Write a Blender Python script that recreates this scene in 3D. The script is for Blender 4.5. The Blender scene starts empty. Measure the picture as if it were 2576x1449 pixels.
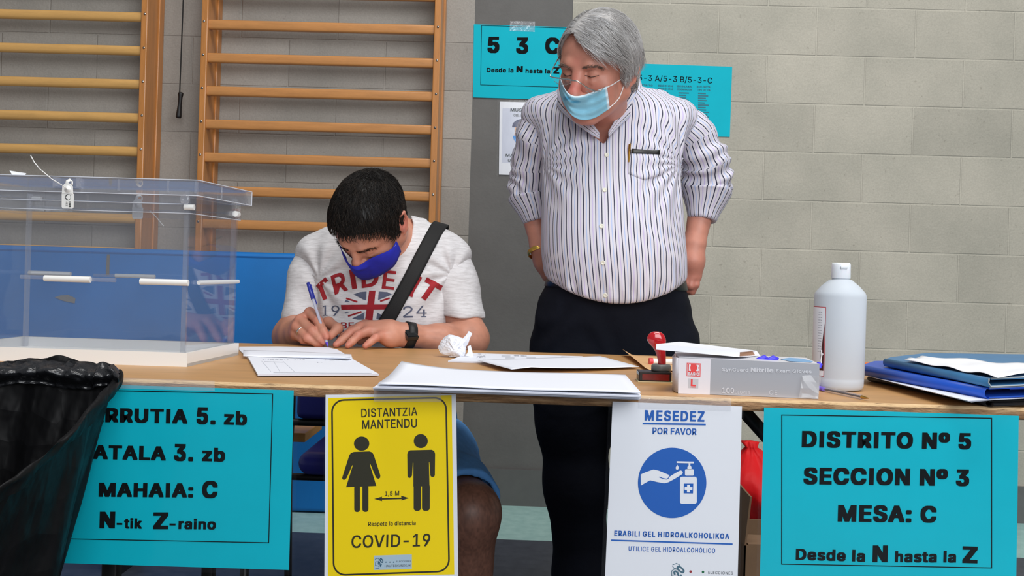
import bpy, bmesh, math, random
import numpy as np
from mathutils import Vector, Matrix
random.seed(7); rng = np.random.default_rng(7)
sc = bpy.context.scene
COL = sc.collection

# ------------------------------------------------------------------ camera, world, lights, exposure
F = 2505.0; PX0, PY0 = 1288.0, 675.0
ZC, ZT = 0.97, 0.77
ROLL = math.atan(0.0295); YAW = math.radians(1.2)
cr, sr = math.cos(ROLL), math.sin(ROLL)
WR = np.array([math.cos(YAW), math.sin(YAW), 0.0]); WF = np.array([-math.sin(YAW), math.cos(YAW), 0.0]); WU = np.array([0, 0, 1.0])
cam = bpy.data.cameras.new('camera'); cam_o = bpy.data.objects.new('camera', cam); COL.objects.link(cam_o)
cam.sensor_width = 36.0; cam.lens = 36.0 * F / 2576.0; cam.sensor_fit = 'HORIZONTAL'
cam.shift_y = -(724.5 - PY0) / 2576.0
cam.clip_start = 0.05; cam.clip_end = 60
ix = cr * WR + sr * WU; iy = -sr * WR + cr * WU
cam_o.matrix_world = Matrix(((ix[0], iy[0], -WF[0], 0), (ix[1], iy[1], -WF[1], 0), (ix[2], iy[2], -WF[2], ZC), (0, 0, 0, 1)))
sc.camera = cam_o

world = bpy.data.worlds.new('world'); sc.world = world; world.use_nodes = True
world.node_tree.nodes['Background'].inputs[0].default_value = (0.93, 0.96, 1.0, 1)
world.node_tree.nodes['Background'].inputs[1].default_value = 0.30

def area(name, loc, target, sx, sy, power, col=(1, 1, 1)):
    l = bpy.data.lights.new(name, 'AREA'); l.shape = 'RECTANGLE'; l.size = sx; l.size_y = sy; l.energy = power; l.color = col
    o = bpy.data.objects.new(name, l); COL.objects.link(o); o.location = loc
    o.rotation_euler = (Vector(target) - Vector(loc)).to_track_quat('-Z', 'Y').to_euler()
    return o
area('ceiling_lamp_row', (0.9, 0.9, 5.2), (0.2, 2.6, 0.8), 4.0, 1.6, 205, (1.0, 0.985, 0.96))
area('front_fill', (1.5, -1.9, 2.3), (0.1, 2.4, 0.85), 3.6, 2.2, 178, (0.95, 0.975, 1.0))  # added fill light behind the camera; no window is known there
sc.view_settings.view_transform = 'Standard'; sc.view_settings.look = 'None'
sc.view_settings.gamma = 1.0; sc.view_settings.use_curve_mapping = False
sc.view_settings.exposure = -0.30
sc.cycles.max_bounces = 10; sc.cycles.transparent_max_bounces = 24; sc.cycles.use_denoising = True

# ------------------------------------------------------------------ photo geometry helpers
def ray(px, py):
    u = (px - PX0) / F; v = (PY0 - py) / F
    a = u * cr - v * sr; b = u * sr + v * cr
    return a * WR + WF + b * WU
def W(px, py, Y):
    d = ray(px, py); p = d * (Y / d[1]); p[2] += ZC
    return p
def T(px, py, z=ZT):
    d = ray(px, py); p = d * ((z - ZC) / d[2]); p[2] = z
    return p
def pxm(Y): return F / Y

# ------------------------------------------------------------------ object helpers
BASE = {}
def put(o, label=None, cat=None, group=None, kind=None):
    if label: o['label'] = label
    if cat: o['category'] = cat
    if group: o['group'] = group
    if kind: o['kind'] = kind
    return o
def thing(name, loc, label, cat, group=None):
    o = bpy.data.objects.new(name, None); COL.objects.link(o); o.empty_display_size = 0.05
    o.location = tuple(float(c) for c in loc); BASE[o.name] = np.array(loc, float)
    return put(o, label, cat, group)
def link_mesh(name, V, Fc, mats, fm=None, parent=None, smooth=False, attrs=None, base=None):
    V = np.asarray(V, float).reshape(-1, 3)
    if not np.isfinite(V).all(): print('NAN in', name, int((~np.isfinite(V)).any(1).sum()))
    if parent is not None:
        base = BASE[parent.name]
    elif base is None:
        base = np.array([(V[:, 0].min() + V[:, 0].max()) / 2, (V[:, 1].min() + V[:, 1].max()) / 2, V[:, 2].min()])
    me = bpy.data.meshes.new(name)
    me.from_pydata((V - base).tolist(), [], [tuple(int(i) for i in f) for f in Fc] if not isinstance(Fc, np.ndarray) else Fc.tolist())
    for m in (mats if isinstance(mats, (list, tuple)) else [mats]): me.materials.append(m)
    if fm is not None: me.polygons.foreach_set('material_index', np.asarray(fm, np.int32))
    if smooth is True: me.polygons.foreach_set('use_smooth', np.ones(len(me.polygons), bool))
    elif smooth is not False and smooth is not None: me.polygons.foreach_set('use_smooth', np.asarray(smooth, bool))
    for k, a in (attrs or {}).items():
        at = me.attributes.new(k, 'FLOAT', 'POINT'); at.data.foreach_set('value', np.asarray(a, np.float32))
    me.validate(); me.update()
    o = bpy.data.objects.new(name, me); COL.objects.link(o)
    if parent is not None: o.parent = parent
    else: o.location = tuple(base)
    BASE[o.name] = np.array(base, float)
    return o

class MB:
    """collects shapes into one mesh"""
    def __init__(s): s.v = []; s.f = []; s.m = []; s.s = []; s.n = 0
    def add(s, V, Fc, m=0, smooth=False):
        V = np.asarray(V, float).reshape(-1, 3); s.v.append(V)
        for f in Fc: s.f.append(tuple(int(i) + s.n for i in f)); s.m.append(m); s.s.append(smooth)
        s.n += len(V); return s
    def hexa(s, c, m=0):   # 8 corners: bottom 4 (ccw from above), top 4
        return s.add(c, [(3, 2, 1, 0), (4, 5, 6, 7), (0, 1, 5, 4), (1, 2, 6, 5), (2, 3, 7, 6), (3, 0, 4, 7)], m)
    def box(s, lo, hi, m=0):
        (a, b, c), (d, e, f) = lo, hi
        return s.hexa([(a, b, c), (d, b, c), (d, e, c), (a, e, c), (a, b, f), (d, b, f), (d, e, f), (a, e, f)], m)
    def rbox(s, lo, hi, r, m=0, seg=3, axis=None, smooth=True):   # bevelled box
        bm = bmesh.new(); bmesh.ops.create_cube(bm, size=1)
        lo = np.array(lo); hi = np.array(hi)
        for v in bm.verts: v.co = Vector(((lo + hi) / 2 + np.array(v.co) * (hi - lo)))
        bmesh.ops.bevel(bm, geom=bm.edges[:], offset=r, segments=seg, affect='EDGES', profile=0.5)
        return s.frombm(bm, m, smooth)
    def frombm(s, bm, m=0, smooth=False, M4=None):
        bm.verts.ensure_lookup_table(); bm.verts.index_update()
        V = np.array([v.co[:] for v in bm.verts])
        if M4 is not None: V = V @ np.array(M4)[:3, :3].T + np.array(M4)[:3, 3]
        s.add(V, [[v.index for v in f.verts] for f in bm.faces], m, smooth); bm.free(); return s
    def prism(s, poly, off, m=0, mside=None):   # polygon of 3D points extruded by vector off
        P = np.asarray(poly, float); n = len(P); Q = P + np.asarray(off, float)
        s.add(np.vstack([P, Q]), [tuple(range(n))[::-1], tuple(range(n, 2 * n))], m)
        s.add(np.vstack([P, Q]), [(i, (i + 1) % n, n + (i + 1) % n, n + i) for i in range(n)], m if mside is None else mside)
        return s
    def tube(s, path, r, n=10, m=0, closed=False, cap=True, flat=None, up=None):
        P = np.asarray(path, float); k = len(P); r = np.broadcast_to(np.asarray(r, float), (k,))
        t = np.gradient(P, axis=0)
        if closed: t = np.roll(P, -1, 0) - np.roll(P, 1, 0)
        t /= np.linalg.norm(t, axis=1)[:, None] + 1e-12
        ref = np.array(up if up is not None else ((0, 0, 1) if abs(t[0][2]) < .9 else (1, 0, 0)), float)
        V = []; a = np.arange(n) / n * 2 * math.pi
        for i in range(k):
            e1 = ref - t[i] * ref.dot(t[i]); e1 /= np.linalg.norm(e1) + 1e-12; e2 = np.cross(t[i], e1)
            if up is None: ref = e1
            fl = 1 if flat is None else flat
            V.append(P[i] + r[i] * (np.cos(a)[:, None] * e1 + fl * np.sin(a)[:, None] * e2))
        Fc = []
        for i in range(k if closed else k - 1):
            j = (i + 1) % k
            for q in range(n): Fc.append((i * n + q, i * n + (q + 1) % n, j * n + (q + 1) % n, j * n + q))
        s.add(np.vstack(V), Fc, m, True)
        if cap and not closed:
            s.add(V[0], [tuple(range(n))[::-1]], m); s.add(V[-1], [tuple(range(n))], m)
        return s
    def cyl(s, a, b, r, n=16, m=0, r2=None):
        return s.tube([a, b], [r, r if r2 is None else r2], n, m)
    def lathe(s, c, prof, n=40, m=0, axis=(0, 0, 1)):
        c = np.asarray(c, float); ax = np.array(axis, float); ax /= np.linalg.norm(ax)
        e1 = np.cross(ax, (0, 1, 0) if abs(ax[1]) < .9 else (1, 0, 0)); e1 /= np.linalg.norm(e1); e2 = np.cross(ax, e1)
        a = np.arange(n) / n * 2 * math.pi; V = []
        for r, z in prof: V.append(c + ax * z + max(r, 1e-5) * (np.cos(a)[:, None] * e1 + np.sin(a)[:, None] * e2))
        Fc = [(i * n + q, i * n + (q + 1) % n, (i + 1) * n + (q + 1) % n, (i + 1) * n + q) for i in range(len(prof) - 1) for q in range(n)]
        return s.add(np.vstack(V), Fc, m, True)
    def grid(s, P, m=0, smooth=True, thick=None):   # P: (a,b,3) array of points
        P = np.asarray(P, float); a, b = P.shape[:2]
        Fc = [(i * b + j, (i + 1) * b + j, (i + 1) * b + j + 1, i * b + j + 1) for i in range(a - 1) for j in range(b - 1)]
        if thick is None: return s.add(P.reshape(-1, 3), Fc, m, smooth)
        du = np.gradient(P, axis=0); dv = np.gradient(P, axis=1); N = np.cross(du, dv); N /= np.linalg.norm(N, axis=2)[..., None] + 1e-12
        Q = P - N * thick
        n = a * b
        V = np.vstack([P.reshape(-1, 3), Q.reshape(-1, 3)])
        F2 = Fc + [tuple(i + n for i in f[::-1]) for f in Fc]
        ring = [(i, 0) for i in range(a)] + [(a - 1, j) for j in range(1, b)] + [(i, b - 1) for i in range(a - 2, -1, -1)] + [(0, j) for j in range(b - 2, 0, -1)]
        idx = [i * b + j for i, j in ring]
        for q in range(len(idx)):
            u, w = idx[q], idx[(q + 1) % len(idx)]; F2.append((w, u, u + n, w + n))
        return s.add(V, F2, m, smooth)
    def ball(s, c, r, m=0, n=12, R=None):
        bm = bmesh.new(); bmesh.ops.create_uvsphere(bm, u_segments=2 * n, v_segments=n, radius=1)
        r = np.broadcast_to(np.asarray(r, float), (3,)); M = np.diag(r); M = (np.asarray(R) @ M) if R is not None else M
        M4 = np.eye(4); M4[:3, :3] = M; M4[:3, 3] = c
        return s.frombm(bm, m, True, M4)
    def build(s, name, mats, parent=None, base=None):
        return link_mesh(name, np.vstack(s.v), s.f, mats, s.m, parent, s.s, None, base)

# ------------------------------------------------------------------ materials
def lin(c): 
    c = np.array(c, float) / 255.0
    return tuple(np.where(c <= 0.04045, c / 12.92, ((c + 0.055) / 1.055) ** 2.4)) + (1.0,)
class NT:
    def __init__(s, name):
        s.m = bpy.data.materials.new(name); s.m.use_nodes = True; s.t = s.m.node_tree; s.N = s.t.nodes; s.L = s.t.links
        s.p = s.N['Principled BSDF']; s.out = s.N['Material Output']
    def n(s, typ, **kw):
        nd = s.N.new(typ)
        for k, v in kw.items():
            if k.startswith('i_'): nd.inputs[int(k[2:]) if k[2:].isdigit() else k[2:]].default_value = v
            else: setattr(nd, k, v)
        return nd
    def l(s, a, b): s.L.new(a, b)
    def math(s, op, a, b=None, clamp=False):
        nd = s.n('ShaderNodeMath', operation=op, use_clamp=clamp)
        for i, x in enumerate((a, b)):
            if x is None: continue
            if isinstance(x, (int, float)): nd.inputs[i].default_value = x
            else: s.l(x, nd.inputs[i])
        return nd.outputs[0]
    def coord(s, scale=(1, 1, 1), loc=(0, 0, 0), world=False):
        if world: o = s.n('ShaderNodeNewGeometry').outputs['Position']
        else: o = s.n('ShaderNodeTexCoord').outputs['Object']
        mp = s.n('ShaderNodeMapping'); mp.inputs['Scale'].default_value = scale; mp.inputs['Location'].default_value = loc
        s.l(o, mp.inputs[0]); return mp.outputs[0]
    def noise(s, vec, scale, detail=4, rough=.55):
        nd = s.n('ShaderNodeTexNoise'); nd.inputs['Scale'].default_value = scale; nd.inputs['Detail'].default_value = detail; nd.inputs['Roughness'].default_value = rough
        if vec is not None: s.l(vec, nd.inputs['Vector'])
        return nd.outputs[0]
    def ramp(s, fac, stops):
        nd = s.n('ShaderNodeValToRGB'); e = nd.color_ramp.elements
        while len(e) < len(stops): e.new(0.5)
        for i, (p, c) in enumerate(stops): e[i].position = p; e[i].color = c
        s.l(fac, nd.inputs[0]); return nd.outputs[0]
    def mix(s, fac, a, b, blend='MIX'):
        nd = s.n('ShaderNodeMix', data_type='RGBA', blend_type=blend)
        for i, x in ((0, fac), (6, a), (7, b)):
            if isinstance(x, (int, float, tuple)): nd.inputs[i].default_value = x
            else: s.l(x, nd.inputs[i])
        return nd.outputs[2]
    def bump(s, h, strength, dist=.002, prev=None):
        nd = s.n('ShaderNodeBump'); nd.inputs['Strength'].default_value = strength; nd.inputs['Distance'].default_value = dist
        s.l(h, nd.inputs['Height'])
        if prev is not None: s.l(prev, nd.inputs['Normal'])
        s.l(nd.outputs[0], s.p.inputs['Normal']); return nd.outputs[0]
    def attr(s, name):
        nd = s.n('ShaderNodeAttribute'); nd.attribute_name = name; return nd.outputs['Fac']
    def set(s, **kw):
        for k, v in kw.items(): s.p.inputs[k.replace('_', ' ')].default_value = v
        return s
    def col(s, c):
        if isinstance(c, tuple): s.p.inputs['Base Color'].default_value = c
        else: s.l(c, s.p.inputs['Base Color'])
def sc_(c, k): return tuple(min(1, x * k) for x in c[:3]) + (1.0,)
def simple(name, rgb, rough=.5, metal=0., var=0., vs=20., bump=0., bs=200., bd=.001, spec=.5, stretch=(1, 1, 1), sheen=0., coat=0., trans=0., sss=0., detail=4):
    t = NT(name); c = lin(rgb)
    t.set(Roughness=rough, Metallic=metal); t.p.inputs['Specular IOR Level'].default_value = spec
    if var:
        co = t.coord(stretch); nz = t.noise(co, vs, detail)
        t.col(t.ramp(nz, [(.3, sc_(c, 1 - var)), (.7, sc_(c, 1 + var))]))
    else: t.col(c)
    if bump: t.bump(t.noise(t.coord(stretch), bs, 3), bump, bd)
    if sheen: t.p.inputs['Sheen Weight'].default_value = sheen
    if coat: t.p.inputs['Coat Weight'].default_value = coat
    if trans: t.p.inputs['Transmission Weight'].default_value = trans
    if sss:
        t.p.inputs['Subsurface Weight'].default_value = sss; t.p.inputs['Subsurface Radius'].default_value = (.01, .005, .003)
    return t.m
def clear_film(name, tint=(1, 1, 1, 1), milk=.03, ior=1.45, rough=.02, milk_col=(.8, .82, .9, 1), bump=0, bs=30):
    t = NT(name); t.N.remove(t.p)
    tr = t.n('ShaderNodeBsdfTransparent'); tr.inputs[0].default_value = tint
    gl = t.n('ShaderNodeBsdfGlossy'); gl.inputs['Roughness'].default_value = rough
    df = t.n('ShaderNodeBsdfDiffuse'); df.inputs[0].default_value = milk_col
    geo = t.n('ShaderNodeNewGeometry'); dt = t.n('ShaderNodeVectorMath', operation='DOT_PRODUCT'); t.l(geo.outputs['Incoming'], dt.inputs[0]); t.l(geo.outputs['Normal'], dt.inputs[1])
    f0 = ((ior - 1) / (ior + 1)) ** 2
    fac = t.math('ADD', t.math('MULTIPLY', t.math('POWER', t.math('SUBTRACT', 1., t.math('ABSOLUTE', dt.outputs['Value']), True), 5.), 1 - f0), f0)
    if bump:
        b = t.n('ShaderNodeBump'); b.inputs['Strength'].default_value = bump; b.inputs['Distance'].default_value = .004
        t.l(t.noise(t.coord(), bs, 3), b.inputs['Height'])
        t.l(b.outputs[0], gl.inputs['Normal']); t.l(b.outputs[0], dt.inputs[1])
    m0 = t.n('ShaderNodeMixShader'); m0.inputs[0].default_value = milk; t.l(tr.outputs[0], m0.inputs[1]); t.l(df.outputs[0], m0.inputs[2])
    m1 = t.n('ShaderNodeMixShader'); t.l(fac, m1.inputs[0]); t.l(m0.outputs[0], m1.inputs[1]); t.l(gl.outputs[0], m1.inputs[2])
    t.l(m1.outputs[0], t.out.inputs['Surface']); return t.m
def wood(name, rgb, rough=.4, scale=(1, 1, 1), var=.25, coat=0.):
    t = NT(name); c = lin(rgb); co = t.coord(scale)
    n1 = t.noise(co, 6, 6, .6); n2 = t.noise(co, 60, 3, .6)
    mx = t.math('ADD', t.math('MULTIPLY', n1, .75), t.math('MULTIPLY', n2, .25))
    t.col(t.ramp(mx, [(.3, sc_(c, 1 - var)), (.5, c), (.72, sc_(c, 1 + var))]))
    t.set(Roughness=rough); t.p.inputs['Coat Weight'].default_value = coat
    t.bump(n2, .12, .001); return t.m

# ------------------------------------------------------------------ lettering: letter outlines kept as data, filled here; weight by stacking shifted copies
FONT={',':(94,'19 -60 34 36 68 36 42 -60'),
'-':(227,'168 122 168 94 57 94 57 122'),
'.':(94,'48 -2 39 -1 31 4 26 12 25 20 26 29 31 37 39 42 48 43 56 42 64 37 69 29 71 20 69 12 64 4 56 -1'),
'/':(125,'117 266 36 -38 7 -38 89 266'),
'0':(227,'113 -3 87 0 65 12 47 31 34 57 27 89 24 127 27 165 35 197 48 223 65 242 87 254 113 258 139 254 161 242 179 223 192 197 200 165 203 127 200 89 192 57 179 31 162 12 140 0;113 25 131 28 145 37 157 52 165 72 170 97 172 127 170 157 165 182 157 203 145 218 131 227 113 230 96 227 82 218 70 203 62 182 56 157 55 127 56 97 62 72 70 52 82 37 96 28'),
'1':(227,'38 0 38 27 195 27 195 0;138 254 138 0 106 0 106 224 105 224 43 179 43 213 99 254'),
'2':(227,'32 0 32 24 117 114 130 129 141 141 155 163 160 186 159 198 154 209 146 218 137 224 125 228 112 230 98 228 86 224 77 216 69 207 65 195 64 181 33 181 35 202 43 221 55 237 72 248 91 255 112 258 134 255 153 248 169 237 181 223 188 205 191 186 185 159 179 145 168 129 153 111 133 90 76 30 76 28 195 28 195 0'),
'3':(227,'109 -3 87 -1 66 5 49 15 35 29 26 46 22 66 55 66 57 54 63 44 72 35 83 30 109 25 124 26 138 30 149 37 157 46 163 58 165 72 163 86 158 98 150 109 137 117 121 122 101 124 78 124 78 150 144 224 144 226 35 226 35 254 186 254 186 230 106 139 106 144 132 144 154 138 172 127 185 111 194 93 196 72 194 51 185 33 172 18 154 6 133 -1'),
'4':(227,'20 53 20 79 123 254 155 254 54 83 54 81 207 81 207 53;141 0 141 61 141 73 141 159 171 159 171 0'),
'5':(227,'111 -3 89 -1 70 6 54 16 41 30 33 47 30 65 61 65 64 54 69 44 87 30 111 25 125 27 138 32 149 41 157 52 162 66 164 81 162 97 157 111 148 122 137 131 124 137 109 138 84 134 64 123 34 126 48 254 183 254 183 226 75 226 67 151 68 151 89 162 115 167 131 165 147 160 161 153 172 143 182 130 189 116 194 99 195 82 193 58 184 38 171 21 154 8 134 -1'),
'9':(227,'113 258 135 255 155 247 171 234 184 217 192 197 194 173 192 155 186 135 175 112 158 84 100 0 65 0 151 124 154 124 144 111 128 101 109 97 87 100 69 107 53 119 41 134 34 154 32 176 34 198 42 218 55 235 71 247 91 255;113 230 99 228 87 223 77 215 69 204 64 191 63 176 64 161 69 148 77 137 87 129 99 123 113 122 127 123 139 129 149 137 157 147 162 160 164 175 162 190 157 204 150 215 139 223 127 228'),
':':(94,'48 -2 39 -1 31 4 26 12 25 20 26 29 31 37 39 42 48 43 56 42 64 37 69 29 71 20 69 12 64 4 56 -1;48 135 39 137 31 142 26 149 25 158 26 167 31 174 39 179 48 181 56 179 64 174 69 167 71 158 69 149 64 142 56 137'),
'A':(240,'8 0 101 254 138 254 231 0 198 0 144 151 138 167 132 186 125 210 116 239 123 239 114 209 106 185 100 166 95 151 43 0;55 71 55 99 185 99 185 71'),
'B':(228,'30 0 30 254 121 254 145 252 164 245 180 235 190 221 197 205 199 187 198 172 193 160 178 143 157 133 157 131 170 129 182 123 192 114 201 102 207 86 209 68 207 50 200 33 189 20 172 9 151 2 123 0;62 29 122 29 148 31 165 40 175 53 178 68 176 81 171 92 163 102 153 109 140 114 124 115 62 115;62 143 119 143 132 144 144 148 154 155 162 163 166 174 168 186 165 202 156 214 141 223 120 226 62 226'),
'C':(255,'134 -3 103 1 75 12 52 32 35 58 24 90 20 127 24 165 35 197 52 223 75 242 103 254 134 258 152 256 170 252 186 245 201 236 214 224 224 209 232 193 236 174 204 174 195 197 179 214 158 224 134 228 111 225 92 216 75 202 62 182 54 157 52 127 54 97 63 72 75 53 92 38 112 29 134 26 158 30 179 40 195 57 204 80 236 80 232 62 224 45 214 31 201 19 187 9 170 2 153 -2'),
'D':(251,'109 0 48 0 48 29 107 29 136 31 159 40 177 55 189 75 197 99 200 128 197 156 190 180 177 200 160 214 138 223 110 226 47 226 47 254 113 254 147 251 176 239 200 221 217 196 227 164 231 128 227 91 217 59 199 34 175 15 145 4;62 254 62 0 30 0 30 254'),
'E':(209,'30 0 30 254 186 254 186 226 62 226 62 143 178 143 178 114 62 114 62 29 188 29 188 0'),
'F':(205,'30 0 30 254 185 254 185 226 62 226 62 139 173 139 173 111 62 111 62 0'),
'G':(260,'134 -3 102 1 75 13 52 32 35 58 24 90 20 127 24 165 35 197 52 223 74 242 102 254 132 258 152 256 170 252 187 245 202 235 214 222 225 208 232 192 237 174 204 174 194 197 178 213 158 224 133 228 111 225 92 216 75 202 62 182 54 157 52 127 54 97 63 72 75 53 92 38 112 29 134 26 155 29 172 36 187 47 198 62 205 80 207 101 217 100 141 100 141 128 239 128 239 100 236 71 225 45 209 25 188 9 163 0'),
'H':(258,'30 0 30 254 62 254 62 144 196 144 196 254 228 254 228 0 196 0 196 116 62 116 62 0'),
'I':(112,'40 0 72 0 72 254 40 254'),
'J':(198,'93 -3 62 2 38 16 26 31 19 50 17 73 17 86 49 86 49 73 52 52 61 37 75 28 93 25 110 28 124 37 133 52 136 73 136 254 168 254 168 73 166 50 159 31 147 16 123 2'),
'K':(233,'52 73 52 108 70 131 87 152 106 172 182 254 224 254 116 138 114 138;30 0 30 254 62 254 62 167 62 112 62 97 62 0;186 0 94 130 114 155 224 0'),
'L':(196,'30 0 30 254 62 254 62 29 181 29 181 0'),
'M':(314,'30 0 30 254 76 254 139 94 144 79 150 61 156 42 161 24 154 24 159 41 165 61 171 79 176 94 238 254 284 254 284 0 252 0 252 145 252 163 253 184 253 207 253 229 256 229 249 205 241 181 234 161 228 145 171 0 143 0 85 145 80 160 72 181 65 204 56 229 59 229 60 208 60 186 61 164 61 145 61 0'),
'N':(262,'30 0 30 254 68 254 172 91 181 75 194 53 207 27 202 27 200 54 200 79 199 97 199 254 232 254 232 0 193 0 101 145 89 165 74 191 65 207 54 226 60 227 61 192 62 164 62 145 62 0'),
'O':(267,'133 -3 103 1 75 12 52 32 35 58 24 90 20 127 24 165 35 197 52 223 75 242 103 254 133 258 164 254 192 242 215 223 232 197 243 165 247 127 243 90 232 58 215 32 192 12 164 1;133 26 155 29 175 38 191 52 204 72 212 97 215 127 212 157 204 182 191 202 175 216 155 225 133 228 112 225 92 216 75 202 63 182 54 157 52 127 54 97 63 72 75 52 92 38 112 29'),
'P':(222,'30 0 30 254 118 254 144 252 166 244 183 231 195 215 202 195 204 174 202 152 195 133 183 116 166 104 144 96 118 93 55 93 55 121 116 121 134 123 149 128 159 136 167 147 171 160 172 174 171 188 167 201 159 211 148 219 134 224 116 226 62 226 62 0'),
'Q':(267,'123 80 156 80 185 42 192 32 234 -24 200 -24 173 13 166 23;133 -3 103 1 75 12 52 32 35 58 24 90 20 127 24 165 35 197 52 223 75 242 103 254 133 258 164 254 192 242 215 223 232 197 243 165 247 127 243 90 232 58 215 32 192 12 164 1;133 26 155 29 175 38 191 52 204 72 212 97 215 127 212 157 204 182 191 202 175 216 155 225 133 228 112 225 92 216 75 202 63 182 54 157 52 127 54 97 63 72 75 52 92 38 112 29'),
'R':(224,'30 0 30 254 118 254 145 252 167 244 183 232 195 217 202 198 205 176 202 154 195 136 183 120 166 109 145 101 118 99 48 99 48 128 117 128 135 129 149 133 160 141 167 150 171 162 173 176 171 190 167 202 159 212 149 220 134 224 116 226 62 226 62 0;177 0 115 115 151 115 214 0'),
'S':(223,'112 -4 86 -2 64 5 46 15 32 30 23 48 19 68 52 68 55 55 62 44 71 35 83 29 112 25 128 26 143 30 155 37 165 46 171 57 173 70 171 81 166 89 148 102 122 111 92 120 64 130 43 145 30 163 26 186 29 206 37 224 51 238 69 249 90 256 114 258 137 256 158 249 175 238 189 224 197 208 200 189 169 189 163 206 151 219 134 227 112 229 97 228 84 224 73 218 64 209 59 199 58 188 60 176 65 167 85 154 106 147 132 140 156 132 179 119 197 99 202 85 204 69 201 50 193 32 180 17 162 5 139 -2'),
'T':(224,'16 226 16 254 208 254 208 226 128 226 128 0 96 0 96 226'),
'U':(259,'129 -4 101 -1 77 8 57 22 42 40 33 62 30 87 30 254 62 254 62 89 64 72 70 57 80 44 94 34 110 28 129 26 149 28 165 34 179 44 188 57 194 72 196 89 196 254 229 254 229 87 226 62 216 40 201 22 182 8 157 -1'),
'V':(240,'102 0 8 254 42 254 96 103 101 88 108 69 115 45 124 15 117 15 126 45 133 69 140 88 145 103 197 254 231 254 139 0'),
'Z':(219,'21 0 21 23 137 193 153 215 170 238 174 227 143 226 111 226 20 226 20 254 198 254 198 231 84 64 67 40 49 17 45 27 76 28 107 29 200 29 200 0'),
'a':(195,'80 -4 63 -3 47 2 34 11 24 22 17 37 15 54 17 69 22 80 29 90 39 97 63 105 89 110 105 112 117 113 133 117 136 121 138 127 138 128 133 148 120 161 110 164 98 165 75 161 59 150 50 137 20 146 29 161 39 173 52 182 66 188 97 192 119 190 143 180 153 172 161 160 167 145 168 126 168 0 138 0 138 26 136 26 126 12 108 1 95 -3;85 23 101 24 114 29 124 37 132 47 136 57 138 69 138 95 130 91 116 88 100 86 88 84 67 79 52 70 47 62 46 52 51 36 65 26'),
'b':(212,'115 -4 99 -3 86 2 69 16 59 29 56 29 56 0 26 0 26 254 57 254 57 160 59 160 69 173 86 186 98 191 115 192 137 189 156 180 173 166 185 146 193 122 195 94 193 66 185 42 173 23 157 8 137 -1;110 23 126 26 140 33 150 44 158 58 163 75 164 95 163 114 158 131 150 145 140 156 126 163 110 165 94 163 81 156 70 145 62 131 58 114 56 95 58 75 63 58 70 43 81 32 94 26'),
'c':(198,'104 -4 79 -1 58 8 41 23 28 43 20 66 17 94 20 122 28 146 41 165 58 180 79 189 104 192 130 189 153 178 170 161 181 138 151 131 145 145 135 155 121 162 104 165 86 162 73 155 62 144 54 129 50 112 48 94 50 75 54 59 62 44 73 33 86 26 104 23 121 26 135 33 146 44 152 59 181 51 171 28 153 11 130 0'),
'd':(212,'98 -4 75 -1 56 8 40 23 27 42 20 66 17 94 20 122 27 146 40 166 56 180 75 189 98 192 114 191 126 186 144 173 153 160 155 160 155 254 186 254 186 0 156 0 156 29 153 29 143 16 126 2 114 -3;102 23 118 26 132 32 142 43 150 58 154 75 156 95 154 114 150 131 142 145 132 156 118 163 102 165 86 163 72 156 62 145 54 131 50 114 48 95 50 75 54 58 62 44 73 33 86 26'),
'e':(202,'106 -4 80 -1 58 8 41 23 28 42 20 66 17 93 20 121 28 145 40 165 58 180 78 189 103 192 133 187 147 180 160 170 170 157 179 141 184 121 186 97 186 85 37 85 37 110 169 110 155 101 153 119 149 134 141 147 131 157 118 163 103 165 87 163 73 157 62 147 54 135 50 121 48 105 48 89 50 69 55 53 64 40 76 31 90 25 106 23 127 26 143 36 153 53 182 45 177 32 168 20 156 10 141 2 125 -3'),
'h':(205,'57 113 57 0 26 0 26 254 57 254 57 144 51 144 62 166 76 181 94 189 114 192 132 190 148 184 161 174 170 160 177 142 179 120 179 0 148 0 148 118 145 137 136 152 123 161 105 165 92 163 80 159 71 151 63 141 58 129'),
'i':(83,'26 0 26 190 57 190 57 0;42 221 34 223 27 227 22 234 21 242 22 249 27 256 34 260 42 262 50 260 57 256 62 249 63 242 62 234 57 227 50 223'),
'k':(190,'55 68 55 106 60 106 142 190 180 190 92 100 89 100;26 0 26 254 57 254 57 0;147 0 74 93 96 114 186 0'),
'l':(92,'30 0 62 0 62 266 30 266'),
'm':(305,'26 0 26 190 56 190 56 148 54 148 59 162 66 173 86 188 110 193 129 190 144 180 154 166 160 147 156 147 161 160 169 172 190 187 204 192 218 193 234 191 249 186 261 177 270 164 276 148 278 128 278 0 248 0 248 127 245 145 236 156 224 163 209 165 197 164 187 160 173 145 168 124 168 0 137 0 137 130 134 144 126 156 115 163 100 165 79 160 70 154 63 145 58 133 57 119 57 0'),
'n':(205,'57 113 57 0 26 0 26 190 56 190 56 144 51 144 62 166 76 181 94 189 114 192 132 190 147 184 160 174 170 160 176 142 179 120 179 0 148 0 148 118 145 137 136 152 123 161 105 165 92 163 80 159 71 151 63 141 58 129'),
'o':(208,'104 -4 79 -1 58 8 41 23 28 43 20 66 17 94 20 122 28 146 41 165 58 180 79 189 104 192 128 189 149 180 167 165 180 146 188 122 191 94 188 66 180 43 167 23 149 8 128 -1;104 23 121 26 135 33 146 44 154 59 158 75 160 94 158 112 154 129 146 144 135 155 121 162 104 165 86 162 73 155 62 144 54 129 50 112 48 94 50 75 54 59 62 44 73 33 86 26'),
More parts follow.
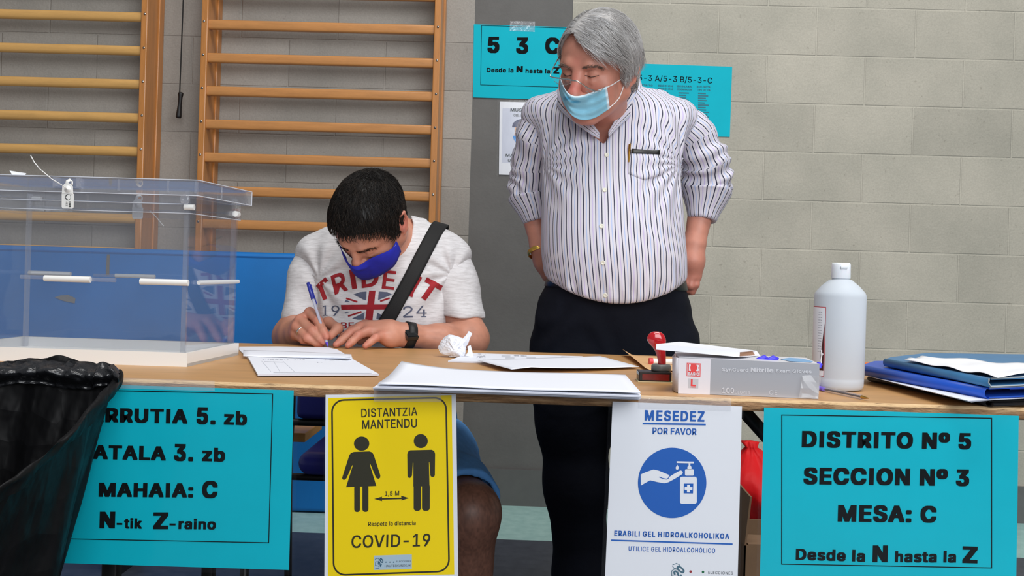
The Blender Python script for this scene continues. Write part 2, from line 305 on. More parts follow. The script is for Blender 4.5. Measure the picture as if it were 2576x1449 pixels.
'p':(212,'26 -71 26 190 56 190 56 160 59 160 69 173 86 186 98 191 115 192 137 189 156 180 173 166 185 146 193 122 195 94 193 66 185 42 173 23 157 8 137 -1 115 -4 99 -3 86 2 69 16 59 29 57 29 57 -71;110 23 126 26 140 33 150 44 158 58 163 75 164 95 163 114 158 131 150 145 140 156 126 163 110 165 94 163 81 156 70 145 62 131 58 114 56 95 58 75 63 58 70 43 81 32 94 26'),
'r':(130,'26 0 26 190 56 190 56 160 58 160 65 173 76 184 90 190 107 192 115 192 122 192 122 161 115 162 103 163 91 161 80 157 70 151 63 142 58 131 57 118 57 0'),
's':(182,'91 -4 72 -3 56 2 42 9 31 19 23 32 18 47 47 53 53 40 62 30 75 25 91 23 108 25 122 31 131 40 134 51 132 60 127 68 118 74 106 78 75 85 52 93 36 104 27 119 23 137 26 152 33 166 43 177 58 185 74 190 94 192 112 191 127 186 140 179 149 170 162 145 134 139 129 149 121 158 110 164 94 166 78 164 65 158 57 150 54 139 56 129 62 122 72 116 86 111 115 105 137 97 153 86 162 71 166 53 163 37 156 24 145 12 130 3 112 -2'),
't':(114,'102 190 102 164 3 164 3 190;32 236 63 236 63 49 64 38 68 31 75 26 85 25 93 26 101 27 107 1 96 -1 84 -2 62 1 46 11 36 26 32 46'),
'u':(205,'91 -3 73 -1 57 5 44 15 35 29 28 47 26 69 26 190 57 190 57 72 60 52 68 37 82 28 100 25 113 27 125 31 134 38 142 48 146 61 148 76 148 190 179 190 179 0 149 0 149 46 154 46 143 23 129 8 111 0'),
'v':(195,'81 0 9 190 42 190 83 78 93 43 103 10 92 10 101 43 112 78 152 190 186 190 113 0'),
'x':(189,'10 0 86 109 86 86 14 190 50 190 74 153 90 127 104 103 88 103 101 127 117 153 141 190 176 190 104 84 104 107 179 0 143 0 115 43 100 68 86 91 102 91 89 68 74 43 46 0'),
'y':(195,'24 -69 31 -43 36 -44 52 -44 65 -37 71 -29 75 -18 81 -1 9 190 42 190 83 78 93 43 103 10 92 10 101 43 112 78 153 190 186 190 102 -29 88 -54 70 -68 46 -73 32 -72'),
'z':(190,'21 0 21 23 127 160 127 161 24 161 24 190 166 190 166 165 63 30 63 28 169 28 169 0'),
'º':(167,'84 110 64 113 46 120 32 131 22 146 15 164 13 184 15 205 22 223 32 238 46 249 64 256 84 258 104 256 121 249 135 238 146 223 152 205 154 184 152 164 146 146 135 131 121 120 104 113;84 135 96 136 107 141 115 149 120 159 125 184 121 209 115 219 107 227 96 232 84 234 71 232 61 227 53 220 47 209 42 184 47 159 53 149 61 141 71 136'),
'Ó':(267,'133 -3 103 1 75 12 52 32 35 58 24 90 20 127 24 165 35 197 52 223 75 242 103 254 133 258 164 254 192 242 215 223 232 197 243 165 247 127 243 90 232 58 215 32 192 12 164 1;133 26 155 29 175 38 191 52 204 72 212 97 215 127 212 157 204 182 191 202 175 216 155 225 133 228 112 225 92 216 75 202 63 182 54 157 52 127 54 97 63 72 75 52 92 38 112 29;120 279 144 329 178 329 145 279')}
FONT_SPACE=94

from mathutils.geometry import tessellate_polygon
_gc = {}; _g1 = {}; _gl = {}
def _area(c): return .5 * float(np.sum(c[:, 0] * np.roll(c[:, 1], -1) - np.roll(c[:, 0], -1) * c[:, 1]))
def _one(ch):
    if ch not in _g1:
        adv, s = FONT[ch]; cs = [np.array(list(map(float, c.split()))).reshape(-1, 2) / 500. for c in s.split(';')]
        ar = [_area(c) for c in cs]; main = math.copysign(1, max(ar, key=abs)); outs = [i for i in range(len(cs)) if ar[i] * main > 0]; V = []; tri = []; n = 0; gi = []
        for q_, i in enumerate(outs):
            lo, hi = cs[i].min(0), cs[i].max(0)
            g = [cs[i]] + [cs[j] for j in range(len(cs)) if ar[j] * main < 0 and (cs[j].mean(0) > lo).all() and (cs[j].mean(0) < hi).all()]
            tri += [tuple(q + n for q in t) for t in tessellate_polygon([[Vector((x, y, 0)) for x, y in c] for c in g])]
            for c in g: V.append(c); n += len(c); gi += [q_] * len(c)
        _g1[ch] = (adv / 500., np.vstack(V), tri, np.array(gi) * 1.5e-5)
    return _g1[ch]
def glyphs(s, bold=0., space=1.):
    k = (s, bold, space)
    if k in _gc: return _gc[k]
    x = 0.; Vs = []; Fs = []; Ls = []; n = 0; by = bold * .62
    sh = [(0, 0)] if not bold else [(bold, by), (-bold, by), (-bold, -by), (bold, -by), (0, 0)] if bold < .02 else [(a * bold, b * by) for a in (-1, 0, 1) for b in (-1, 0, 1)]
    for ch in s:
        if ch == ' ': x += FONT_SPACE / 500. * space + bold; continue
        adv, V, tri, gl = _one(ch)
        for q, (dx, dy) in enumerate(sh):
            Ls.append(q * 4e-5 + gl); Vs.append(V + [x + dx, dy]); Fs += [tuple(i + n for i in t) for t in tri]; n += len(V)
        x += adv * space + bold * 1.35
    _gc[k] = (np.vstack(Vs), Fs); _gl[k] = np.concatenate(Ls); return _gc[k]
def cap_h(bold): return float(glyphs('N', bold)[0][:, 1].max())
class Print:
    """flat printing on the plane Y=const, given by photo pixels; off lifts a layer towards the viewer"""
    def __init__(s, mb, Y): s.mb = mb; s.Y = Y
    def P(s, px, py, off): return W(px, py, s.Y - off)
    def poly(s, pts, m, off=.0004): s.mb.add([s.P(x, y, off) for x, y in pts], [tuple(range(len(pts)))], m)
    def text(s, t, p0, p1, h, m, bold=.02, off=.0007, lean=.03, space=1.):
        V, Fc = glyphs(t, bold, space); ch = cap_h(bold)
        x0, x1 = V[:, 0].min(), V[:, 0].max(); p0 = np.array(p0, float); p1 = np.array(p1, float)
        q = [p0 + (p1 - p0) * ((x - x0) / (x1 - x0)) + np.array([lean, -1]) * (y / ch * h) for x, y in V]
        s.mb.add([s.P(a, b, off + l) for (a, b), l in zip(q, _gl[(t, bold, space)])], Fc, m)
    def line(s, pts, w, m, off=.0006, closed=False):
        P = np.array(pts, float); k = len(P)
        t = (np.roll(P, -1, 0) - np.roll(P, 1, 0)) if closed else np.gradient(P, axis=0)
        t /= np.linalg.norm(t, axis=1)[:, None] + 1e-9; nn = np.stack([-t[:, 1], t[:, 0]], 1)
        V = [s.P(x, y, off) for x, y in np.vstack([P + nn * w / 2, P - nn * w / 2])]
        s.mb.add(V, [(i, (i + 1) % k, k + (i + 1) % k, k + i) for i in range(k if closed else k - 1)], m)
    def frame(s, c, w, m, off=.0006, r=0):
        if not r:
            for i in range(4):
                a = np.array(c[i], float); b = np.array(c[(i + 1) % 4], float); d = (b - a) / np.linalg.norm(b - a) * w / 2
                s.line([a - d, b + d], w, m, off + .00002 * i)
            return
        pts = []
        for i in range(4):
            a = np.array(c[i - 1], float); b = np.array(c[i], float); d = np.array(c[(i + 1) % 4], float)
            u = (a - b) / np.linalg.norm(a - b); v = (d - b) / np.linalg.norm(d - b); o = b + (u + v) * r
            for k in range(9):
                ang = k / 8 * math.pi / 2; pts.append(o - v * r * math.cos(ang) - u * r * math.sin(ang))
        s.line(pts, w, m, off, True)
    def disc(s, c, rx, ry, m, off=.0005, n=48):
        s.poly([(c[0] + rx * math.cos(a), c[1] + ry * math.sin(a)) for a in np.arange(n) / n * 2 * math.pi], m, off)
    def sheet(s, c, m, th=.0006):
        P = [s.P(x, y, 0) for x, y in c]; Q = [s.P(x, y, -th) for x, y in c]
        s.mb.hexa(Q + P, m)

# ------------------------------------------------------------------ the hall
YW = 4.08
def block_wall(name, rgb, x_joint, z_course, mortar_k=1.10, var=.10, tintvar=(1, 1, 1), pits=.5):
    t = NT(name); c = lin(rgb)
    geo = t.n('ShaderNodeNewGeometry'); sx = t.n('ShaderNodeSeparateXYZ'); t.l(geo.outputs['Position'], sx.inputs[0])
    cb = t.n('ShaderNodeCombineXYZ'); t.l(t.math('SUBTRACT', sx.outputs[0], x_joint - 40 * .399), cb.inputs[0]); t.l(t.math('SUBTRACT', sx.outputs[2], z_course - 40 * .1976), cb.inputs[1])
    br = t.n('ShaderNodeTexBrick'); br.inputs['Scale'].default_value = 1; br.inputs['Mortar Size'].default_value = .0042; br.inputs['Mortar Smooth'].default_value = .6
    br.inputs['Brick Width'].default_value = .399; br.inputs['Row Height'].default_value = .1976; br.inputs['Bias'].default_value = 0
    br.inputs['Color1'].default_value = sc_(c, 1.05); br.inputs['Color2'].default_value = sc_(c, .93); br.inputs['Mortar'].default_value = sc_(c, mortar_k)
    t.l(cb.outputs[0], br.inputs['Vector'])
    co = t.coord(world=True)
    big = t.ramp(t.noise(co, 3, 4), [(.3, (.86, .87, .86, 1)), (.7, (1.1, 1.09, 1.08, 1))])
    fine = t.ramp(t.noise(co, 160, 2), [(.3, (.93, .93, .93, 1)), (.7, (1.06, 1.06, 1.06, 1))])
    pit = t.ramp(t.noise(co, 55, 2), [(.24, (.62, .6, .58, 1)), (.31, (1, 1, 1, 1))])
    k = t.mix(1.0, br.outputs['Color'], big, 'MULTIPLY'); k = t.mix(1.0, k, fine, 'MULTIPLY'); k = t.mix(pits, k, pit, 'MULTIPLY')
    t.col(k); t.set(Roughness=.75)
    h = t.math('SUBTRACT', t.math('MULTIPLY', t.noise(co, 90, 3), .35), br.outputs['Fac'])
    t.bump(h, .55, .006); return t.m
jr = W(2178, 110, YW); zr = W(2040, 751, YW)[2]
jl = W(604, 170, YW)[0]; zl = W(410, 211, YW)[2]
def kind_s(o): return put(o, kind='structure')
xl = W(1184, 400, YW)[0]; xr = W(1441, 30, YW)[0]
# row parity: shift the joint by half a block when the row counted from the reference course is odd
row_r = round((jr[2] - .0988 - zr) / .1976)
m_wr = block_wall('painted_block', (181, 177, 164), jr[0] + (.1995 if row_r % 2 else 0), zr)
m_wl = block_wall('grey_block', (158, 154, 148), jl, zl, 1.0, pits=.35)
m_pil = simple('rendered_concrete', (106, 105, 103), .8, var=.10, vs=5, bump=.35, bs=60, bd=.003)
kind_s(MB().box((-3.6, YW, -.02), (xl, YW + .2, 3.4)).build('wall_left', m_wl))
kind_s(MB().box((xl, YW + .002, -.02), (xr, YW + .2, 3.4)).build('wall_middle', m_pil))
kind_s(MB().box((xr, YW, -.02), (3.6, YW + .2, 3.4)).build('wall_right', m_wr))
t = NT('sports_floor')
geo = t.n('ShaderNodeNewGeometry'); sx = t.n('ShaderNodeSeparateXYZ'); t.l(geo.outputs['Position'], sx.inputs[0])
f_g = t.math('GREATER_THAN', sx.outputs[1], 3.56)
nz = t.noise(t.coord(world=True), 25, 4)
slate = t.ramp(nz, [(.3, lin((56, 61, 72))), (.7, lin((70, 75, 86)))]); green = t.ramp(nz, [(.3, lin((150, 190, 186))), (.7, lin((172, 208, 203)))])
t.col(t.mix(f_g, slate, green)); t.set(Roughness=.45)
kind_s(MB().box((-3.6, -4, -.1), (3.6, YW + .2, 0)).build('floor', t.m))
m_skirt = simple('dark_skirting', (98, 98, 97), .6, var=.06)
sk = MB(); sk.box((-3.6, YW - .012, 0), (3.6, YW, .148)); kind_s(sk.build('baseboard_back', m_skirt))

# ------------------------------------------------------------------ wall bars
m_bar2 = wood('pale_beech', (214, 166, 98), .36, (1.2, 9, 9), .14, .2)
m_bar = wood('varnished_beech', (196, 136, 78), .36, (1.2, 9, 9), .16, .25)
m_stile = wood('varnished_pine', (190, 126, 64), .38, (9, 9, 1.0), .22, .25)
m_steel = simple('steel', (170, 168, 165), .3, 1.)
YB = 3.93
def wall_bars(label, x0, x1, zs, rnd):
    r = thing('wall_bars', (((x0 + x1) / 2), YB + .05, 0.0), label, 'wall bars', 'wooden wall bars on the grey block wall')
    for k, x in enumerate((x0, x1)):
        b = MB(); s = 1 if k == 0 else -1
        b.rbox((x - .0135, YB - .012, .0), (x + .0135, YB + .10, 2.55), .004, 0, 2, smooth=False)
        b.rbox((x - .020, YB + .10, .0), (x + .020, YW - .001, 2.55), .003, 0, 2, smooth=False)
        st = b.build('stile', m_stile, r)
        for z in zs:
            MB().lathe((x + (-.002 if k == 0 else .002), YB - .012, z + .008), [(0, .0025), (.0045, .0018), (.005, 0)], 12, 0, (0, -1, 0)).build('screw', m_steel, st)
    for z in zs:
        b = MB(); a = np.arange(20) / 20 * 2 * math.pi
        e = 1.0 if rnd else .55
        cy = np.sign(np.cos(a)) * np.abs(np.cos(a)) ** e * .0135; cz = np.sign(np.sin(a)) * np.abs(np.sin(a)) ** (e * .85) * .0195
        L = np.stack([np.full(20, x0 + .012), YB + .012 + cy, z + cz], 1); R = L.copy(); R[:, 0] = x1 - .012
        b.add(np.vstack([L, R]), [(i, (i + 1) % 20, 20 + (i + 1) % 20, 20 + i) for i in range(20)], 0, True)
        b.add(L, [tuple(range(20))[::-1]]); b.add(R, [tuple(range(20))])
        b.build('rung', m_bar2 if rnd else m_bar, r)
xA = W(517, 60, YB)[0]; xB = W(1101, 80, YB)[0]; za = W(545, 61, YB)[2]
wall_bars('wooden wall bars with flat rungs behind the seated man', xA, xB, [za + .1322 * k for k in range(-11, 4)], False)
xC = W(366, 40, YB)[0]; zb = W(200, 38, YB)[2]
wall_bars('wooden wall bars with round rungs left of the hanging pull cord', xC - .93, xC, [zb + .1342 * k for k in range(-11, 4)], True)
# pull cord
p0 = W(461, 0, 4.0); p1 = W(452, 232, 4.0)
m_blk = simple('black_rubber', (22, 22, 23), .5); m_cord = simple('black_cord', (30, 29, 28), .8)
d = p0 - p1
r = thing('pull_cord', W(449, 297, 4.0), 'thin black cord with a black grip hanging between the wall bars', 'pull cord')
MB().tube([p1 - d * .02, p1 + d * .5, p1 + d * 1.0, p1 + d * 2.4], .0028, 8).build('cord', m_cord, r)
ax = W(455, 232, 4.0) - W(449, 297, 4.0); L = np.linalg.norm(ax)
MB().lathe(W(449, 297, 4.0), [(0, 0), (.0085, 0), (.011, .004), (.011, .012), (.0095, .03), (.0075, L * .55), (.0085, L * .8), (.0105, L * .9), (.0105, L * .97), (.006, L), (0, L)], 20, 0, ax).build('grip', m_blk, r)
MB().box(tuple(p1 + d * 2.4 - [.02, .01, .0]), tuple(p1 + d * 2.4 + [.02, .09, .03])).build('wall_hook', m_steel, r)

# ------------------------------------------------------------------ blue gym mat leaning on the bars
t = NT('mat_vinyl'); c = lin((0, 112, 190)); co = t.coord()
t.col(t.ramp(t.noise(co, 2.5, 5), [(.3, sc_(c, .82)), (.7, sc_(c, 1.12))])); t.set(Roughness=.55); t.bump(t.noise(co, 400, 2), .25, .0006)
mat_b = W(780, 1284, 3.83); xm0 = W(-330, 900, 3.85)[0]; xm1 = W(905, 900, 3.85)[0]
r = thing('gym_mat', (-1.4, 3.86, 0), 'big blue gym mat standing against the wall bars behind the ballot box', 'gym mat')
ztop = W(670, 638, 3.83)[2] + .004
b = MB(); b.rbox((xm0, 3.83, .005), (xm1, 3.905, ztop), .018, 0, 4); b.build('mat_cover', t.m, r)
b = MB(); b.box((xm0 + .005, 3.829, ztop - .022), (xm1 - .005, 3.8305, ztop - .016)); b.build('seam', simple('mat_seam', (0, 92, 165), .5), r)
pr = Print(MB(), 3.8285)
pr.poly([(137, 748), (152, 743), (172, 742), (190, 750), (188, 763), (160, 757)], 0); pr.mb.build('mat_patch', simple('patch_grey', (120, 122, 124), .7), r)  # flat grey patch on the mat cover
pr = Print(MB(), 3.8285); pr.poly([(269, 640), (276, 640), (275, 692), (266, 692)], 0); pr.mb.build('strap_handle', simple('strap_grey', (112, 110, 108), .7), r)
# gym bench end
m_bench = wood('bench_pine', (196, 140, 70), .45, (1.2, 9, 9), .2)
yb = 2.98; bx1 = W(768, 1095, yb)[0]; bz = W(768, 1090, yb)[2]; bz0 = W(768, 1113, yb)[2]
r = thing('gym_bench', (bx1 - .55, yb + .12, 0), 'wooden bench end showing between the cyan and yellow signs under the table', 'bench')
MB().rbox((bx1 - 1.1, yb, bz0), (bx1, yb + .24, bz), .003, 0, 2, smooth=False).build('seat_plank', m_bench, r)
m_blk2 = simple('black_bench_leg', (20, 20, 21), .5)
for q in (1.0, .58):
    MB().box((bx1 - q - .02, yb + .03, 0), (bx1 - q + .02, yb + .21, bz0)).build('leg', m_blk2, r)

# ------------------------------------------------------------------ notices on the wall
m_cyan = simple('cyan_paper', (0, 184, 204), .65, spec=.2, var=.03, vs=8, bump=.05, bs=12, bd=.004)
m_ink = simple('black_ink', (12, 17, 20), .8, spec=.15); m_ink2 = simple('grey_ink', (70, 78, 84), .6); m_fine = simple('fine_print', (30, 110, 128), .6)
m_white = simple('white_paper', (232, 235, 242), .55, bump=.05, bs=14, bd=.004)
m_film = clear_film('clear_tape', milk=.10, rough=.12, bump=.6, bs=45)
m_sleeve = clear_film('plastic_sleeve', milk=.0, rough=.10, bump=.12, bs=10, ior=1.35)
YS = YW - .003
def sleeve(root, c, Y, name='plastic_sleeve', m=None):
    b = MB(); P = [W(x, y, Y) for x, y in c]; Q = [W(x, y, Y - .0003) for x, y in c]
    b.hexa(Q + P); return b.build(name, m or m_sleeve, root)
r = thing('paper_sign', W(1320, 248, YS), 'cyan sign reading 5 3 C taped to the grey pillar', 'sign', 'cyan polling station signs')
pr = Print(MB(), YS); pr.sheet([(1192, 61), (1450, 69), (1447, 253), (1190, 245)], 0)
pr.frame([(1211.7, 64), (1432, 71), (1430, 220), (1209, 213.4)], 1.2, 1)
pr.text('5', (1226, 131), (1256, 131), 39, 1, .045); pr.text('3', (1298, 133), (1328.5, 133), 39, 1, .045); pr.text('C', (1371, 133), (1407, 134), 39, 1, .045)
pr.text('Desde la', (1224, 181), (1291.7, 182), 10.5, 1, .03); pr.text('N', (1299, 181), (1315, 181), 15, 1, .045); pr.text('hasta la', (1322, 183), (1383.7, 184), 10.5, 1, .03); pr.text('Z', (1392, 184), (1407, 184.5), 15, 1, .045)
pr.mb.build('sheet', [m_cyan, m_ink], r); sleeve(r, [(1283, 53), (1346, 54), (1345, 80), (1282, 78)], YS - .001, 'clear_tape', m_film)
r = thing('paper_sign', W(1710, 345, YS), 'cyan street list sign on the pale block wall behind the standing man', 'sign', 'cyan polling station signs')
pr = Print(MB(), YS); pr.sheet([(1584, 159), (1842, 168), (1836, 344.5), (1578, 337)], 0)
pr.text('5-3 A/5-3 B/5-3-C', (1606, 202), (1791.8, 209.7), 14, 1, .004)
for k, (a, b_) in enumerate(((1605, 1642), (1655, 1692), (1704, 1740), (1753, 1787))):
    w = b_ - a; tx = (('DISTRITO', 'DISTRITO'), ('SECCION', 'SECCION'), ('EUSKARA', 'DENOMINACION'), ('BIDE-MOTA', 'TIPO DE VIA'))[k]
    pr.text(tx[0], (a, 216 + k * 1.2), (b_, 217.2 + k * 1.2), 4.2, 2, .02); pr.text(tx[1], (a, 224 + k * 1.2), (b_, 225.2 + k * 1.2), 4.2, 2, .02)
    for q in range(11):
        y = 231 + k * 1.2 + q * 5.9; e = a + w * rng.uniform(.6, .95); pr.line([(a + 3, y), (e, y + .8)], 3.0, 3)
pr.mb.build('sheet', [m_cyan, m_ink, m_fine, m_fine], r)
r = thing('paper_notice', W(1320, 440, YS), 'white mask notice with a capped face below the 5 3 C sign', 'notice')
m_navy = simple('navy_print', (38, 44, 92), .5); m_skinp = simple('skin_print', (226, 178, 140), .5); m_bluep = simple('blue_print', (30, 140, 220), .5); m_lav = simple('lavender_paper', (203, 208, 224), .5)
pr = Print(MB(), YS); pr.sheet([(1257, 255.5), (1387, 259), (1385, 443), (1255, 439)], 0)
pr.poly([(1264, 272), (1380, 275), (1378, 412), (1262, 409)], 6, .0002)
pr.text('OBLIGATORIO', (1292, 293), (1346, 294.5), 7, 1, .02); pr.text('MUSUKOA', (1284, 280), (1352, 282), 8, 1, .03)
pr.text('MASCARILLA', (1272, 393.6), (1358, 396), 6.5, 1, .02); pr.text('USO', (1277.6, 407), (1300, 407.6), 6.5, 1, .02)
pr.poly([(1296, 319), (1330, 318), (1344, 332), (1343, 352), (1325, 368), (1303, 360), (1294, 340)], 4, .0006)
pr.poly([(1288, 320), (1290, 310), (1300, 302), (1318, 297), (1340, 300), (1350, 311), (1347, 318), (1320, 313), (1298, 320)], 3, .0009)
pr.line([(1298, 330), (1307, 329.6)], 1.6, 1, .0009); pr.line([(1303, 336), (1306, 336)], 2.4, 1, .0009)
pr.poly([(1290, 342), (1300, 340), (1318, 346), (1340, 343), (1336, 362), (1318, 370), (1302, 362), (1293, 352)], 5, .0011)
pr.mb.build('sheet', [m_white, m_ink2, m_ink2, m_navy, m_skinp, m_bluep, m_lav], r); sleeve(r, [(1251, 250), (1391, 254), (1389, 447), (1249, 443)], YS - .0015)

# ------------------------------------------------------------------ the table
YF, YK = 1.616, 2.396
t = NT('table_board'); co = t.coord((1.2, 9, 9)); c = lin((192, 146, 94))
n1 = t.noise(co, 5, 6, .6); k = t.ramp(n1, [(.3, sc_(c, .88)), (.5, c), (.7, sc_(c, 1.07))])
stain = t.ramp(t.noise(t.coord(), 3.0, 5), [(.25, (.72, .70, .68, 1)), (.45, (1, 1, 1, 1))])
k = t.mix(1., k, stain, 'MULTIPLY')
scr = t.ramp(t.noise(t.coord((2, 40, 2)), 9, 2), [(.70, (0, 0, 0, 1)), (.74, (1, 1, 1, 1))])
k = t.mix(t.math('MULTIPLY', scr, .35), k, lin((226, 196, 150))); t.col(k); t.set(Roughness=.42); t.bump(t.noise(t.coord(), 200, 3), .1, .0006)
m_top = t.m
t = NT('worn_board_edge'); co = t.coord((1, 6, 14)); c = lin((150, 112, 74))
t.col(t.ramp(t.noise(co, 14, 6, .7), [(.28, lin((84, 62, 42))), (.5, c), (.72, lin((196, 160, 118)))])); t.set(Roughness=.7); t.bump(t.noise(t.coord((1, 4, 4)), 60, 5), .8, .004)
m_edge = t.m
m_blackm = simple('black_metal', (20, 20, 21), .45)
XL, XR = -1.02, 1.16
r = thing('folding_table', (0, 2.0, 0), 'long brown wooden table with worn front edge and notices taped on', 'table')
# worn edge: rows of jittered points
nx = 260; xs = np.linspace(XL, XR, nx); V = []; Fc = []
prof = [(0.006, ZT), (0.0015, ZT - .0012), (0, ZT - .005), (.0, ZT - .013), (.001, ZT - .018), (.006, ZT - .020)]
jit = np.convolve(rng.normal(0, 1, nx), np.ones(3) / 3, 'same'); jit2 = np.convolve(rng.normal(0, 1, nx), np.ones(7) / 7, 'same')
for q, (dy, z) in enumerate(prof):
    w = (0, .0013, .0016, .0012, .001, .0)[q]
    V.append(np.stack([xs, YF + dy + np.abs(jit) * w + np.clip(jit2, 0, 9) * w, z - (np.abs(jit2) * .0012 if q == 1 else 0) * np.ones(nx)], 1))
b = MB(); np_ = len(prof)
b.add(np.vstack(V), [(q * nx + i, (q + 1) * nx + i, (q + 1) * nx + i + 1, q * nx + i + 1) for q in range(np_ - 1) for i in range(nx - 1)], 1, True)
for q in range(2 * (nx - 1)): b.m[q] = 2
b.box((XL, YF + .006, ZT - .0199), (XR, YK, ZT), 0)
t = NT('chipped_rim'); co = t.coord((1, 8, 8)); t.col(t.ramp(t.noise(co, 30, 5, .7), [(.30, lin((96, 70, 46))), (.45, lin((206, 172, 128))), (.75, lin((222, 190, 146)))])); t.set(Roughness=.8); t.bump(t.noise(co, 60, 4), .6, .003)
top = b.build('table_top', [m_top, m_edge, t.m], r)
for x in (W(281, 1440, 1.74)[0], .62):
    for y in (1.74, 2.28):
        MB().rbox((x - .0135, y - .0135, 0), (x + .0135, y + .0135, ZT - .02), .003, 0, 2).build('leg', m_blackm, r)
    MB().rbox((x - .012, 1.74, .18), (x + .012, 2.28, .204), .003).build('crossbar', m_blackm, r)
    MB().rbox((x - .012, 1.74, ZT - .044), (x + .012, 2.28, ZT - .0205), .003).build('top_rail', m_blackm, r)
a = W(1862, 1016, 2.0); c_ = W(1960, 1132, 2.0); a[2] = min(a[2], ZT - .021)
MB().tube([W(1846, 1006, 2.0), W(1975, 1150, 2.0)], .0135, 4).build('brace', m_blackm, r)
MB().tube([W(281, 1150, 2.0), W(400, 1010, 2.0)], .0125, 4).build('brace', m_blackm, r)

# ------------------------------------------------------------------ signs hanging from the table front
YS = YF - .004
m_cyan2 = m_cyan
m_yel = simple('yellow_print', (248, 218, 0), .6, spec=.25, bump=.04, bs=10, bd=.003)
m_blue = simple('blue_ink', (0, 92, 184), .5)
def seam_tape(root, c, Y): return sleeve(root, c, Y, 'clear_tape', m_film)
r = thing('paper_sign', W(410, 1420, YS), 'cyan sign ending in N-tik Z-raino beside the black bin bag', 'sign', 'cyan polling station signs')
pr = Print(MB(), YS); pr.sheet([(92, 962), (739, 982), (727, 1434), (80, 1414)], 0)
pr.frame([(150, 980), (686, 991), (676, 1365.5), (141, 1355)], 2.2, 1)
H = 34
pr.text('BARRUTIA', (189, 1059), (471.5, 1064), H, 1, .045); pr.text('5.', (494, 1065), (542, 1066), 41, 1, .045); pr.text('zb', (563, 1066.5), (621, 1068), 33, 1, .045)
pr.text('ATALA', (233, 1153), (417, 1157), H, 1, .045); pr.text('3.', (437, 1157.5), (486, 1158.5), 41, 1, .045); pr.text('zb', (508, 1158.5), (566, 1160), 33, 1, .045)
pr.text('MAHAIA:', (248, 1248), (486, 1250), H, 1, .045); pr.text('C', (508, 1251), (547, 1251), 41, 1, .045)
pr.text('N', (250, 1327), (289, 1327), 40, 1, .05); pr.text('-tik', (293, 1328), (357, 1329), 25, 1, .04); pr.text('Z', (385, 1329), (423, 1329), 40, 1, .05); pr.text('-raino', (426, 1329.5), (543, 1331), 25, 1, .04)
pr.mb.build('sheet', [m_cyan2, m_ink], r); sleeve(r, [(80, 955), (752, 976), (740, 1447), (66, 1427)], YS - .0012)
seam_tape(r, [(300, 950), (540, 958), (540, 984), (300, 977)], YS - .002)
r = thing('paper_sign', W(2235, 1470, YS), 'cyan sign reading DISTRITO Nº 5 at the right end of the table front', 'sign', 'cyan polling station signs')
pr = Print(MB(), YS); pr.sheet([(1922, 1025), (2563, 1046), (2556, 1490), (1911, 1472)], 0)
pr.frame([(1967, 1044), (2494.7, 1052), (2494.7, 1428.6), (1966.7, 1419)], 2.4, 1)
pr.text('DISTRITO Nº 5', (2017, 1123), (2443, 1128.6), 39, 1, .045); pr.text('SECCION Nº 3', (2021, 1216), (2438, 1221), 40, 1, .045); pr.text('MESA: C', (2107.6, 1310), (2355.7, 1313), 40, 1, .045)
pr.text('Desde la', (2002, 1407), (2176, 1412), 27, 1, .04); pr.text('N', (2195, 1412), (2233, 1412), 40, 1, .05); pr.text('hasta la', (2251.5, 1413), (2405, 1414), 27, 1, .04); pr.text('Z', (2421, 1414), (2459, 1415), 40, 1, .05)
pr.mb.build('sheet', [m_cyan2, m_ink], r); sleeve(r, [(1912, 1018), (2574, 1040), (2566, 1500), (1902, 1482)], YS - .0012)
r = thing('distance_notice', W(984, 1462, YS), 'yellow COVID-19 distance notice with two black figures', 'notice', 'health notices on the table front')
pr = Print(MB(), YS); pr.sheet([(819, 993), (1147, 991), (1153, 1459), (816, 1464)], 0)
pr.poly([(826, 1001), (1136, 994), (1143, 1445), (825, 1452)], 1, .0003)
pr.frame([(835, 1007), (1122, 1000), (1130, 1437), (839.5, 1447)], 4.2, 2, .0006, 30)
pr.text('DISTANTZIA', (909, 1049.5), (1050, 1045), 21, 2, .012, lean=-.01); pr.text('MANTENDU', (911, 1079), (1049, 1075), 22, 2, .012, lean=-.01)
Z7 = lambda pts: [(x / 2.963 + 720, y / 2.963 + 960) for x, y in pts]
def rrect(x0, y0, x1, y1, r, n=5):
    out = []
    for cx, cy, a0 in ((x1 - r, y0 + r, -90), (x1 - r, y1 - r, 0), (x0 + r, y1 - r, 90), (x0 + r, y0 + r, 180)):
        for k in range(n + 1):
            a = math.radians(a0 + 90 * k / n); out.append((cx + r * math.cos(a), cy + r * math.sin(a)))
    return out
pr.disc((909.7, 1116), 19.3, 18, 2); pr.disc((1058.5, 1109.5), 17.6, 17.6, 2)
pr.poly(Z7([(505, 524), (620, 520), (640, 528), (652, 545), (702, 700), (700, 716), (688, 725), (674, 720), (666, 708), (626, 612), (623, 618), (672, 778), (446, 787), (497, 622), (492, 625), (452, 716), (440, 731), (424, 732), (416, 720), (420, 706), (470, 550), (482, 532)]), 2)
pr.poly(Z7(rrect(507, 770, 550, 972, 20)), 2, .0005); pr.poly(Z7(rrect(568, 768, 613, 971, 20)), 2, .0005)
pr.poly(Z7([(925, 512), (1085, 508), (1103, 518), (1110, 538), (1108, 698), (1102, 709), (1090, 713), (1078, 706), (1074, 696), (1067, 602), (1064, 602), (1068, 780), (948, 782), (948, 605), (944, 605), (938, 700), (930, 714), (918, 719), (907, 713), (904, 702), (902, 540), (910, 520)]), 2)
pr.poly(Z7(rrect(950, 760, 1003, 964, 22)), 2, .0005); pr.poly(Z7(rrect(1012, 760, 1070, 963, 22)), 2, .0005)
pr.text('1,5 M', (968, 1247), (1004, 1246), 11, 2, .012)
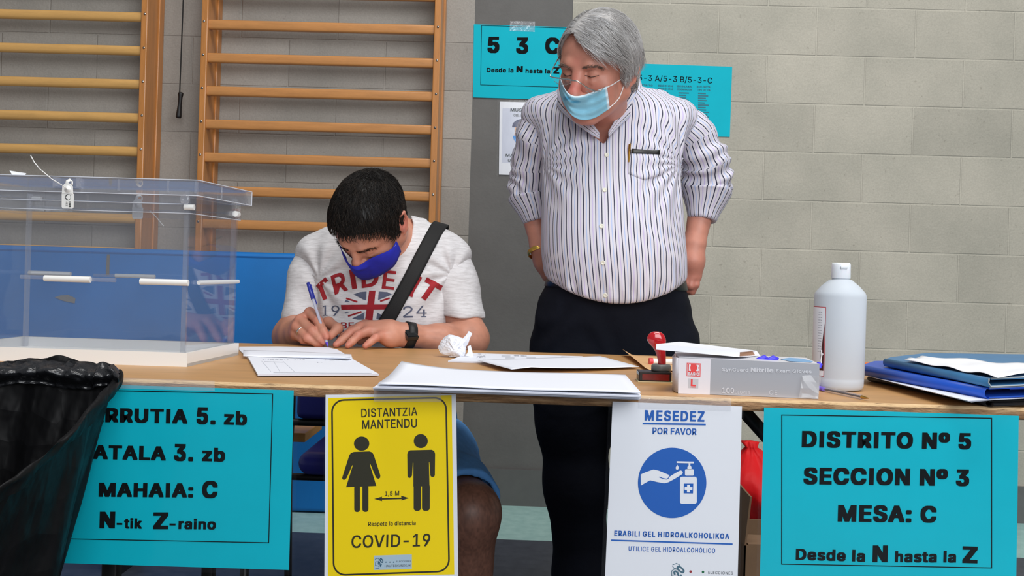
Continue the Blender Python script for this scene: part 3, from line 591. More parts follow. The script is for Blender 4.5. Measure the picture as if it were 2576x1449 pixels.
pr.poly(Z7([(655, 874), (715, 857), (712, 868), (858, 864), (856, 850), (916, 868), (858, 886), (860, 876), (712, 880), (716, 891)]), 2)
pr.text('Respete la distancia', (926.5, 1323), (1045.7, 1320.5), 10, 2, .012); pr.text('COVID-19', (883.7, 1378), (1082, 1373.5), 31, 2, .012)
pr.poly([(941, 1397.7), (1036, 1394.7), (1036, 1431.5), (941, 1434)], 3, .0005)
pr.text('ELECCIONES', (997, 1414), (1034.5, 1413), 3.4, 4, .0, .0009); pr.text('HAUTESKUNDEAK', (968, 1426.5), (1034, 1425), 5.5, 4, 0, .0009)
pr.text('20', (957, 1426), (965, 1410), 8, 5, .03, .0009, lean=-.9)
for q, mm in ((971, 5), (981, 4), (990, 5)): pr.disc((q, 1414), 1.5, 1.5, mm, .0009, 12)
pr.line([(943, 1407), (950, 1404), (955, 1408), (952, 1413), (945, 1413), (944, 1422), (953, 1424), (954, 1430), (944, 1431)], 1.2, 5, .0009)
m_lb = simple('pale_blue_label', (176, 200, 216), .5); m_yink = simple('dark_print', (44, 42, 22), .5)
pr.mb.build('sheet', [m_white, m_yel, m_yink, m_lb, m_ink2, simple('teal_print', (40, 92, 120), .5)], r); sleeve(r, [(814, 987), (1152, 985), (1158, 1466), (811, 1470)], YS - .0012)
seam_tape(r, [(940, 972), (1110, 978), (1110, 1012), (940, 1010)], YS - .0022)
r = thing('gel_notice', W(1694, 1478, YS), 'white hand gel notice with a blue circle, taped at its top', 'notice', 'health notices on the table front')
pr = Print(MB(), YS); pr.sheet([(1541, 1010), (1866.6, 1022.4), (1855, 1482), (1521, 1478)], 0)
pr.text('MESEDEZ', (1622, 1056.5), (1772, 1060), 25, 1, .035, space=1.1); pr.line([(1617, 1065.5), (1775.5, 1068)], 4.5, 1)
pr.text('POR FAVOR', (1641.5, 1091.4), (1752, 1094), 16, 1, .02)
pr.disc((1691, 1214.7), 86, 88.5, 1, n=96)
Z8 = lambda pts: [(x / 2.964 + 1320, y / 2.964 + 960) for x, y in pts]
pr.poly(Z8([(865, 692), (905, 674), (960, 655), (1000, 664), (1048, 684), (1072, 694), (1080, 704), (1076, 712), (1110, 690), (1148, 668), (1162, 662), (1174, 666), (1179, 678), (1174, 690), (1120, 724), (1072, 750), (1040, 758), (985, 748), (935, 736), (900, 755), (866, 775)]), 0, .0009)
pr.line(Z8([(1003, 711), (1030, 722), (1058, 727), (1072, 720), (1079, 704)]), 2.0, 1, .0012)
pr.poly(Z8(rrect(1158, 709, 1283, 911, 16)), 0, .0009); pr.poly(Z8(rrect(1195, 653, 1261, 701, 8)), 0, .0009)
pr.poly(Z8([(1213, 655), (1213, 636), (1222, 626), (1222, 606), (1235, 606), (1235, 626), (1243, 636), (1243, 655)]), 0, .0009); pr.poly(Z8([(1132, 594), (1261, 597), (1261, 610), (1132, 607)]), 0, .0011)
pr.poly(Z8([(1137, 618), (1146, 634), (1149, 644), (1144, 654), (1136, 657), (1128, 653), (1125, 643), (1130, 632)]), 0, .0009)
pr.poly(Z8([(1187, 760), (1257, 760), (1255, 834), (1185, 833)]), 1, .0012); pr.poly(Z8([(1211, 768), (1232, 768), (1232, 787), (1251, 787), (1250, 808), (1231, 808), (1231, 826), (1210, 826), (1210, 807), (1192, 807), (1193, 786), (1211, 786)]), 0, .0014)
pr.text('ERABILI GEL HIDROALKOHOLIKOA', (1545.4, 1347.5), (1834.5, 1355.4), 13, 1, .03, space=1.15); pr.line([(1537.6, 1359), (1843, 1368.8)], 3.6, 1)
pr.text('UTILICE GEL HIDROALCOHÓLICO', (1581.5, 1385.5), (1799, 1391), 11.5, 1, .012, space=1.15)
pr.disc((1737.5, 1438), 3.2, 3.2, 2, n=16); pr.disc((1768.7, 1438.8), 3.2, 3.2, 3, n=16); pr.text('ELECCIONES', (1782, 1443.5), (1843.6, 1445.5), 7, 4, .0, space=1.15)
pr.text('20', (1709, 1456), (1724, 1434), 14, 5, .03, lean=-1.2)
pr.line([(1692, 1421), (1702, 1417), (1710, 1421), (1706, 1429), (1696, 1430), (1692, 1424)], 1.6, 5); pr.line([(1690, 1449), (1690, 1436), (1698, 1431), (1707, 1434), (1708, 1446), (1690, 1447)], 1.6, 5)
pr.mb.build('sheet', [m_white, m_blue, simple('red_dot', (150, 40, 50), .5), simple('green_dot', (30, 110, 70), .5), m_ink2, simple('teal_print_', (70, 110, 130), .5)], r)
sleeve(r, [(1531, 1004), (1872, 1017), (1861, 1489), (1511, 1485)], YS - .0012)
seam_tape(r, [(1606, 996), (1840, 1002), (1840, 1034), (1606, 1027)], YS - .0022)

# ------------------------------------------------------------------ ballot box
m_acr = clear_film('clear_acrylic', tint=(.955, .96, .968, 1), milk=.028, ior=1.5, rough=.015, milk_col=(.70, .72, .80, 1))
m_acr2 = clear_film('thick_acrylic', tint=(.93, .935, .95, 1), milk=.11, ior=1.5, rough=.03, milk_col=(.74, .76, .82, 1))
m_wpl = simple('white_plastic', (236, 235, 232), .35, sss=.05); m_cpl = simple('cloudy_plastic', (214, 216, 218), .4)
fr = T(470, 923); bk = T(600, 893.5)
bx1 = (fr[0] * .5 + bk[0] * .5); by0 = fr[1]; by1 = bk[1]
bx1 = fr[0]; bx0 = bx1 - .46
r = thing('ballot_box', (bx1 - .23, (by0 + by1) / 2, ZT), 'clear plastic ballot box with white tray base on the left of the table', 'ballot box')
zb1 = W(470, 888, by0)[2]
b = MB(); th = .004
ins = .006
sh = (bk[0] - fr[0])          # the box stands slightly turned
def S(x, y, z): return (x + sh * (y - by0) / (by1 - by0), y, z)
def sbox(b, lo, hi, m=0): 
    (a, c, e), (d, f, g) = lo, hi
    return b.hexa([S(a, c, e), S(d, c, e), S(d, f, e), S(a, f, e), S(a, c, g), S(d, c, g), S(d, f, g), S(a, f, g)], m)
sbox(b, (bx0, by0, ZT), (bx1, by1, ZT + .006)); zr_ = zb1
sbox(b, (bx0, by0, ZT), (bx1, by0 + ins, zr_)); sbox(b, (bx0, by1 - ins, ZT), (bx1, by1, zr_)); sbox(b, (bx0, by0 + ins, ZT), (bx0 + ins, by1 - ins, zr_)); sbox(b, (bx1 - ins, by0 + ins, ZT), (bx1, by1 - ins, zr_))
b.build('base_tray', m_wpl, r)
zl0 = W(494, 493, by0)[2]; zl1 = W(495, 454, by0)[2]
x0, x1, y0, y1 = bx0 + ins + .001, bx1 - ins - .001, by0 + ins + .001, by1 - ins - .001
zt_ = zl0 + .012
for lo, hi in (((x0, y0, ZT + .0065), (x1, y0 + .002, zt_)), ((x0, y1 - .002, ZT + .0065), (x1, y1, zt_)), ((x0, y0 + .002, ZT + .0065), (x0 + .002, y1 - .002, zt_)), ((x1 - .002, y0 + .002, ZT + .0065), (x1, y1 - .002, zt_))):
    b = MB(); sbox(b, lo, hi); b.build('panel', m_acr, r)
for x in (x0 + .0025, x1 - .0105):
    for y in (y0 + .0025, y1 - .0105):
        b = MB(); sbox(b, (x, y, ZT + .0065), (x + .008, y + .008, zt_ - .002)); b.build('corner_post', m_acr2, r)
# rim strip under the lid and the lid itself
b = MB(); e = .004
zr0 = W(490, 537, by0)[2]
for lo, hi in (((x0 - e, y0 - e, zr0), (x1 + e, y0 - .001, zl0 - .0005)), ((x0 - e, y1 + .001, zr0), (x1 + e, y1 + e, zl0 - .0005)), ((x1 + .001, y0 - .001, zr0), (x1 + e, y1 + .001, zl0 - .0005)), ((x0 - e, y0 - .001, zr0), (x0 - .001, y1 + .001, zl0 - .0005))):
    sbox(b, lo, hi)
b.build('rim', m_acr, r)
b = MB(); zro = W(490, 517, by0)[2]; sbox(b, (x0 - e, y0 - e - .002, zro), (x1 - .004, y0 - e, zro + .0025)); sbox(b, (x0, y1, zro - .001), (x1 - .004, y1 + e + .002, zro + .0015)); b.build('hinge_rod', m_acr2, r)
lx0, lx1, ly0, ly1 = x0 - .012, bx1 + .010, y0 - .014, by1 + .012
lx1 = lx1 + .004
b = MB()
sbox(b, (lx0, ly0, zl1 - .003), (lx1, ly1, zl1)); 
for lo, hi in (((lx0, ly0, zl0), (lx1, ly0 + .003, zl1 - .003)), ((lx0, ly1 - .003, zl0), (lx1, ly1, zl1 - .003)), ((lx0, ly0 + .003, zl0), (lx0 + .003, ly1 - .003, zl1 - .003)), ((lx1 - .003, ly0 + .003, zl0), (lx1, ly1 - .003, zl1 - .003))): sbox(b, lo, hi)
lid = b.build('lid', m_acr2, r)
b = MB()
for x in (lx0 + .33, lx1 - .058, lx1 - .006): b = MB(); sbox(b, (x, ly0 - .0015, zl0 + .004), (x + .004, ly0 - .0001, zl1 - .002)); b.build('rib', m_acr2, lid)
b = MB(); sbox(b, (lx1, ly0 + .11, zl0 + .003), (lx1 + .0015, ly0 + .114, zl1 - .002)); b.build('rib', m_acr2, lid)
b = MB(); cx = W(178, 455, by0)[0]
for lo, hi in (((cx - .023, ly0 - .012, zl1 - .022), (cx + .023, ly0, zl1 - .019)), ((cx - .023, ly0 - .012, zl1 - .019), (cx - .020, ly0, zl1 - .001)), ((cx + .020, ly0 - .012, zl1 - .019), (cx + .023, ly0, zl1 - .001))): sbox(b, lo, hi)
b.build('latch', m_acr2, lid)
m_rimw = simple('edge_highlight', (206, 210, 220), .35)  # edge highlights of the clear lid and rim, built as pale tubes
for a_, c_ in (((lx0, ly0, zl1), (lx1, ly0, zl1)), ((lx0, ly0, zl0), (lx1, ly0, zl0)), ((lx1, ly0, zl1), (lx1, ly1, zl1)), ((lx1, ly0, zl0), (lx1, ly1, zl0)), ((lx1, ly1, zl0), (lx1, ly1, zl1))):
    MB().tube([S(*a_), S(*c_)], .0009, 6).build('lid_highlight', m_rimw, lid)
for a_, c_ in (((x0 - e, y0 - e, zr0), (x1 + e, y0 - e, zr0)), ((x1 + e, y0 - e, zr0), (x1 + e, y1 + e, zr0)), ((x0 - e, y0 - e - .002, zro + .002), (x1, y0 - e - .002, zro + .002))):
    MB().tube([S(*a_), S(*c_)], .0008, 6).build('rim_highlight', m_rimw, r)
MB().lathe(W(465, 501, ly0 - .004), [(.0, .002), (.004, .003), (.009, .002), (.0095, 0), (0, 0)], 20, 0, (0, -1, 0)).build('rivet', m_acr2, r)
# white clips half-way up and small corner clips
zc_ = W(410, 710, by0)[2]
def clip(px0, px1, py, Y, rr, nm='clip', m=None):
    a, c_ = W(px0, py, Y), W(px1, py + (px1 - px0) * .0295, Y); MB().tube([a, c_], rr, 10).build(nm, m or m_wpl, r)
clip(353, 474, 708, y0 - .004, .0058); clip(112, 228, 700, y0 - .004, .0058); clip(52, 112, 696, y0 - .003, .0036, 'clear_tube', m_acr2); clip(228, 291, 703, y0 - .003, .0036, 'clear_tube', m_acr2)
clip(72, 178, 686, y1 + .004, .0045, m=m_cpl); clip(290, 390, 693, y1 + .004, .0040, m=m_cpl); clip(236, 290, 692, y1 + .003, .003, 'clear_tube', m_acr2)
a = W(498, 704, y0 + .02); P0 = np.array(S(x1 + .004, by0 + .05, zc_)); P1 = np.array(S(x1 + .004, y1, zc_)); MB().tube([P0, P1], .0042, 10).build('clip', m_cpl, r)
clip(464, 489, 521, y0 - .004, .0055, 'corner_clip'); clip(82, 104, 500, y1 - .004, .005, 'corner_clip', m_cpl)
P0 = np.array(S(x1 + .005, y1 - .03, zr0 + .012)); MB().tube([P0, P0 + [.0, .02, 0]], .006, 10).build('corner_clip', m_wpl, r)
# security seals
def seal(px, w, pys, Y, printed, nm, lab, tail):
    s = thing('security_seal', W(px, pys[2], Y), lab, 'seal', 'white security seals on the ballot box')
    X0 = px - w / 2; b = MB(); o = .0022
    def pl(pts, th=o, m=0): b.prism([W(x, y, Y) for x, y in pts], (0, -th, 0), m)
    pl([(X0, pys[1]), (X0 + w, pys[1] + 1), (X0 + w - 1, pys[2] - 3), (X0 + w - 4, pys[2]), (X0 + 3, pys[2] - .5), (X0, pys[2] - 4)])
    pl([(X0 + 2, pys[0] + 16), (X0 + 8, pys[0] + 9), (X0 + 20, pys[0] + 9), (X0 + w - 3, pys[0] + 16), (X0 + w - 2, pys[1] + 1), (X0 + 1, pys[1])], .003)
    b.lathe(W(px - 1, pys[0] + 23, Y - .003), [(0, .0025), (.002, .0025), (.0025, .001), (.006, .001), (.0065, 0)], 18, 0, (0, -1, 0))
    if printed:
        P = Print(b, Y - o)
        P.text('EHB', (px + 2.5, pys[1] + 22), (px + 2, pys[1] + 36), 5, 1, .03, .0004, lean=1.0) if False else None
    body = b.build('tag', m_wpl, s, )
    MB().tube([W(px - 4, pys[0] + 12, Y - .001), W(px - 2, pys[0] + 3, Y - .003), W(px + 5, pys[0] - 1, Y), W(px + 10, pys[0] + 4, Y + .004), W(px + 10, pys[0] + 12, Y + .001)], .0032, 8, flat=.5).build('loop', m_wpl, s)
    MB().tube([W(x, y, Y - dy) for x, y, dy in tail], .0009, 6).build('tail', m_wpl, s)
    return s
def seal_print(s, px, y0_, Y):
    b = MB(); P = Print(b, Y)
    def rt(tx, x, ya, yb, h, bold):      # text running downwards, tops to the right
        V, Fc = glyphs(tx, bold); ch = cap_h(bold); xa, xb = V[:, 0].min(), V[:, 0].max()
        b.add([P.P(x + v / ch * h, ya + (yb - ya) * (u - xa) / (xb - xa), .0004) for u, v in V], Fc, 0)
    rt('EHB', px + 1.0, y0_ + 20, y0_ + 34, 5.2, .04); rt('JEZ', px - 6.5, y0_ + 20, y0_ + 32, 4.6, .0)
    P.disc((px - 1, y0_ + 9), 7.2, 7.8, 0, .0003, 24); P.disc((px - 1, y0_ + 9), 6.4, 7.0, 1, .0005, 24); P.poly([(px - 7.4, y0_ + 9)] + [(px - 1 - 6.2 * math.sin(a), y0_ + 9 - 6.8 * math.cos(a)) for a in np.linspace(0, math.pi, 12)], 0, .0007)
    b.build('print', [m_ink, m_wpl], s)
Ysl = ly0 - .0165
s = seal(171.5, 30, (453, 487, 525), Ysl, True, 'seal', 'white tag seal with long raised tail on the ballot box front latch', [(170, 476, .004), (158, 467, .02), (130, 450, .03), (100, 425, .032), (86, 408, .03), (77, 391, .025)])
seal_print(s, 172, 487, Ysl - .0024)
seal(347, 27, (492, 522, 551), ly1 + .012, False, 'seal', 'cloudy tag seal hanging on the far side of the ballot box', [(376, 530, .0), (392, 545, -.002), (404, 560, 0), (412, 569, 0)])
# slip of paper on the lid
Z1 = zl1 + .0008
b = MB(); b.prism([W(24, 430, by0 + .10), W(66, 436.5, by0 + .12), W(64, 440, by0 + .10), W(30, 439, by0 + .09)], (0, 0, .0006)); put(b.build('paper_slip', m_white), 'small white paper slip lying on the ballot box lid', 'paper slip')

# ------------------------------------------------------------------ papers on the table
def slab(b, pts, z0, z1, m=0, ms=None):
    b.prism([T(x, y, z1) * [1, 1, 0] + [0, 0, z0] for x, y in pts], (0, 0, z1 - z0), m, ms)
m_pap2 = simple('white_office_paper', (236, 239, 248), .6); m_pedge = simple('paper_edges', (205, 208, 220), .7); m_gray = simple('grey_print', (168, 170, 180), .6); m_lgray = simple('pale_grey_print', (205, 208, 216), .6)
def dash(b, x0, y0, x1, y1, w, z, m=1): 
    P = [T(x0, y0, z), T(x1, y1, z), T(x1, y1 + w, z), T(x0, y0 + w, z)]; b.add(P, [(3, 2, 1, 0)], m)
def dashes(b, x0, y0, x1, y1, w, z, m=1, k=22):
    e = np.sort(rng.uniform(0, 1, 2 * k)); 
    for q in range(k):
        u, v = e[2 * q], e[2 * q + 1]; dash(b, x0 + (x1 - x0) * u, y0 + (y1 - y0) * u, x0 + (x1 - x0) * v, y0 + (y1 - y0) * v, w, z, m)
b = MB(); slab(b, [(601, 879), (602, 872), (700, 871.5), (824, 873.5), (848, 879), (866, 889), (868, 900), (648, 925)], ZT + .0004, ZT + .0016)
put(b.build('document_sheet', m_pap2), 'white form sheet under the booklet by the writing hand', 'paper')
r = thing('document_booklet', T(780, 915), 'open white booklet of ruled forms in front of the writing man', 'booklet')
b = MB(); slab(b, [(614, 880), (648.4, 941.5), (953, 940.5), (887, 903), (884, 893.5), (864, 890)], ZT + .002, ZT + .0052, 0, 1)
zz = ZT + .0056
dashes(b, 745, 893, 877, 896.5, 2.6, zz, 2, 26); dashes(b, 652, 889.5, 688, 891, 1.6, zz, 3, 8); dashes(b, 770, 890.5, 800, 891, 1.2, zz, 3, 6)
dashes(b, 660, 902.5, 770, 903.5, 1.4, zz, 3, 20); dashes(b, 805, 904.5, 880, 905.5, 1.6, zz, 3, 8); dashes(b, 795, 910.5, 816, 911, 1.4, zz, 2, 4)
for xa, ya, xb, yb_ in ((658, 908, 681, 934), (688, 908, 704, 935), (712, 908.5, 742, 936)):
    b.add([T(xa, ya, zz), T(xa + .8, ya, zz), T(xb + .8, yb_, zz), T(xb, yb_, zz)], [(0, 1, 2, 3)], 3)
dash(b, 665, 909, 713, 910.5, .8, zz, 3); dash(b, 688, 937, 935, 938, .6, zz, 3)
b.build('pages', [m_pap2, m_pedge, m_gray, m_lgray], r)
# folded-over leaf of the booklet
P = []
for v in np.linspace(0, 1, 9):
    row = []
    for u in np.linspace(0, 1, 14):
        x = 612 + (884 - 612) * u; yb_ = 896 + 8 * u; yt = 881.5 + 10 * u ** 1.5
        z = ZT + .0062 + .006 * math.sin(v * math.pi) * (.4 + .6 * u)
        row.append(T(x + v * 0, yb_ + (yt - yb_) * v, z))
    P.append(row)
MB().grid(np.array(P), 0, True, .0004).build('turned_leaf', m_pap2, r)
# big stack of A3 sheets
r = thing('paper_stack', T(1280, 965), 'thick stack of white A3 sheets overhanging the table front edge', 'paper stack')
lay = [([(940, 977.5), (1606, 1001.5), (1612, 999), (1575, 946.5), (1010, 928.5)], 0, .0030), ([(938, 975), (1611, 999.5), (1612, 997), (1574, 946.5), (1010, 928)], .0033, .0062), ([(944, 973), (1611, 996), (1612, 993), (1574, 946), (1010, 927.5)], .0066, .0092)]
for pts, a, c_ in lay:
    b = MB(); slab(b, pts, ZT + a + .0003, ZT + c_, 0, 1); b.build('sheet_bundle', [m_pap2, m_pedge], r)
P = []
for v in np.linspace(0, 1, 16):
    row = []
    for u in np.linspace(0, 1, 24):
        q = np.array([951, 967.]) * (1 - u) * (1 - v) + np.array([1611, 990.]) * u * (1 - v) + np.array([1573, 946.]) * u * v + np.array([1009, 928.]) * (1 - u) * v
        p = T(q[0], q[1], ZT + .0125); p[2] += .012 * max(0, 1 - u / .30) ** 2 * max(0, (v - .35) / .65) ** 1.6 + .0008 * math.sin(u * 9)
        row.append(p)
    P.append(row)
b = MB(); b.grid(np.array(P), 0, True, .0022); b.build('top_sheet', [m_pap2], r)
b = MB(); zz = ZT + .0137
for k in range(1): dashes(b, 1150, 947.5, 1420, 956, 2.0, zz, 0, 34); dashes(b, 1250, 958.5, 1505, 966, 1.8, zz, 0, 30)
b.build('faint_print', m_lgray, r)
# loose sheet, back stack, envelope
def sheet_t(name, c, lab, cat, zf, m=None, th=.0004, n=14, z0=.0016):
    P = []
    for v in np.linspace(0, 1, n):
        row = []
        for u in np.linspace(0, 1, n):
            q = sum(np.array(c[k], float) * w for k, w in enumerate(((1 - u) * (1 - v), u * (1 - v), u * v, (1 - u) * v)))
            p = T(q[0], q[1], ZT + z0); p[2] += zf(u, v); row.append(p)
        P.append(row)
    return put(MB().grid(np.array(P), 0, True, th).build(name, m or m_pap2), lab, cat)
b = MB(); slab(b, [(1127, 907.5), (1180, 888), (1465, 896), (1474, 905), (1290, 912)], ZT + .0003, ZT + .0036, 0, 1)
zz = ZT + .0040
for q in range(5): dashes(b, 1199, 889.5 + q * 3.0, 1222, 890 + q * 3.0, 1.0, zz, 2, 8)
for x, y in ((1262, 893), (1272, 898), (1325, 897), (1400, 899), (1412, 896), (1440, 901)): dash(b, x, y, x + 22, y + .7, 4.5, zz, 3)
dashes(b, 1290, 893.5, 1325, 894.5, 1.6, zz, 2, 8)
put(b.build('paper_pile', [m_pap2, m_pedge, m_gray, m_lgray]), 'flat pile of printed white sheets behind the loose page, near the paper ball', 'paper pile')
sheet_t('loose_page', [(1287, 941), (1199, 913), (1509, 902), (1608, 927)], 'single blank white page lying askew behind the big A3 stack', 'paper', lambda u, v: .011 * max(0, 1 - abs(v - .15) * 1.3) ** 2 * (1 - u) * .7 + .004 + .002 * u)
m_kraft = simple('kraft_paper', (218, 172, 122), .7, var=.06, vs=30)
sheet_t('kraft_envelope', [(1624, 932), (1700, 934), (1712, 899), (1566, 893)], 'tan kraft envelope lying behind the red rubber stamp', 'envelope', lambda u, v: .012 * max(0, 1 - u * 6) ** 1 * (.3 + .7 * v) + .001, m_kraft)
r = thing('marker_tube', T(1662, 912), 'small white tube with red end lying behind the red stamp', 'marker')
a, c_ = T(1642, 909, ZT + .009), T(1700, 910, ZT + .009); MB().tube([a, c_], .0065, 14).build('barrel', m_wpl, r)
MB().tube([a + (a - c_) * .16, a + (a - c_) * .001], .0075, 14).build('cap', simple('red_plastic', (220, 60, 70), .4), r)
# crumpled ball
bm = bmesh.new(); bmesh.ops.create_icosphere(bm, subdivisions=4, radius=1)
V = np.array([v.co[:] for v in bm.verts]); K = rng.normal(size=(26, 3)); K /= np.linalg.norm(K, axis=1)[:, None]; hK = rng.uniform(.62, .98, 26)
rad = np.min(np.where(V @ K.T > .05, hK[None] / np.maximum(V @ K.T, .05), 9), 1); rad = np.clip(rad, .5, 1.25)     # flat crumpled facets
K2 = rng.normal(size=(16, 3)); K2 /= np.linalg.norm(K2, axis=1)[:, None]; D2 = rng.normal(size=(16, 3))
for k_, d_ in zip(K2, D2):
    n_ = np.cross(k_, d_); n_ /= np.linalg.norm(n_); near_ = np.clip(1 - np.linalg.norm(V - k_, axis=1) / .8, 0, 1); rad -= .20 * near_ * np.clip(1 - np.abs(V @ n_) / .10, 0, 1)
rad += rng.normal(0, .012, len(V))
S_ = np.array([.034, .028, .027]); C0 = T(1140, 899); C0[2] = ZT + .0235
V = V * rad[:, None] * S_; V[:, 2] = np.maximum(V[:, 2], -.0225); V[:, 0] -= np.clip(-V[:, 0] / .03 - .2, 0, 1) * .008
for v, co_ in zip(bm.verts, V + C0): v.co = Vector(co_)
b = MB(); b.frombm(bm, 0, False)
sp = [(1160, 868, 0), (1171, 858, 0), (1178, 846, 0), (1184, 836, 0)]; P = []
for k, (x, y, _) in enumerate(sp):
    w_ = (16, 11, 7, 7)[k]; P.append([W(x - w_ * .7, y - w_ * .5, C0[1]) , W(x, y, C0[1] - .006 + .003 * k), W(x + w_ * .6, y + w_ * .5, C0[1] + .003)])
b.grid(np.array(P), 0, False, .0006)
P = [[W(1176, 872, C0[1] - .012), W(1184, 868, C0[1] - .004)], [W(1178, 884, C0[1] - .012), W(1187, 880, C0[1] - .002)], [W(1172, 895, C0[1] - .012), W(1192, 899, C0[1] - .004)]]
b.grid(np.array(P), 0, False, .0006)
put(b.build('paper_ball', simple('crumpled_paper', (226, 228, 236), .65)), 'crumpled white paper ball beside the seated man\'s forearm', 'crumpled paper')

# ------------------------------------------------------------------ stamp and ink pad
m_red = simple('red_lacquer', (178, 16, 28), .12, coat=.6); m_dkbox = simple('dark_case', (26, 18, 16), .3)
pb = T(1607, 961.5); pb2 = T(1688, 963)
r = thing('ink_pad', (pb[0] + .028, pb[1] + .02, ZT), 'black ink pad case with red front under the rubber stamp', 'ink pad')
zk = W(1607, 934.5, pb[1])[2]; wd = pb2[0] - pb[0]; yd = .042
MB().box((pb[0] - .002, pb[1] - .0015, ZT + .0002), (pb[0] + wd + .003, pb[1] + yd + .002, ZT + .0022)).build('base_plate', simple('cream_edge', (214, 200, 160), .5), r)
b = MB(); b.rbox((pb[0], pb[1], ZT + .0024), (pb[0] + wd, pb[1] + yd, zk), .0015, 0, 2, smooth=False); b.build('case', m_dkbox, r)
MB().box((pb[0] + .006, pb[1] - .0006, ZT + .0045), (pb[0] + wd - .004, pb[1] - .0001, zk - .004)).build('red_window', simple('red_ink_window', (120, 20, 12), .25, var=.35, vs=60), r)
MB().box((pb[0] - .0006, pb[1] + .004, ZT + .013), (pb[0] - .0001, pb[1] + yd - .004, zk - .0015)).build('side_sticker', m_lb, r)
ys = pb[1] + .024; cs = W(1663, 930, ys); zd = zk + .0005
r = thing('rubber_stamp', (cs[0], ys, zk), 'red handled rubber stamp standing on the ink pad', 'stamp')
zd1 = W(1663, 916.5, ys)[2]
MB().lathe((cs[0], ys, zk + .0002), [(0, 0), (.0175, 0), (.0182, .002), (.0182, zd1 - zk - .003), (.016, zd1 - zk), (0, zd1 - zk)], 32).build('mount', simple('grey_mount', (112, 112, 110), .35, .2), r)
# paddle handle: elliptical sections
hp = [(1665.5, 919, 9.5, .0050), (1665, 908, 10, .0052), (1663.5, 895, 11.5, .0055), (1661.5, 884, 13, .006), (1658, 874, 16, .0066), (1654, 866, 20, .0075), (1652, 857, 23.5, .0082), (1651, 849, 23, .0082), (1651, 841, 19, .0075), (1651, 836, 12.5, .0058), (1651, 834, 5, .003)]
n = 22; a = np.arange(n) / n * 2 * math.pi; V = []
for x, y, wpx, ry in hp:
    c_ = W(x, y, ys); V.append(c_ + np.stack([np.cos(a) * wpx / pxm(ys), np.sin(a) * ry, 0 * a], 1))
b = MB(); b.add(np.vstack(V), [(i * n + q, i * n + (q + 1) % n, (i + 1) * n + (q + 1) % n, (i + 1) * n + q) for i in range(len(hp) - 1) for q in range(n)], 0, True); b.add(V[-1], [tuple(range(n))]); b.build('handle', m_red, r)

# ------------------------------------------------------------------ glove box
gA, gB = T(1705.6, 989.9) + [0, 0, .0005], T(2059, 1004.5) + [0, 0, .0005]; gY = (gA[1] + gB[1]) / 2
gz = W(1708.7, 899.5, gA[1])[2]; gdep = .115
m_gw = simple('box_white', (222, 219, 226), .35); m_gs = simple('box_silver', (172, 174, 181), .28, .25); m_gt = simple('box_top', (214, 214, 220), .4); m_gl = simple('silver_print', (205, 207, 214), .35); m_gr = simple('red_print', (222, 62, 62), .45); m_gg = simple('grey_patch', (190, 190, 196), .4)
r = thing('glove_box', ((gA[0] + gB[0]) / 2, gY + gdep / 2, ZT), 'grey and white box of 100 nitrile gloves near the front edge', 'glove box')
b = MB(); dv = (gB - gA) * [1, 1, 0]; bkv = np.array([-dv[1], dv[0], 0]) / np.linalg.norm(dv) * gdep
sl = W(1711, 900, gA[1])[0] - gA[0]
A0 = gA.copy(); B0 = gB.copy(); A1 = A0 + [0, 0, gz - ZT]; B1 = B0 + [0, 0, gz - ZT - .002]
b.hexa([A0, B0, B0 + bkv, A0 + bkv, A1, B1, B1 + bkv, A1 + bkv], 0)
b.m[-6:] = [3, 2, 1, 0, 2, 0]
b.m[-4] = 1
dn = np.array([dv[1], -dv[0], 0]) / np.linalg.norm(dv)
class GPrint(Print):
    def P(s, px, py, off):       # onto the slightly turned front face
        d_ = ray(px, py); nrm = dn; k_ = (A0 - [0, 0, ZC]).dot(nrm) / d_.dot(nrm); p = d_ * k_ + [0, 0, ZC]; return p + nrm * off
pr = GPrint(b, 0)
pr.poly([(1707, 900.5), (1788, 903.5), (1785.5, 993), (1705.8, 989.6)], 0, .0002)
pr.poly([(1727.6, 912.6), (1763, 914.3), (1761.7, 948.2), (1727, 946.2)], 5, .0004); pr.frame([(1729.6, 914.8), (1761, 916.3), (1759.8, 946), (1729, 944.2)], .8, 0, .0006)
pr.text('BASIC', (1731, 943), (1758, 944.3), 7.2, 0, .05, .0007); pr.poly([(1733, 916.5), (1738, 916.8), (1736, 925), (1738, 933), (1732.6, 932.6)], 0, .0007); pr.poly([(1752, 917.3), (1758, 918), (1758.6, 922), (1756, 925.5), (1758.5, 929), (1757, 934), (1751, 933.4), (1754, 925.5)], 0, .0007)
pr.poly([(1731.3, 951.8), (1757, 953), (1756.3, 977), (1731, 975.8)], 6, .0004); pr.poly([(1738, 953.5), (1742.5, 953.7), (1742, 967.5), (1750, 968), (1749.8, 972), (1737.4, 971.4)], 5, .0007)
pr.text('LARGE', (1737.5, 975.2), (1750, 975.8), 2.2, 5, .0, .0007)
pr.text('SynGuard', (1816, 933), (1882, 935), 8, 4, .035); pr.text('Nitrile', (1888, 935), (1945, 936.4), 10.5, 4, .045); pr.text('Exam Gloves', (1951, 936.5), (2041, 938.5), 8, 4, .035)
pr.text('100', (1816, 988), (1846, 989.3), 13.5, 4, .02); pr.text('GLOVES', (1848, 989.5), (1886, 991), 7, 4, 0); pr.text('CE', (1935, 992.5), (1955, 993.3), 11, 4, .0, space=1.2)
b.build('carton', [m_gw, m_gs, m_gt, m_gw, m_gl, m_gr, m_gg], r)
P = [[W(1708, 901 + k * 44, A0[1] + .001), W(1698, 898 + k * 46, A0[1] - .004 + .02), W(1692, 896 + k * 46, A0[1] + .045), W(1697, 890 + k * 42, A0[1] + .085)] for k in (0, 1, 2)]
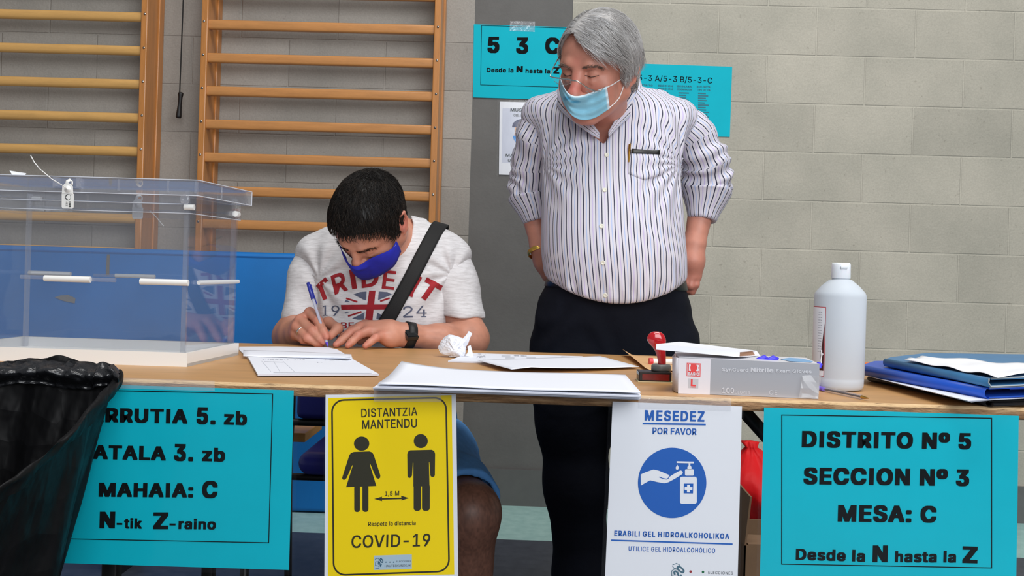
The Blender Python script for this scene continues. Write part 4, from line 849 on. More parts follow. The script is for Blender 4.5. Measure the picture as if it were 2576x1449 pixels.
P = np.array(P); P[:, :, 2] = np.maximum(P[:, :, 2], ZT + .0012); b = MB(); b.grid(P, 0, True, .0006); b.build('side_flap', m_gw, r)
pr = MB(); za = B1[2] + .0006
def onTop(u, v): return A1 * (1 - u) + B1 * u + bkv * v + [0, 0, .0007]
pr.add([onTop(u, v) for u, v in ((.80, .12), (.95, .10), (.985, .30), (.95, .72), (.86, .80), (.76, .45))], [(0, 1, 2, 3, 4, 5)], 0); pr.build('blue_print', simple('pale_blue_print', (120, 170, 215), .4), r)
m_nit = simple('blue_nitrile', (66, 58, 214), .45, bump=.3, bs=60)
def glove(pts, rr, lab):
    b = MB()
    for p_, q_ in zip(pts, rr): b.tube(p_, q_, 10)
    bm = None
    return put(b.build('nitrile_glove', m_nit), lab, 'glove', 'blue nitrile gloves coming out of the box')
g0 = onTop(.56, .25); 
glove([[W(1897, 909, A0[1] + .03), W(1912, 904, A0[1] + .028), W(1924, 899, A0[1] + .03), W(1930, 903, A0[1] + .03)], [W(1915, 911, A0[1] + .026), W(1932, 907, A0[1] + .024), W(1946, 901, A0[1] + .024), W(1954, 904, A0[1] + .026), W(1952, 909, A0[1] + .026)]], [[.003, .0045, .0045, .003], [.003, .0045, .005, .0045, .002]], 'blue glove bunched at the box opening under the white lid')
glove([[W(2058, 914, B0[1] + .012), W(2063, 918, B0[1] + .006), W(2062, 926, B0[1] + .004)]], [[.003, .0042, .0025]], 'blue glove tip poking from the right corner of the box')
# torn clear tape on the box corner
P = []
for k, y in enumerate((945, 960, 975, 988, 998, 1006)):
    row = []
    for q, x in enumerate((2010, 2024, 2040, 2056, 2066)):
        p = W(x - k * 2 + (8 if q == 0 else 0), y + rng.uniform(-3, 3), gB[1] - .003 - .004 * rng.uniform(0, 1)); p[2] = max(p[2], ZT + .001); row.append(p)
    P.append(row)
MB().grid(np.array(P), 0, False).build('torn_tape', clear_film('torn_tape', milk=.22, rough=.15, milk_col=(.8, .8, .82, 1)), r)
# white carton lid lying on it
pY0, pY1 = A0[1] + .006, A0[1] + .10
c8 = [W(1650, 888.5, pY0), W(1860, 907.3, pY0), W(1912, 903.5, pY1), W(1709, 879, pY1), W(1651, 874.5, pY0), W(1861, 895, pY0), W(1903, 891, pY1), W(1709, 868, pY1)]
lift = max(0, A1[2] + .0008 - min(c[2] for c in c8[:4] if c[0] > A0[0])); c8 = [c + [0, 0, min(lift, .006)] for c in c8]
r = thing('carton_lid', np.mean(c8[:4], 0), 'flat white cardboard carton lying tilted on top of the glove box', 'carton')
b = MB(); b.hexa(c8); b.f.pop(3); b.m.pop(3); b.s.pop(3) if False else None
b = MB(); c8 = [np.array(c) for c in c8]
for f in [(3, 2, 1, 0), (4, 5, 6, 7), (0, 1, 5, 4), (2, 3, 7, 6), (3, 0, 4, 7)]: b.add([c8[i] for i in f], [(0, 1, 2, 3)], 0)
ci = np.mean(c8, 0); inn = [c + (ci - c) * .02 for c in c8]
b.build('shell', simple('white_card', (238, 240, 248), .5), r)
md = [c8[1] + (c8[0] - c8[1]) * .06, c8[2] + (c8[3] - c8[2]) * .06, c8[6] + (c8[7] - c8[6]) * .06, c8[5] + (c8[4] - c8[5]) * .06]
MB().add(md, [(0, 1, 2, 3)]).build('inside_flap', simple('brown_card', (176, 132, 100), .7), r)

# ------------------------------------------------------------------ bottle
yb0 = T(2104, 986)[1] + .043; bc = W(2107, 975, yb0); bc[2] = ZT
zz = lambda y: W(2108, y, yb0)[2] - ZT
k_ = 1 / pxm(yb0); R0 = 62.5 * k_
t = NT('natural_hdpe'); t.col(lin((206, 213, 221))); t.set(Roughness=.38); t.p.inputs['Subsurface Weight'].default_value = .35; t.p.inputs['Subsurface Radius'].default_value = (.04, .04, .045); t.p.inputs['Transmission Weight'].default_value = .12; t.p.inputs['IOR'].default_value = 1.2
m_hd = t.m
r = thing('gel_bottle', tuple(bc), 'tall translucent white gel bottle with flip cap on the table', 'bottle')
h1 = zz(738); h2 = zz(703)
MB().lathe(bc, [(0, .002), (R0 * .8, .0005), (R0 * .93, .003), (R0 * .985, .009), (R0 * .99, .0205), (R0 * .985, .0215), (R0, .024), (R0, h1 * .6), (R0, h1 - .006), (R0 * .985, h1 - .002), (R0 * .95, h1 + .002), (R0 * .72, h1 + (h2 - h1) * .55), (R0 * .43, h2 - .0005), (.0155, h2), (.0155, h2 + .003)], 64).build('body', m_hd, r)
cr_ = 23.5 * k_; h3 = zz(661)
cap = MB().lathe(bc + [0, 0, h2 + .002], [(0, 0), (cr_ * .97, 0), (cr_, .001), (cr_ * .985, (h3 - h2) * .55), (cr_ * .985, (h3 - h2) * .56), (cr_ * .98, (h3 - h2) * .82), (cr_ * .9, (h3 - h2) * .93), (cr_ * .75, h3 - h2 - .002), (0, h3 - h2 - .002)], 40).build('cap', simple('white_cap', (232, 236, 242), .3, sss=.2), r)
MB().rbox(bc + [-.006, -cr_ - .0012, h2 + (h3 - h2) * .62], bc + [.006, -cr_ + .004, h2 + (h3 - h2) * .78], .001).build('thumb_notch', simple('cap_notch', (200, 206, 212), .3), cap)
# wrapped label on its left
def lab_patch(b, a0, a1, z0, z1, m, off):
    an = np.linspace(a0, a1, 24); P = np.array([[bc + [(R0 + off) * math.cos(q), (R0 + off) * math.sin(q), z] for q in an] for z in (z0, z1)]); b.grid(P, m, True)
b = MB(); aR = -math.pi / 2 - math.asin(.745); a0 = aR - 2.6; zl0_, zl1_ = .025, zz(772)
lab_patch(b, a0, aR, zl0_, zl1_, 1, .0003); lab_patch(b, a0 + .02, aR - .025, zl0_ + .001, zl1_ - .0012, 0, .0005)
V = [bc + [(R0 + .0008) * math.cos(q), (R0 + .0008) * math.sin(q), z] for q, z in ((aR - .03, zz(812)), (aR - .03, zz(930)), (aR - .12, zz(930)), (aR - .22, zz(930)), (aR - .17, zz(890)), (aR - .10, zz(850)))]
b.add(V, [tuple(range(6))], 2)
def lp(q, y, o=.0012): return bc + [(R0 + o) * math.cos(aR - q), (R0 + o) * math.sin(aR - q), zz(y)]
b.tube([lp(.14, 879), lp(.12, 893), lp(.15, 905), lp(.12, 915)], .0012, 6, 0); b.tube([lp(.12, 893), lp(.06, 888)], .0012, 6, 0)
for k in range(16):
    y = 785 + k * 6.5
    for q in range(3): a = aR - .20 - q * .02 - rng.uniform(0, .1); P = [lp(.16 + rng.uniform(0, .03), y, .0007), lp(.36, y, .0007), lp(.36, y + 1.6, .0007), lp(.16, y + 1.6, .0007)]
    b.add(P, [(3, 2, 1, 0)], 3)
b.build('label', [m_white, simple('label_red', (196, 52, 60), .45), simple('label_maroon', (70, 22, 24), .45), m_gray], r)

# ------------------------------------------------------------------ pens
m_clearp = clear_film('clear_barrel', tint=(.93, .93, .98, 1), milk=.12, ior=1.45, rough=.05)
m_brass = simple('brass', (200, 160, 80), .3, 1.); m_purple = simple('violet_cap', (120, 96, 220), .35); m_refill = simple('dark_refill', (40, 34, 34), .4)
a, c_ = T(2054, 975, ZT + .0045), T(2168, 998.5, ZT + .0045); dd = c_ - a
r = thing('ballpoint_pen', tuple((a + c_) / 2 - [0, 0, .0045]), 'clear ballpoint pen with dark refill lying before the bottle', 'pen')
MB().tube([a, c_], .0038, 8).build('barrel', m_clearp, r)
MB().tube([a + dd * .2, a + dd * 1.02], .0016, 8).build('refill', m_refill, r)
MB().tube([a - dd * .04, a + dd * .17], .0040, 10).build('end_plug', m_purple, r)
MB().tube([c_, c_ + dd * .07, c_ + dd * .14], [.0032, .0022, .0006], 10).build('tip', m_brass, r)

# ------------------------------------------------------------------ folders on the right
def folder_slab(name, pts, z0, z1, m, lab, extra=None, group='folders piled on the right of the table'):
    r_ = thing(name, T(pts[0][0], pts[0][1], ZT + z0), lab, 'folder', group)
    b = MB(); P = [T(x, y, ZT + z1) for x, y in pts]
    b.prism([p - [0, 0, .0025] for p in P], (0, 0, .0025)); Q = [p + [0, 0, z0 - z1] for p in P]; b.prism(Q, (0, 0, .0025))
    return r_, b, P, Q
m_fb = simple('royal_blue_card', (28, 82, 190), .38, var=.05); m_fs = simple('steel_blue_card', (62, 122, 170), .4, var=.08); m_fk = simple('black_card', (20, 20, 22), .35); m_fe = simple('worn_card_edge', (196, 204, 206), .6); m_fo = simple('orange_card', (222, 120, 60), .5)
def spine(b, p, q, z0, z1, m, n=10, bulge=.006, out=None):
    # rounded spine between bottom and top covers along edge p->q
    rows = []
    for k in range(n + 1):
        a = math.pi * k / n; rows.append([p + out * bulge * math.sin(a) + [0, 0, z0 + (z1 - z0) * (1 - math.cos(a)) / 2 - p[2]], q + out * bulge * math.sin(a) + [0, 0, z0 + (z1 - z0) * (1 - math.cos(a)) / 2 - q[2]]])
    b.grid(np.array(rows), m, True, .0012)
def outv(p, q):
    d_ = (q - p) * [1, 1, 0]; d_ /= np.linalg.norm(d_); return np.array([d_[1], -d_[0], 0])
# black ring folder at the bottom
r1, b, P, Q = folder_slab('document_folder', [(2190, 947), (2488, 1008), (2700, 1004), (2700, 925), (2300, 925)], .0003, .010, None, 'black folder at the bottom of the folder pile')
spine(b, P[0], P[1], ZT + .0022, ZT + .010, 0, out=outv(P[0], P[1])); b.build('cover', m_fk, r1)
a, c_ = T(2496, 1018, ZT + .0045), T(2690, 1015, ZT + .0045); MB().tube([a, a * .5 + c_ * .5, c_], .0035, 8).build('clip_bar', simple('black_plastic', (24, 24, 26), .25), r1)
r2 = thing('paper_stack', T(2300, 960), 'white papers sandwiched between the black and royal blue folders', 'paper stack')
for k in range(3):
    b = MB(); slab(b, [(2168 + k, 940 + k * 1), (2300, 975), (2443 - 4 * k, 1011 - k * 1.5), (2510, 1004), (2690, 996), (2690, 920), (2260, 920)], ZT + .0125 + .0014 * k, ZT + .0135 + .0014 * k, 0, 1); b.build('sheets', [m_pap2, m_pedge], r2)
r3, b, P, Q = folder_slab('document_folder', [(2166, 919), (2489, 976), (2700, 968), (2700, 900), (2200, 908)], .0175, .034, None, 'royal blue folder lying under the steel blue one')
spine(b, P[0], P[1], ZT + .0175, ZT + .034, 0, out=outv(P[0], P[1]), bulge=.008); b.build('cover', m_fb, r3)
MB().prism([T(2540, 981, ZT + .026), T(2700, 974, ZT + .026), T(2700, 940, ZT + .026), T(2540, 945, ZT + .026)], (0, 0, .002)).build('inner_flap', m_fb, r3)
P_ = [P[1] + [0, 0, .0003], P[1] + (P[2] - P[1]) * .9 + [0, 0, .0003]]; MB().tube(P_, .0009, 6).build('worn_edge', m_fe, r3)
r5, b, P, Q = folder_slab('document_folder', [(2150, 912.5), (2200, 914), (2206, 911), (2155, 909.5)], .0005, .0120, None, 'orange folder edge peeping out behind the bottle'); b.build('cover', m_fo, r5)
r4, b, P, Q = folder_slab('document_folder', [(2228, 903), (2493, 952), (2700, 944), (2700, 893), (2330, 888), (2242, 898)], .0372, .050, None, 'steel blue folder with worn edges on top of the pile')
spine(b, P[0], P[1], ZT + .0372, ZT + .050, 0, out=outv(P[0], P[1]), bulge=.004); b.build('cover', m_fs, r4)
b = MB(); b.tube([P[1] + [0, 0, .0002], P[1] + (P[2] - P[1]) * .9 + [0, 0, .0002]], .0012, 6); b.tube([P[1] + outv(P[0], P[1]) * .003, P[1] + outv(P[0], P[1]) * .004 - [0, 0, .007], P[1] - [0, 0, .0125], P[1] - [0, 0, .0125] + (P[2] - P[1]) * .9], .0012, 6); b.build('worn_edge', m_fe, r4)
P = []
for v in np.linspace(0, 1, 12):
    row = []
    for u in np.linspace(0, 1, 22):
        q = np.array([2275, 908.]) * (1 - u) * (1 - v) + np.array([2510, 951.]) * u * (1 - v) + np.array([2710, 930.]) * u * v + np.array([2320, 898.]) * (1 - u) * v
        p = T(q[0], q[1], ZT + .0530); p[2] += .0022 * math.sin(u * 17 + v * 3) * math.sin(v * 7 + u * 2) + .002; row.append(p)
    P.append(row)
put(MB().grid(np.array(P), 0, True, .0005).build('creased_page', simple('creased_paper', (240, 241, 245), .6, bump=.4, bs=50, bd=.002)), 'creased white page lying on the steel blue folder', 'paper')
b = MB(); b.prism([W(2488, 908, 1.99), W(2512, 905.5, 1.99), W(2530, 914, 1.99), W(2500, 916, 1.97)], (0, .0, .0006)); put(b.build('paper_corner', m_pap2), 'white paper corner sticking up behind the creased page', 'paper')

# ------------------------------------------------------------------ cardboard box and red bag beyond the table
m_card = simple('cardboard', (132, 104, 78), .8, var=.08, vs=14); m_redb = simple('red_film', (226, 24, 30), .55, bump=.5, bs=9, bd=.02, spec=.25)
yc = 2.75; x0 = W(1873, 1372, yc)[0]; zr_ = W(1873, 1372, yc)[2]
r = thing('cardboard_box', (x0 + .2, yc + .15, 0), 'open brown cardboard box on the floor behind the table, right', 'box')
b = MB()
for lo, hi in (((x0, yc, .0), (x0 + .42, yc + .004, zr_)), ((x0, yc + .296, 0), (x0 + .42, yc + .30, zr_)), ((x0, yc, 0), (x0 + .004, yc + .3, zr_)), ((x0 + .416, yc, 0), (x0 + .42, yc + .3, zr_)), ((x0, yc, 0), (x0 + .42, yc + .3, .004))): b.box(lo, hi)
b.build('carton', m_card, r)
P = [[W(1868, 1372, yc), W(1869, 1230, yc + .05)], [W(1862, 1290, yc + .28), W(1872, 1195, yc + .24)]]
a, c_ = np.array([x0, yc, zr_]), np.array([x0, yc + .3, zr_]); u = W(1886, 1250, yc) - W(1872, 1372, yc)
b = MB(); b.prism([a, c_, c_ + u * .9 + [0, 0, .02], a + u], (.005, 0, 0)); b.build('side_flap', m_card, r)
b = MB(); a = np.array([x0 + .01, yc, zr_]); b.prism([a, a + [.40, 0, 0], a + [.38, .18, -.02], a + [.01, .18, -.02]], (0, 0, .004)); b.build('front_flap', m_card, r)
r_ = []
yR = 3.45
cx, cz = W(1905, 1235, yR)[0], W(1905, 1235, yR)[2]
n1, n2 = 40, 26; V = []
prof = [(.0, .0), (.10, .0), (.15, .03), (.17, .10), (.165, .17), (.14, .24), (.10, .29), (.05, .34), (.02, .38), (.03, .41), (.0, .415)]
zbot = W(1905, 1302, yR)[2]; ztp = W(1875, 1108, yR)[2]; kk = (ztp - zbot) / .415
b = MB(); pp = []
for r0, h in prof: pp.append((r0, h * kk))
b.lathe((cx + .06, yR, zbot), pp, 48); V = b.v[0]
ph = np.arctan2(V[:, 1] - yR, V[:, 0] - cx - .06); rr = np.hypot(V[:, 1] - yR, V[:, 0] - cx - .06)
w = .10 * np.sin(ph * 5 + V[:, 2] * 20) + .06 * np.sin(ph * 9 - V[:, 2] * 37) + .05 * np.sin(ph * 14 + 2)
V[:, 0] = cx + .06 + (V[:, 0] - cx - .06) * (1 + w); V[:, 1] = yR + (V[:, 1] - yR) * (1 + w); V[:, 0] -= (V[:, 2] - zbot) * .35; V[:, 2] += 0 * ph
b.v[0] = V
put(b.build('red_bag', m_redb, None), 'bright red plastic bag showing between the white gel notice and the right cyan sign', 'bag')
put(MB().rbox((cx - .12, yR - .17, 0), (cx + .26, yR + .17, zbot), .006, 0, 2).build('storage_crate', simple('grey_crate', (150, 158, 162), .5)), 'pale grey crate under the red bag behind the table', 'crate')

# ------------------------------------------------------------------ black bin bag at the lower left
t = NT('black_film'); t.col(lin((12, 12, 14))); t.set(Roughness=.52); t.p.inputs['Specular IOR Level'].default_value = .20; co = t.coord()
vo = t.n('ShaderNodeTexVoronoi', feature='F1'); vo.inputs['Scale'].default_value = 22; t.l(t.noise(co, 4, 3), vo.inputs['Randomness']); t.l(co, vo.inputs['Vector'])
nb = t.bump(t.noise(t.coord((1, 1, .6)), 7, 4, .6), .6, .03); t.bump(vo.outputs['Distance'], .35, .012, nb)
m_bag = t.m
Yr = 1.50
# mouth loop: back rim along the table front, front rim sagging to the left foreground (pixel, depth)
loop = [(262, 918, 1.585), (300, 936, 1.57), (286, 955, 1.54), (262, 985, 1.49), (215, 1040, 1.43), (150, 1105, 1.36), (80, 1165, 1.30), (0, 1228, 1.25), (-80, 1270, 1.22), (-190, 1240, 1.26), (-230, 1100, 1.36), (-190, 985, 1.47), (-110, 930, 1.54), (-20, 912, 1.57), (60, 903, 1.585), (130, 898, 1.59), (200, 906, 1.588)]
L = np.array([W(*p) for p in loop]); m = len(L)
tt = np.linspace(0, m, 6 * m, endpoint=False); i0 = tt.astype(int); fr_ = tt - i0
def cat(P, i, f):
    p0, p1, p2, p3 = P[(i - 1) % m], P[i % m], P[(i + 1) % m], P[(i + 2) % m]; f = f[:, None]
    return .5 * (2 * p1 + (p2 - p0) * f + (2 * p0 - 5 * p1 + 4 * p2 - p3) * f ** 2 + (3 * p1 - p0 - 3 * p2 + p3) * f ** 3)
R_ = cat(L, i0, fr_); nR = len(R_); cen = R_.mean(0)
def ring(s):    # s: 0 rim .. 1 bottom
    C = np.array([R_[:, 0].max() - .262, 1.38, 0]); Q = R_.copy()
    botr = .17; ang = np.arctan2(R_[:, 1] - cen[1], R_[:, 0] - cen[0])
    B = np.stack([C[0] - .02 + botr * np.cos(ang), C[1] + botr * .8 * np.sin(ang), np.full(nR, .01)], 1)
    k = s ** 1.15; return Q * (1 - k) + B * k
rows = []
# folded cuff outside, rim, then inside down
for s, o in ((.06, .002), (.035, .007), (.015, .008), (.005, .005), (0, 0), (.008, -.004)):
    Q = ring(s); d_ = (Q - Q.mean(0)) * [1, 1, 0]; d_ /= np.linalg.norm(d_, axis=1)[:, None]; jit_ = np.convolve(rng.normal(0, 1, nR), np.ones(3) / 3, 'same')
    rows.append(Q + d_ * (o + .005 * jit_[:, None]) + np.array([0, 0, 1]) * .005 * np.convolve(rng.normal(0, 1, nR), np.ones(3) / 3, 'same')[:, None])
for s in np.linspace(.04, 1, 22):
    Q = ring(s); d_ = (Q - Q.mean(0)) * [1, 1, 0]; d_ /= np.linalg.norm(d_, axis=1)[:, None] + 1e-9; a_ = np.arange(nR) / nR * 2 * math.pi
    fold = .007 * np.sin(a_ * 5 + s * 2) + .004 * np.sin(a_ * 11 - s * 5) + (.004 * rng.normal(size=nR) if s < .2 else .001 * rng.normal(size=nR))
    rows.append(Q + d_ * (fold * min(1, s * 4) - .006)[:, None])
A_ = np.array(rows); A_[:, :, 1] = np.minimum(A_[:, :, 1], 1.600); A_[:, :, 2] = np.maximum(A_[:, :, 2], .004)
nr = len(rows); V = A_.reshape(-1, 3)
Fc = [(i * nR + q, i * nR + (q + 1) % nR, (i + 1) * nR + (q + 1) % nR, (i + 1) * nR + q) for i in range(nr - 1) for q in range(nR)] + [tuple((nr - 1) * nR + q for q in range(nR))]
b = MB(); b.add(V, Fc, 0, True); r = thing('bin_bag', (cen[0], 1.38, 0), 'open black bin bag with crinkled rim in front of the table, left', 'bin bag')
D_BAG = r; o_ = b.build('bag_film', m_bag, r); md_ = o_.modifiers.new('sub', 'SUBSURF'); md_.levels = 1; md_.render_levels = 1

# ------------------------------------------------------------------ smooth solid modelling on a sparse grid (bodies and clothes)
def project(p):
    p = np.asarray(p, float) - [0, 0, ZC]; a = p @ WR; f = p @ WF; b = p[..., 2]
    u, v = a / f, b / f
    return np.stack([PX0 + F * (u * cr + v * sr), PY0 - F * (-u * sr + v * cr)], -1)
def _hash(i, j, k):
    h = (i * 374761393 + j * 668265263 + k * 2147483647 + 1013904223) & 0xffffffff
    h = ((h ^ (h >> 13)) * 1274126177) & 0xffffffff
    return ((h ^ (h >> 16)) & 0xffff) / 32767.5 - 1.
def vnoise(P):
    P = np.asarray(P); I = np.floor(P).astype(np.int64); f = P - I; f = f * f * (3 - 2 * f); r = 0
    for a in (0, 1):
        for b in (0, 1):
            for c in (0, 1):
                w = (f[:, 0] if a else 1 - f[:, 0]) * (f[:, 1] if b else 1 - f[:, 1]) * (f[:, 2] if c else 1 - f[:, 2])
                r = r + w * _hash(I[:, 0] + a, I[:, 1] + b, I[:, 2] + c)
    return r
def sstep(a, b, x):
    t = np.clip((x - a) / (b - a), 0, 1); return t * t * (3 - 2 * t)
def smin(a, b, k):
    h = np.clip(k - np.abs(a - b), 0, None) / k; return np.minimum(a, b) - h * h * k * .25
class Solid:
    def __init__(s): s.ops = []; s.disp = []
    def op(s, kind, fn, c, R, k): s.ops.append((kind, fn, np.asarray(c, float), R, k)); return s
    def cone(s, a, b, ra, rb, k=.02, kind='+'):
        a = np.asarray(a, float); b = np.asarray(b, float); ba = b - a; L2 = ba @ ba + 1e-12
        def fn(P):
            t = np.clip((P - a) @ ba / L2, 0, 1); return np.linalg.norm(P - a - t[:, None] * ba, axis=1) - (ra + (rb - ra) * t)
        return s.op(kind, fn, (a + b) / 2, math.sqrt(L2) / 2 + max(ra, rb), k)
    def chain(s, pts, rad, k=.012, kind='+'):
        for i in range(len(pts) - 1): s.cone(pts[i], pts[i + 1], rad[i], rad[i + 1], k, kind)
        return s
    def ell(s, c, r, k=.02, R=None, kind='+'):
        c = np.asarray(c, float); r = np.asarray(r, float); Rm = np.eye(3) if R is None else np.asarray(R)
        def fn(P):
            q = (P - c) @ Rm; k0 = np.linalg.norm(q / r, axis=1); k1 = np.linalg.norm(q / r ** 2, axis=1) + 1e-9; return k0 * (k0 - 1) / k1
        return s.op(kind, fn, c, float(r.max()), k)
    def loft(s, z, cx, cy, rx, ry, k=.03, n=2.3, grow=0., kind='+'):
        z = np.array(z, float); o = np.argsort(z); z = z[o]; zz = np.linspace(z[0], z[-1], 160)
        def sm(v):
            v = np.interp(zz, z, np.array(v, float)[o]); w = np.ones(9) / 9; return np.convolve(np.pad(v, 4, mode='reflect', reflect_type='odd'), w, 'valid')
        A = [sm(v) for v in (cx, cy, rx, ry)]; s.tab = (zz, A)
        def fn(P):
            x, y, a, b = (np.interp(P[:, 2], zz, v) for v in A); a = a + grow; b = b + grow
            kk = (np.abs((P[:, 0] - x) / a) ** n + np.abs((P[:, 1] - y) / b) ** n) ** (1 / n)
            d = (kk - 1) * np.minimum(a, b); return np.maximum(d, np.maximum(zz[0] - P[:, 2], P[:, 2] - zz[-1]))
        c = (np.mean(cx), np.mean(cy), (z[0] + z[-1]) / 2)
        return s.op(kind, fn, c, math.hypot((z[-1] - z[0]) / 2, max(np.max(rx) + np.ptp(cx), np.max(ry) + np.ptp(cy))) + abs(grow), k)
    def sub(s, fn, c, R, k=.01): return s.op('-', fn, c, R, k)
    def cut(s, fn, k=.004): return s.op('&', fn, (0, 0, 0), 1e9, k)
    def __call__(s, P):
        d = np.full(len(P), 9.); lo = P.min(0); hi = P.max(0)
        for kind, fn, c, R, k in s.ops:
            if R < 1e8:
                g = np.linalg.norm(np.maximum(np.maximum(lo - c, c - hi), 0))
                if g > R + k + .05:
                    if kind == '+': d = np.minimum(d, g - R)
                    continue
            e = fn(P)
            if kind == '+': d = smin(d, e, k)
            elif kind == '-': d = -smin(-d, e, k)
            else: d = -smin(-d, -e, k)
        for fn in s.disp:
            m = np.abs(d) < .06
            if m.any(): d[m] -= fn(P[m])
        return d
def mesh_solid(f, lo, hi, h, B=8, slack=1.5):
    lo = np.asarray(lo, float); hi = np.asarray(hi, float); nb = np.ceil((hi - lo) / (h * B)).astype(int); N = nb * B + 2
    # coarse pass in hierarchical chunks
    I = np.stack(np.meshgrid(*[np.arange(n) for n in nb], indexing='ij'), -1).reshape(-1, 3)
    cen = lo + (I + .5) * B * h; d = np.empty(len(cen)); rad = B * h * .8660
    key = (I // 4) @ np.array([10 ** 6, 10 ** 3, 1]); od = np.argsort(key, kind='stable'); I = I[od]; cen = cen[od]; key = key[od]
    cuts = np.r_[0, np.nonzero(np.diff(key))[0] + 1, len(key)]
    keep = np.zeros(len(I), bool)
    for a, b in zip(cuts[:-1], cuts[1:]): keep[a:b] = np.abs(f(cen[a:b])) < rad * slack + .004
    I = I[keep]; key = key[keep]
    g = np.arange(B + 1); G = np.stack(np.meshgrid(g, g, g, indexing='ij'), -1).reshape(-1, 3)
    CI = []; CV = []; QA = []
    st = np.array([N[1] * N[2], N[2], 1], np.int64)
    cuts = np.r_[0, np.nonzero(np.diff(key))[0] + 1, len(key)] if len(key) else [0]
    for a, b in zip(cuts[:-1], cuts[1:]):
        blk = I[a:b]; idx = blk[:, None, :] * B + G[None]; P = lo + idx.reshape(-1, 3) * h
        D = f(P).reshape(len(blk), B + 1, B + 1, B + 1); S = D < 0
        cnt = np.zeros((len(blk), B, B, B), int)
        for x in (0, 1):
            for y in (0, 1):
                for z in (0, 1): cnt += S[:, x:x + B, y:y + B, z:z + B]
        act = np.nonzero((cnt > 0) & (cnt < 8))
        if len(act[0]) == 0: continue
        q = np.stack(act[1:], -1); acc = np.zeros((len(q), 3)); num = np.zeros(len(q))
        for ax in range(3):
            o1, o2 = [k for k in range(3) if k != ax]
            for u in (0, 1):
                for v in (0, 1):
                    s0 = q.copy(); s0[:, o1] += u; s0[:, o2] += v; s1 = s0.copy(); s1[:, ax] += 1
                    d0 = D[act[0], s0[:, 0], s0[:, 1], s0[:, 2]]; d1 = D[act[0], s1[:, 0], s1[:, 1], s1[:, 2]]
                    cr_ = (d0 < 0) != (d1 < 0); t = np.where(cr_, d0 / np.where(cr_, d0 - d1, 1), 0)
                    pt = s0.astype(float); pt[:, ax] += t; acc += pt * cr_[:, None]; num += cr_
        base = blk[act[0]] * B
        CI.append((base + q) @ st); CV.append(lo + (base + acc / num[:, None]) * h)
        for ax in range(3):
            sl0 = [slice(None)] + [slice(0, B)] * 3; sl1 = list(sl0); sl1[ax + 1] = slice(1, B + 1)
            A = S[tuple(sl0)]; C = S[tuple(sl1)]; ch = np.nonzero(A != C)
            if len(ch[0]) == 0: continue
            p = blk[ch[0]] * B + np.stack(ch[1:], -1); o1, o2 = (ax + 1) % 3, (ax + 2) % 3
            k0 = p @ st; e1, e2 = st[o1], st[o2]; quad = np.stack([k0, k0 - e1, k0 - e1 - e2, k0 - e2], 1)
            fl = ~A[ch]; quad[fl] = quad[fl][:, ::-1]; QA.append(quad)
    CI = np.concatenate(CI); CV = np.concatenate(CV); u, ui = np.unique(CI, return_index=True); V = CV[ui]
    Q = np.concatenate(QA); pos = np.searchsorted(u, Q); pos = np.minimum(pos, len(u) - 1); ok = (u[pos] == Q).all(1); Q = pos[ok]
    us, inv = np.unique(Q, return_inverse=True); V = V[us]; Q = inv.reshape(-1, 4)
    return V, Q
def relax(V, Q, it=1, w=.5):
    for _ in range(it):
        A = np.zeros_like(V); n = np.zeros(len(V))
        for a, b in ((0, 1), (1, 2), (2, 3), (3, 0)):
            for i, j in ((a, b), (b, a)):
                np.add.at(A, Q[:, i], V[Q[:, j]]); np.add.at(n, Q[:, i], 1)
        V = V * (1 - w) + w * A / np.maximum(n, 1)[:, None]
    return V
from mathutils.bvhtree import BVHTree
class Surf:
    """a built surface that pixels can be dropped onto"""
    def __init__(s, V, Q): s.t = BVHTree.FromPolygons(V.tolist(), Q.tolist())
    def hit(s, px, py, off=0., miss=None):
        d = ray(px, py); d = d / np.linalg.norm(d); r = s.t.ray_cast(Vector((0, 0, ZC)), Vector(d))
        if r[0] is None: return None if miss is None else W(px, py, miss)
        n = np.array(r[1]); n = n if n @ d < 0 else -n
        return np.array(r[0]) + n * off
    def hitn(s, px, py):
        d = ray(px, py); d = d / np.linalg.norm(d); r = s.t.ray_cast(Vector((0, 0, ZC)), Vector(d))
        if r[0] is None: return None, None
        n = np.array(r[1]); return np.array(r[0]), (n if n @ d < 0 else -n)
def rotm(yaw, pitch, roll):
    y, p, r = map(math.radians, (yaw, pitch, roll))
    Rz = np.array([[math.cos(y), -math.sin(y), 0], [math.sin(y), math.cos(y), 0], [0, 0, 1]])
    Rx = np.array([[1, 0, 0], [0, math.cos(p), -math.sin(p)], [0, math.sin(p), math.cos(p)]])
    Ry = np.array([[math.cos(r), 0, math.sin(r)], [0, 1, 0], [-math.sin(r), 0, math.cos(r)]])
    return Ry @ Rz @ Rx
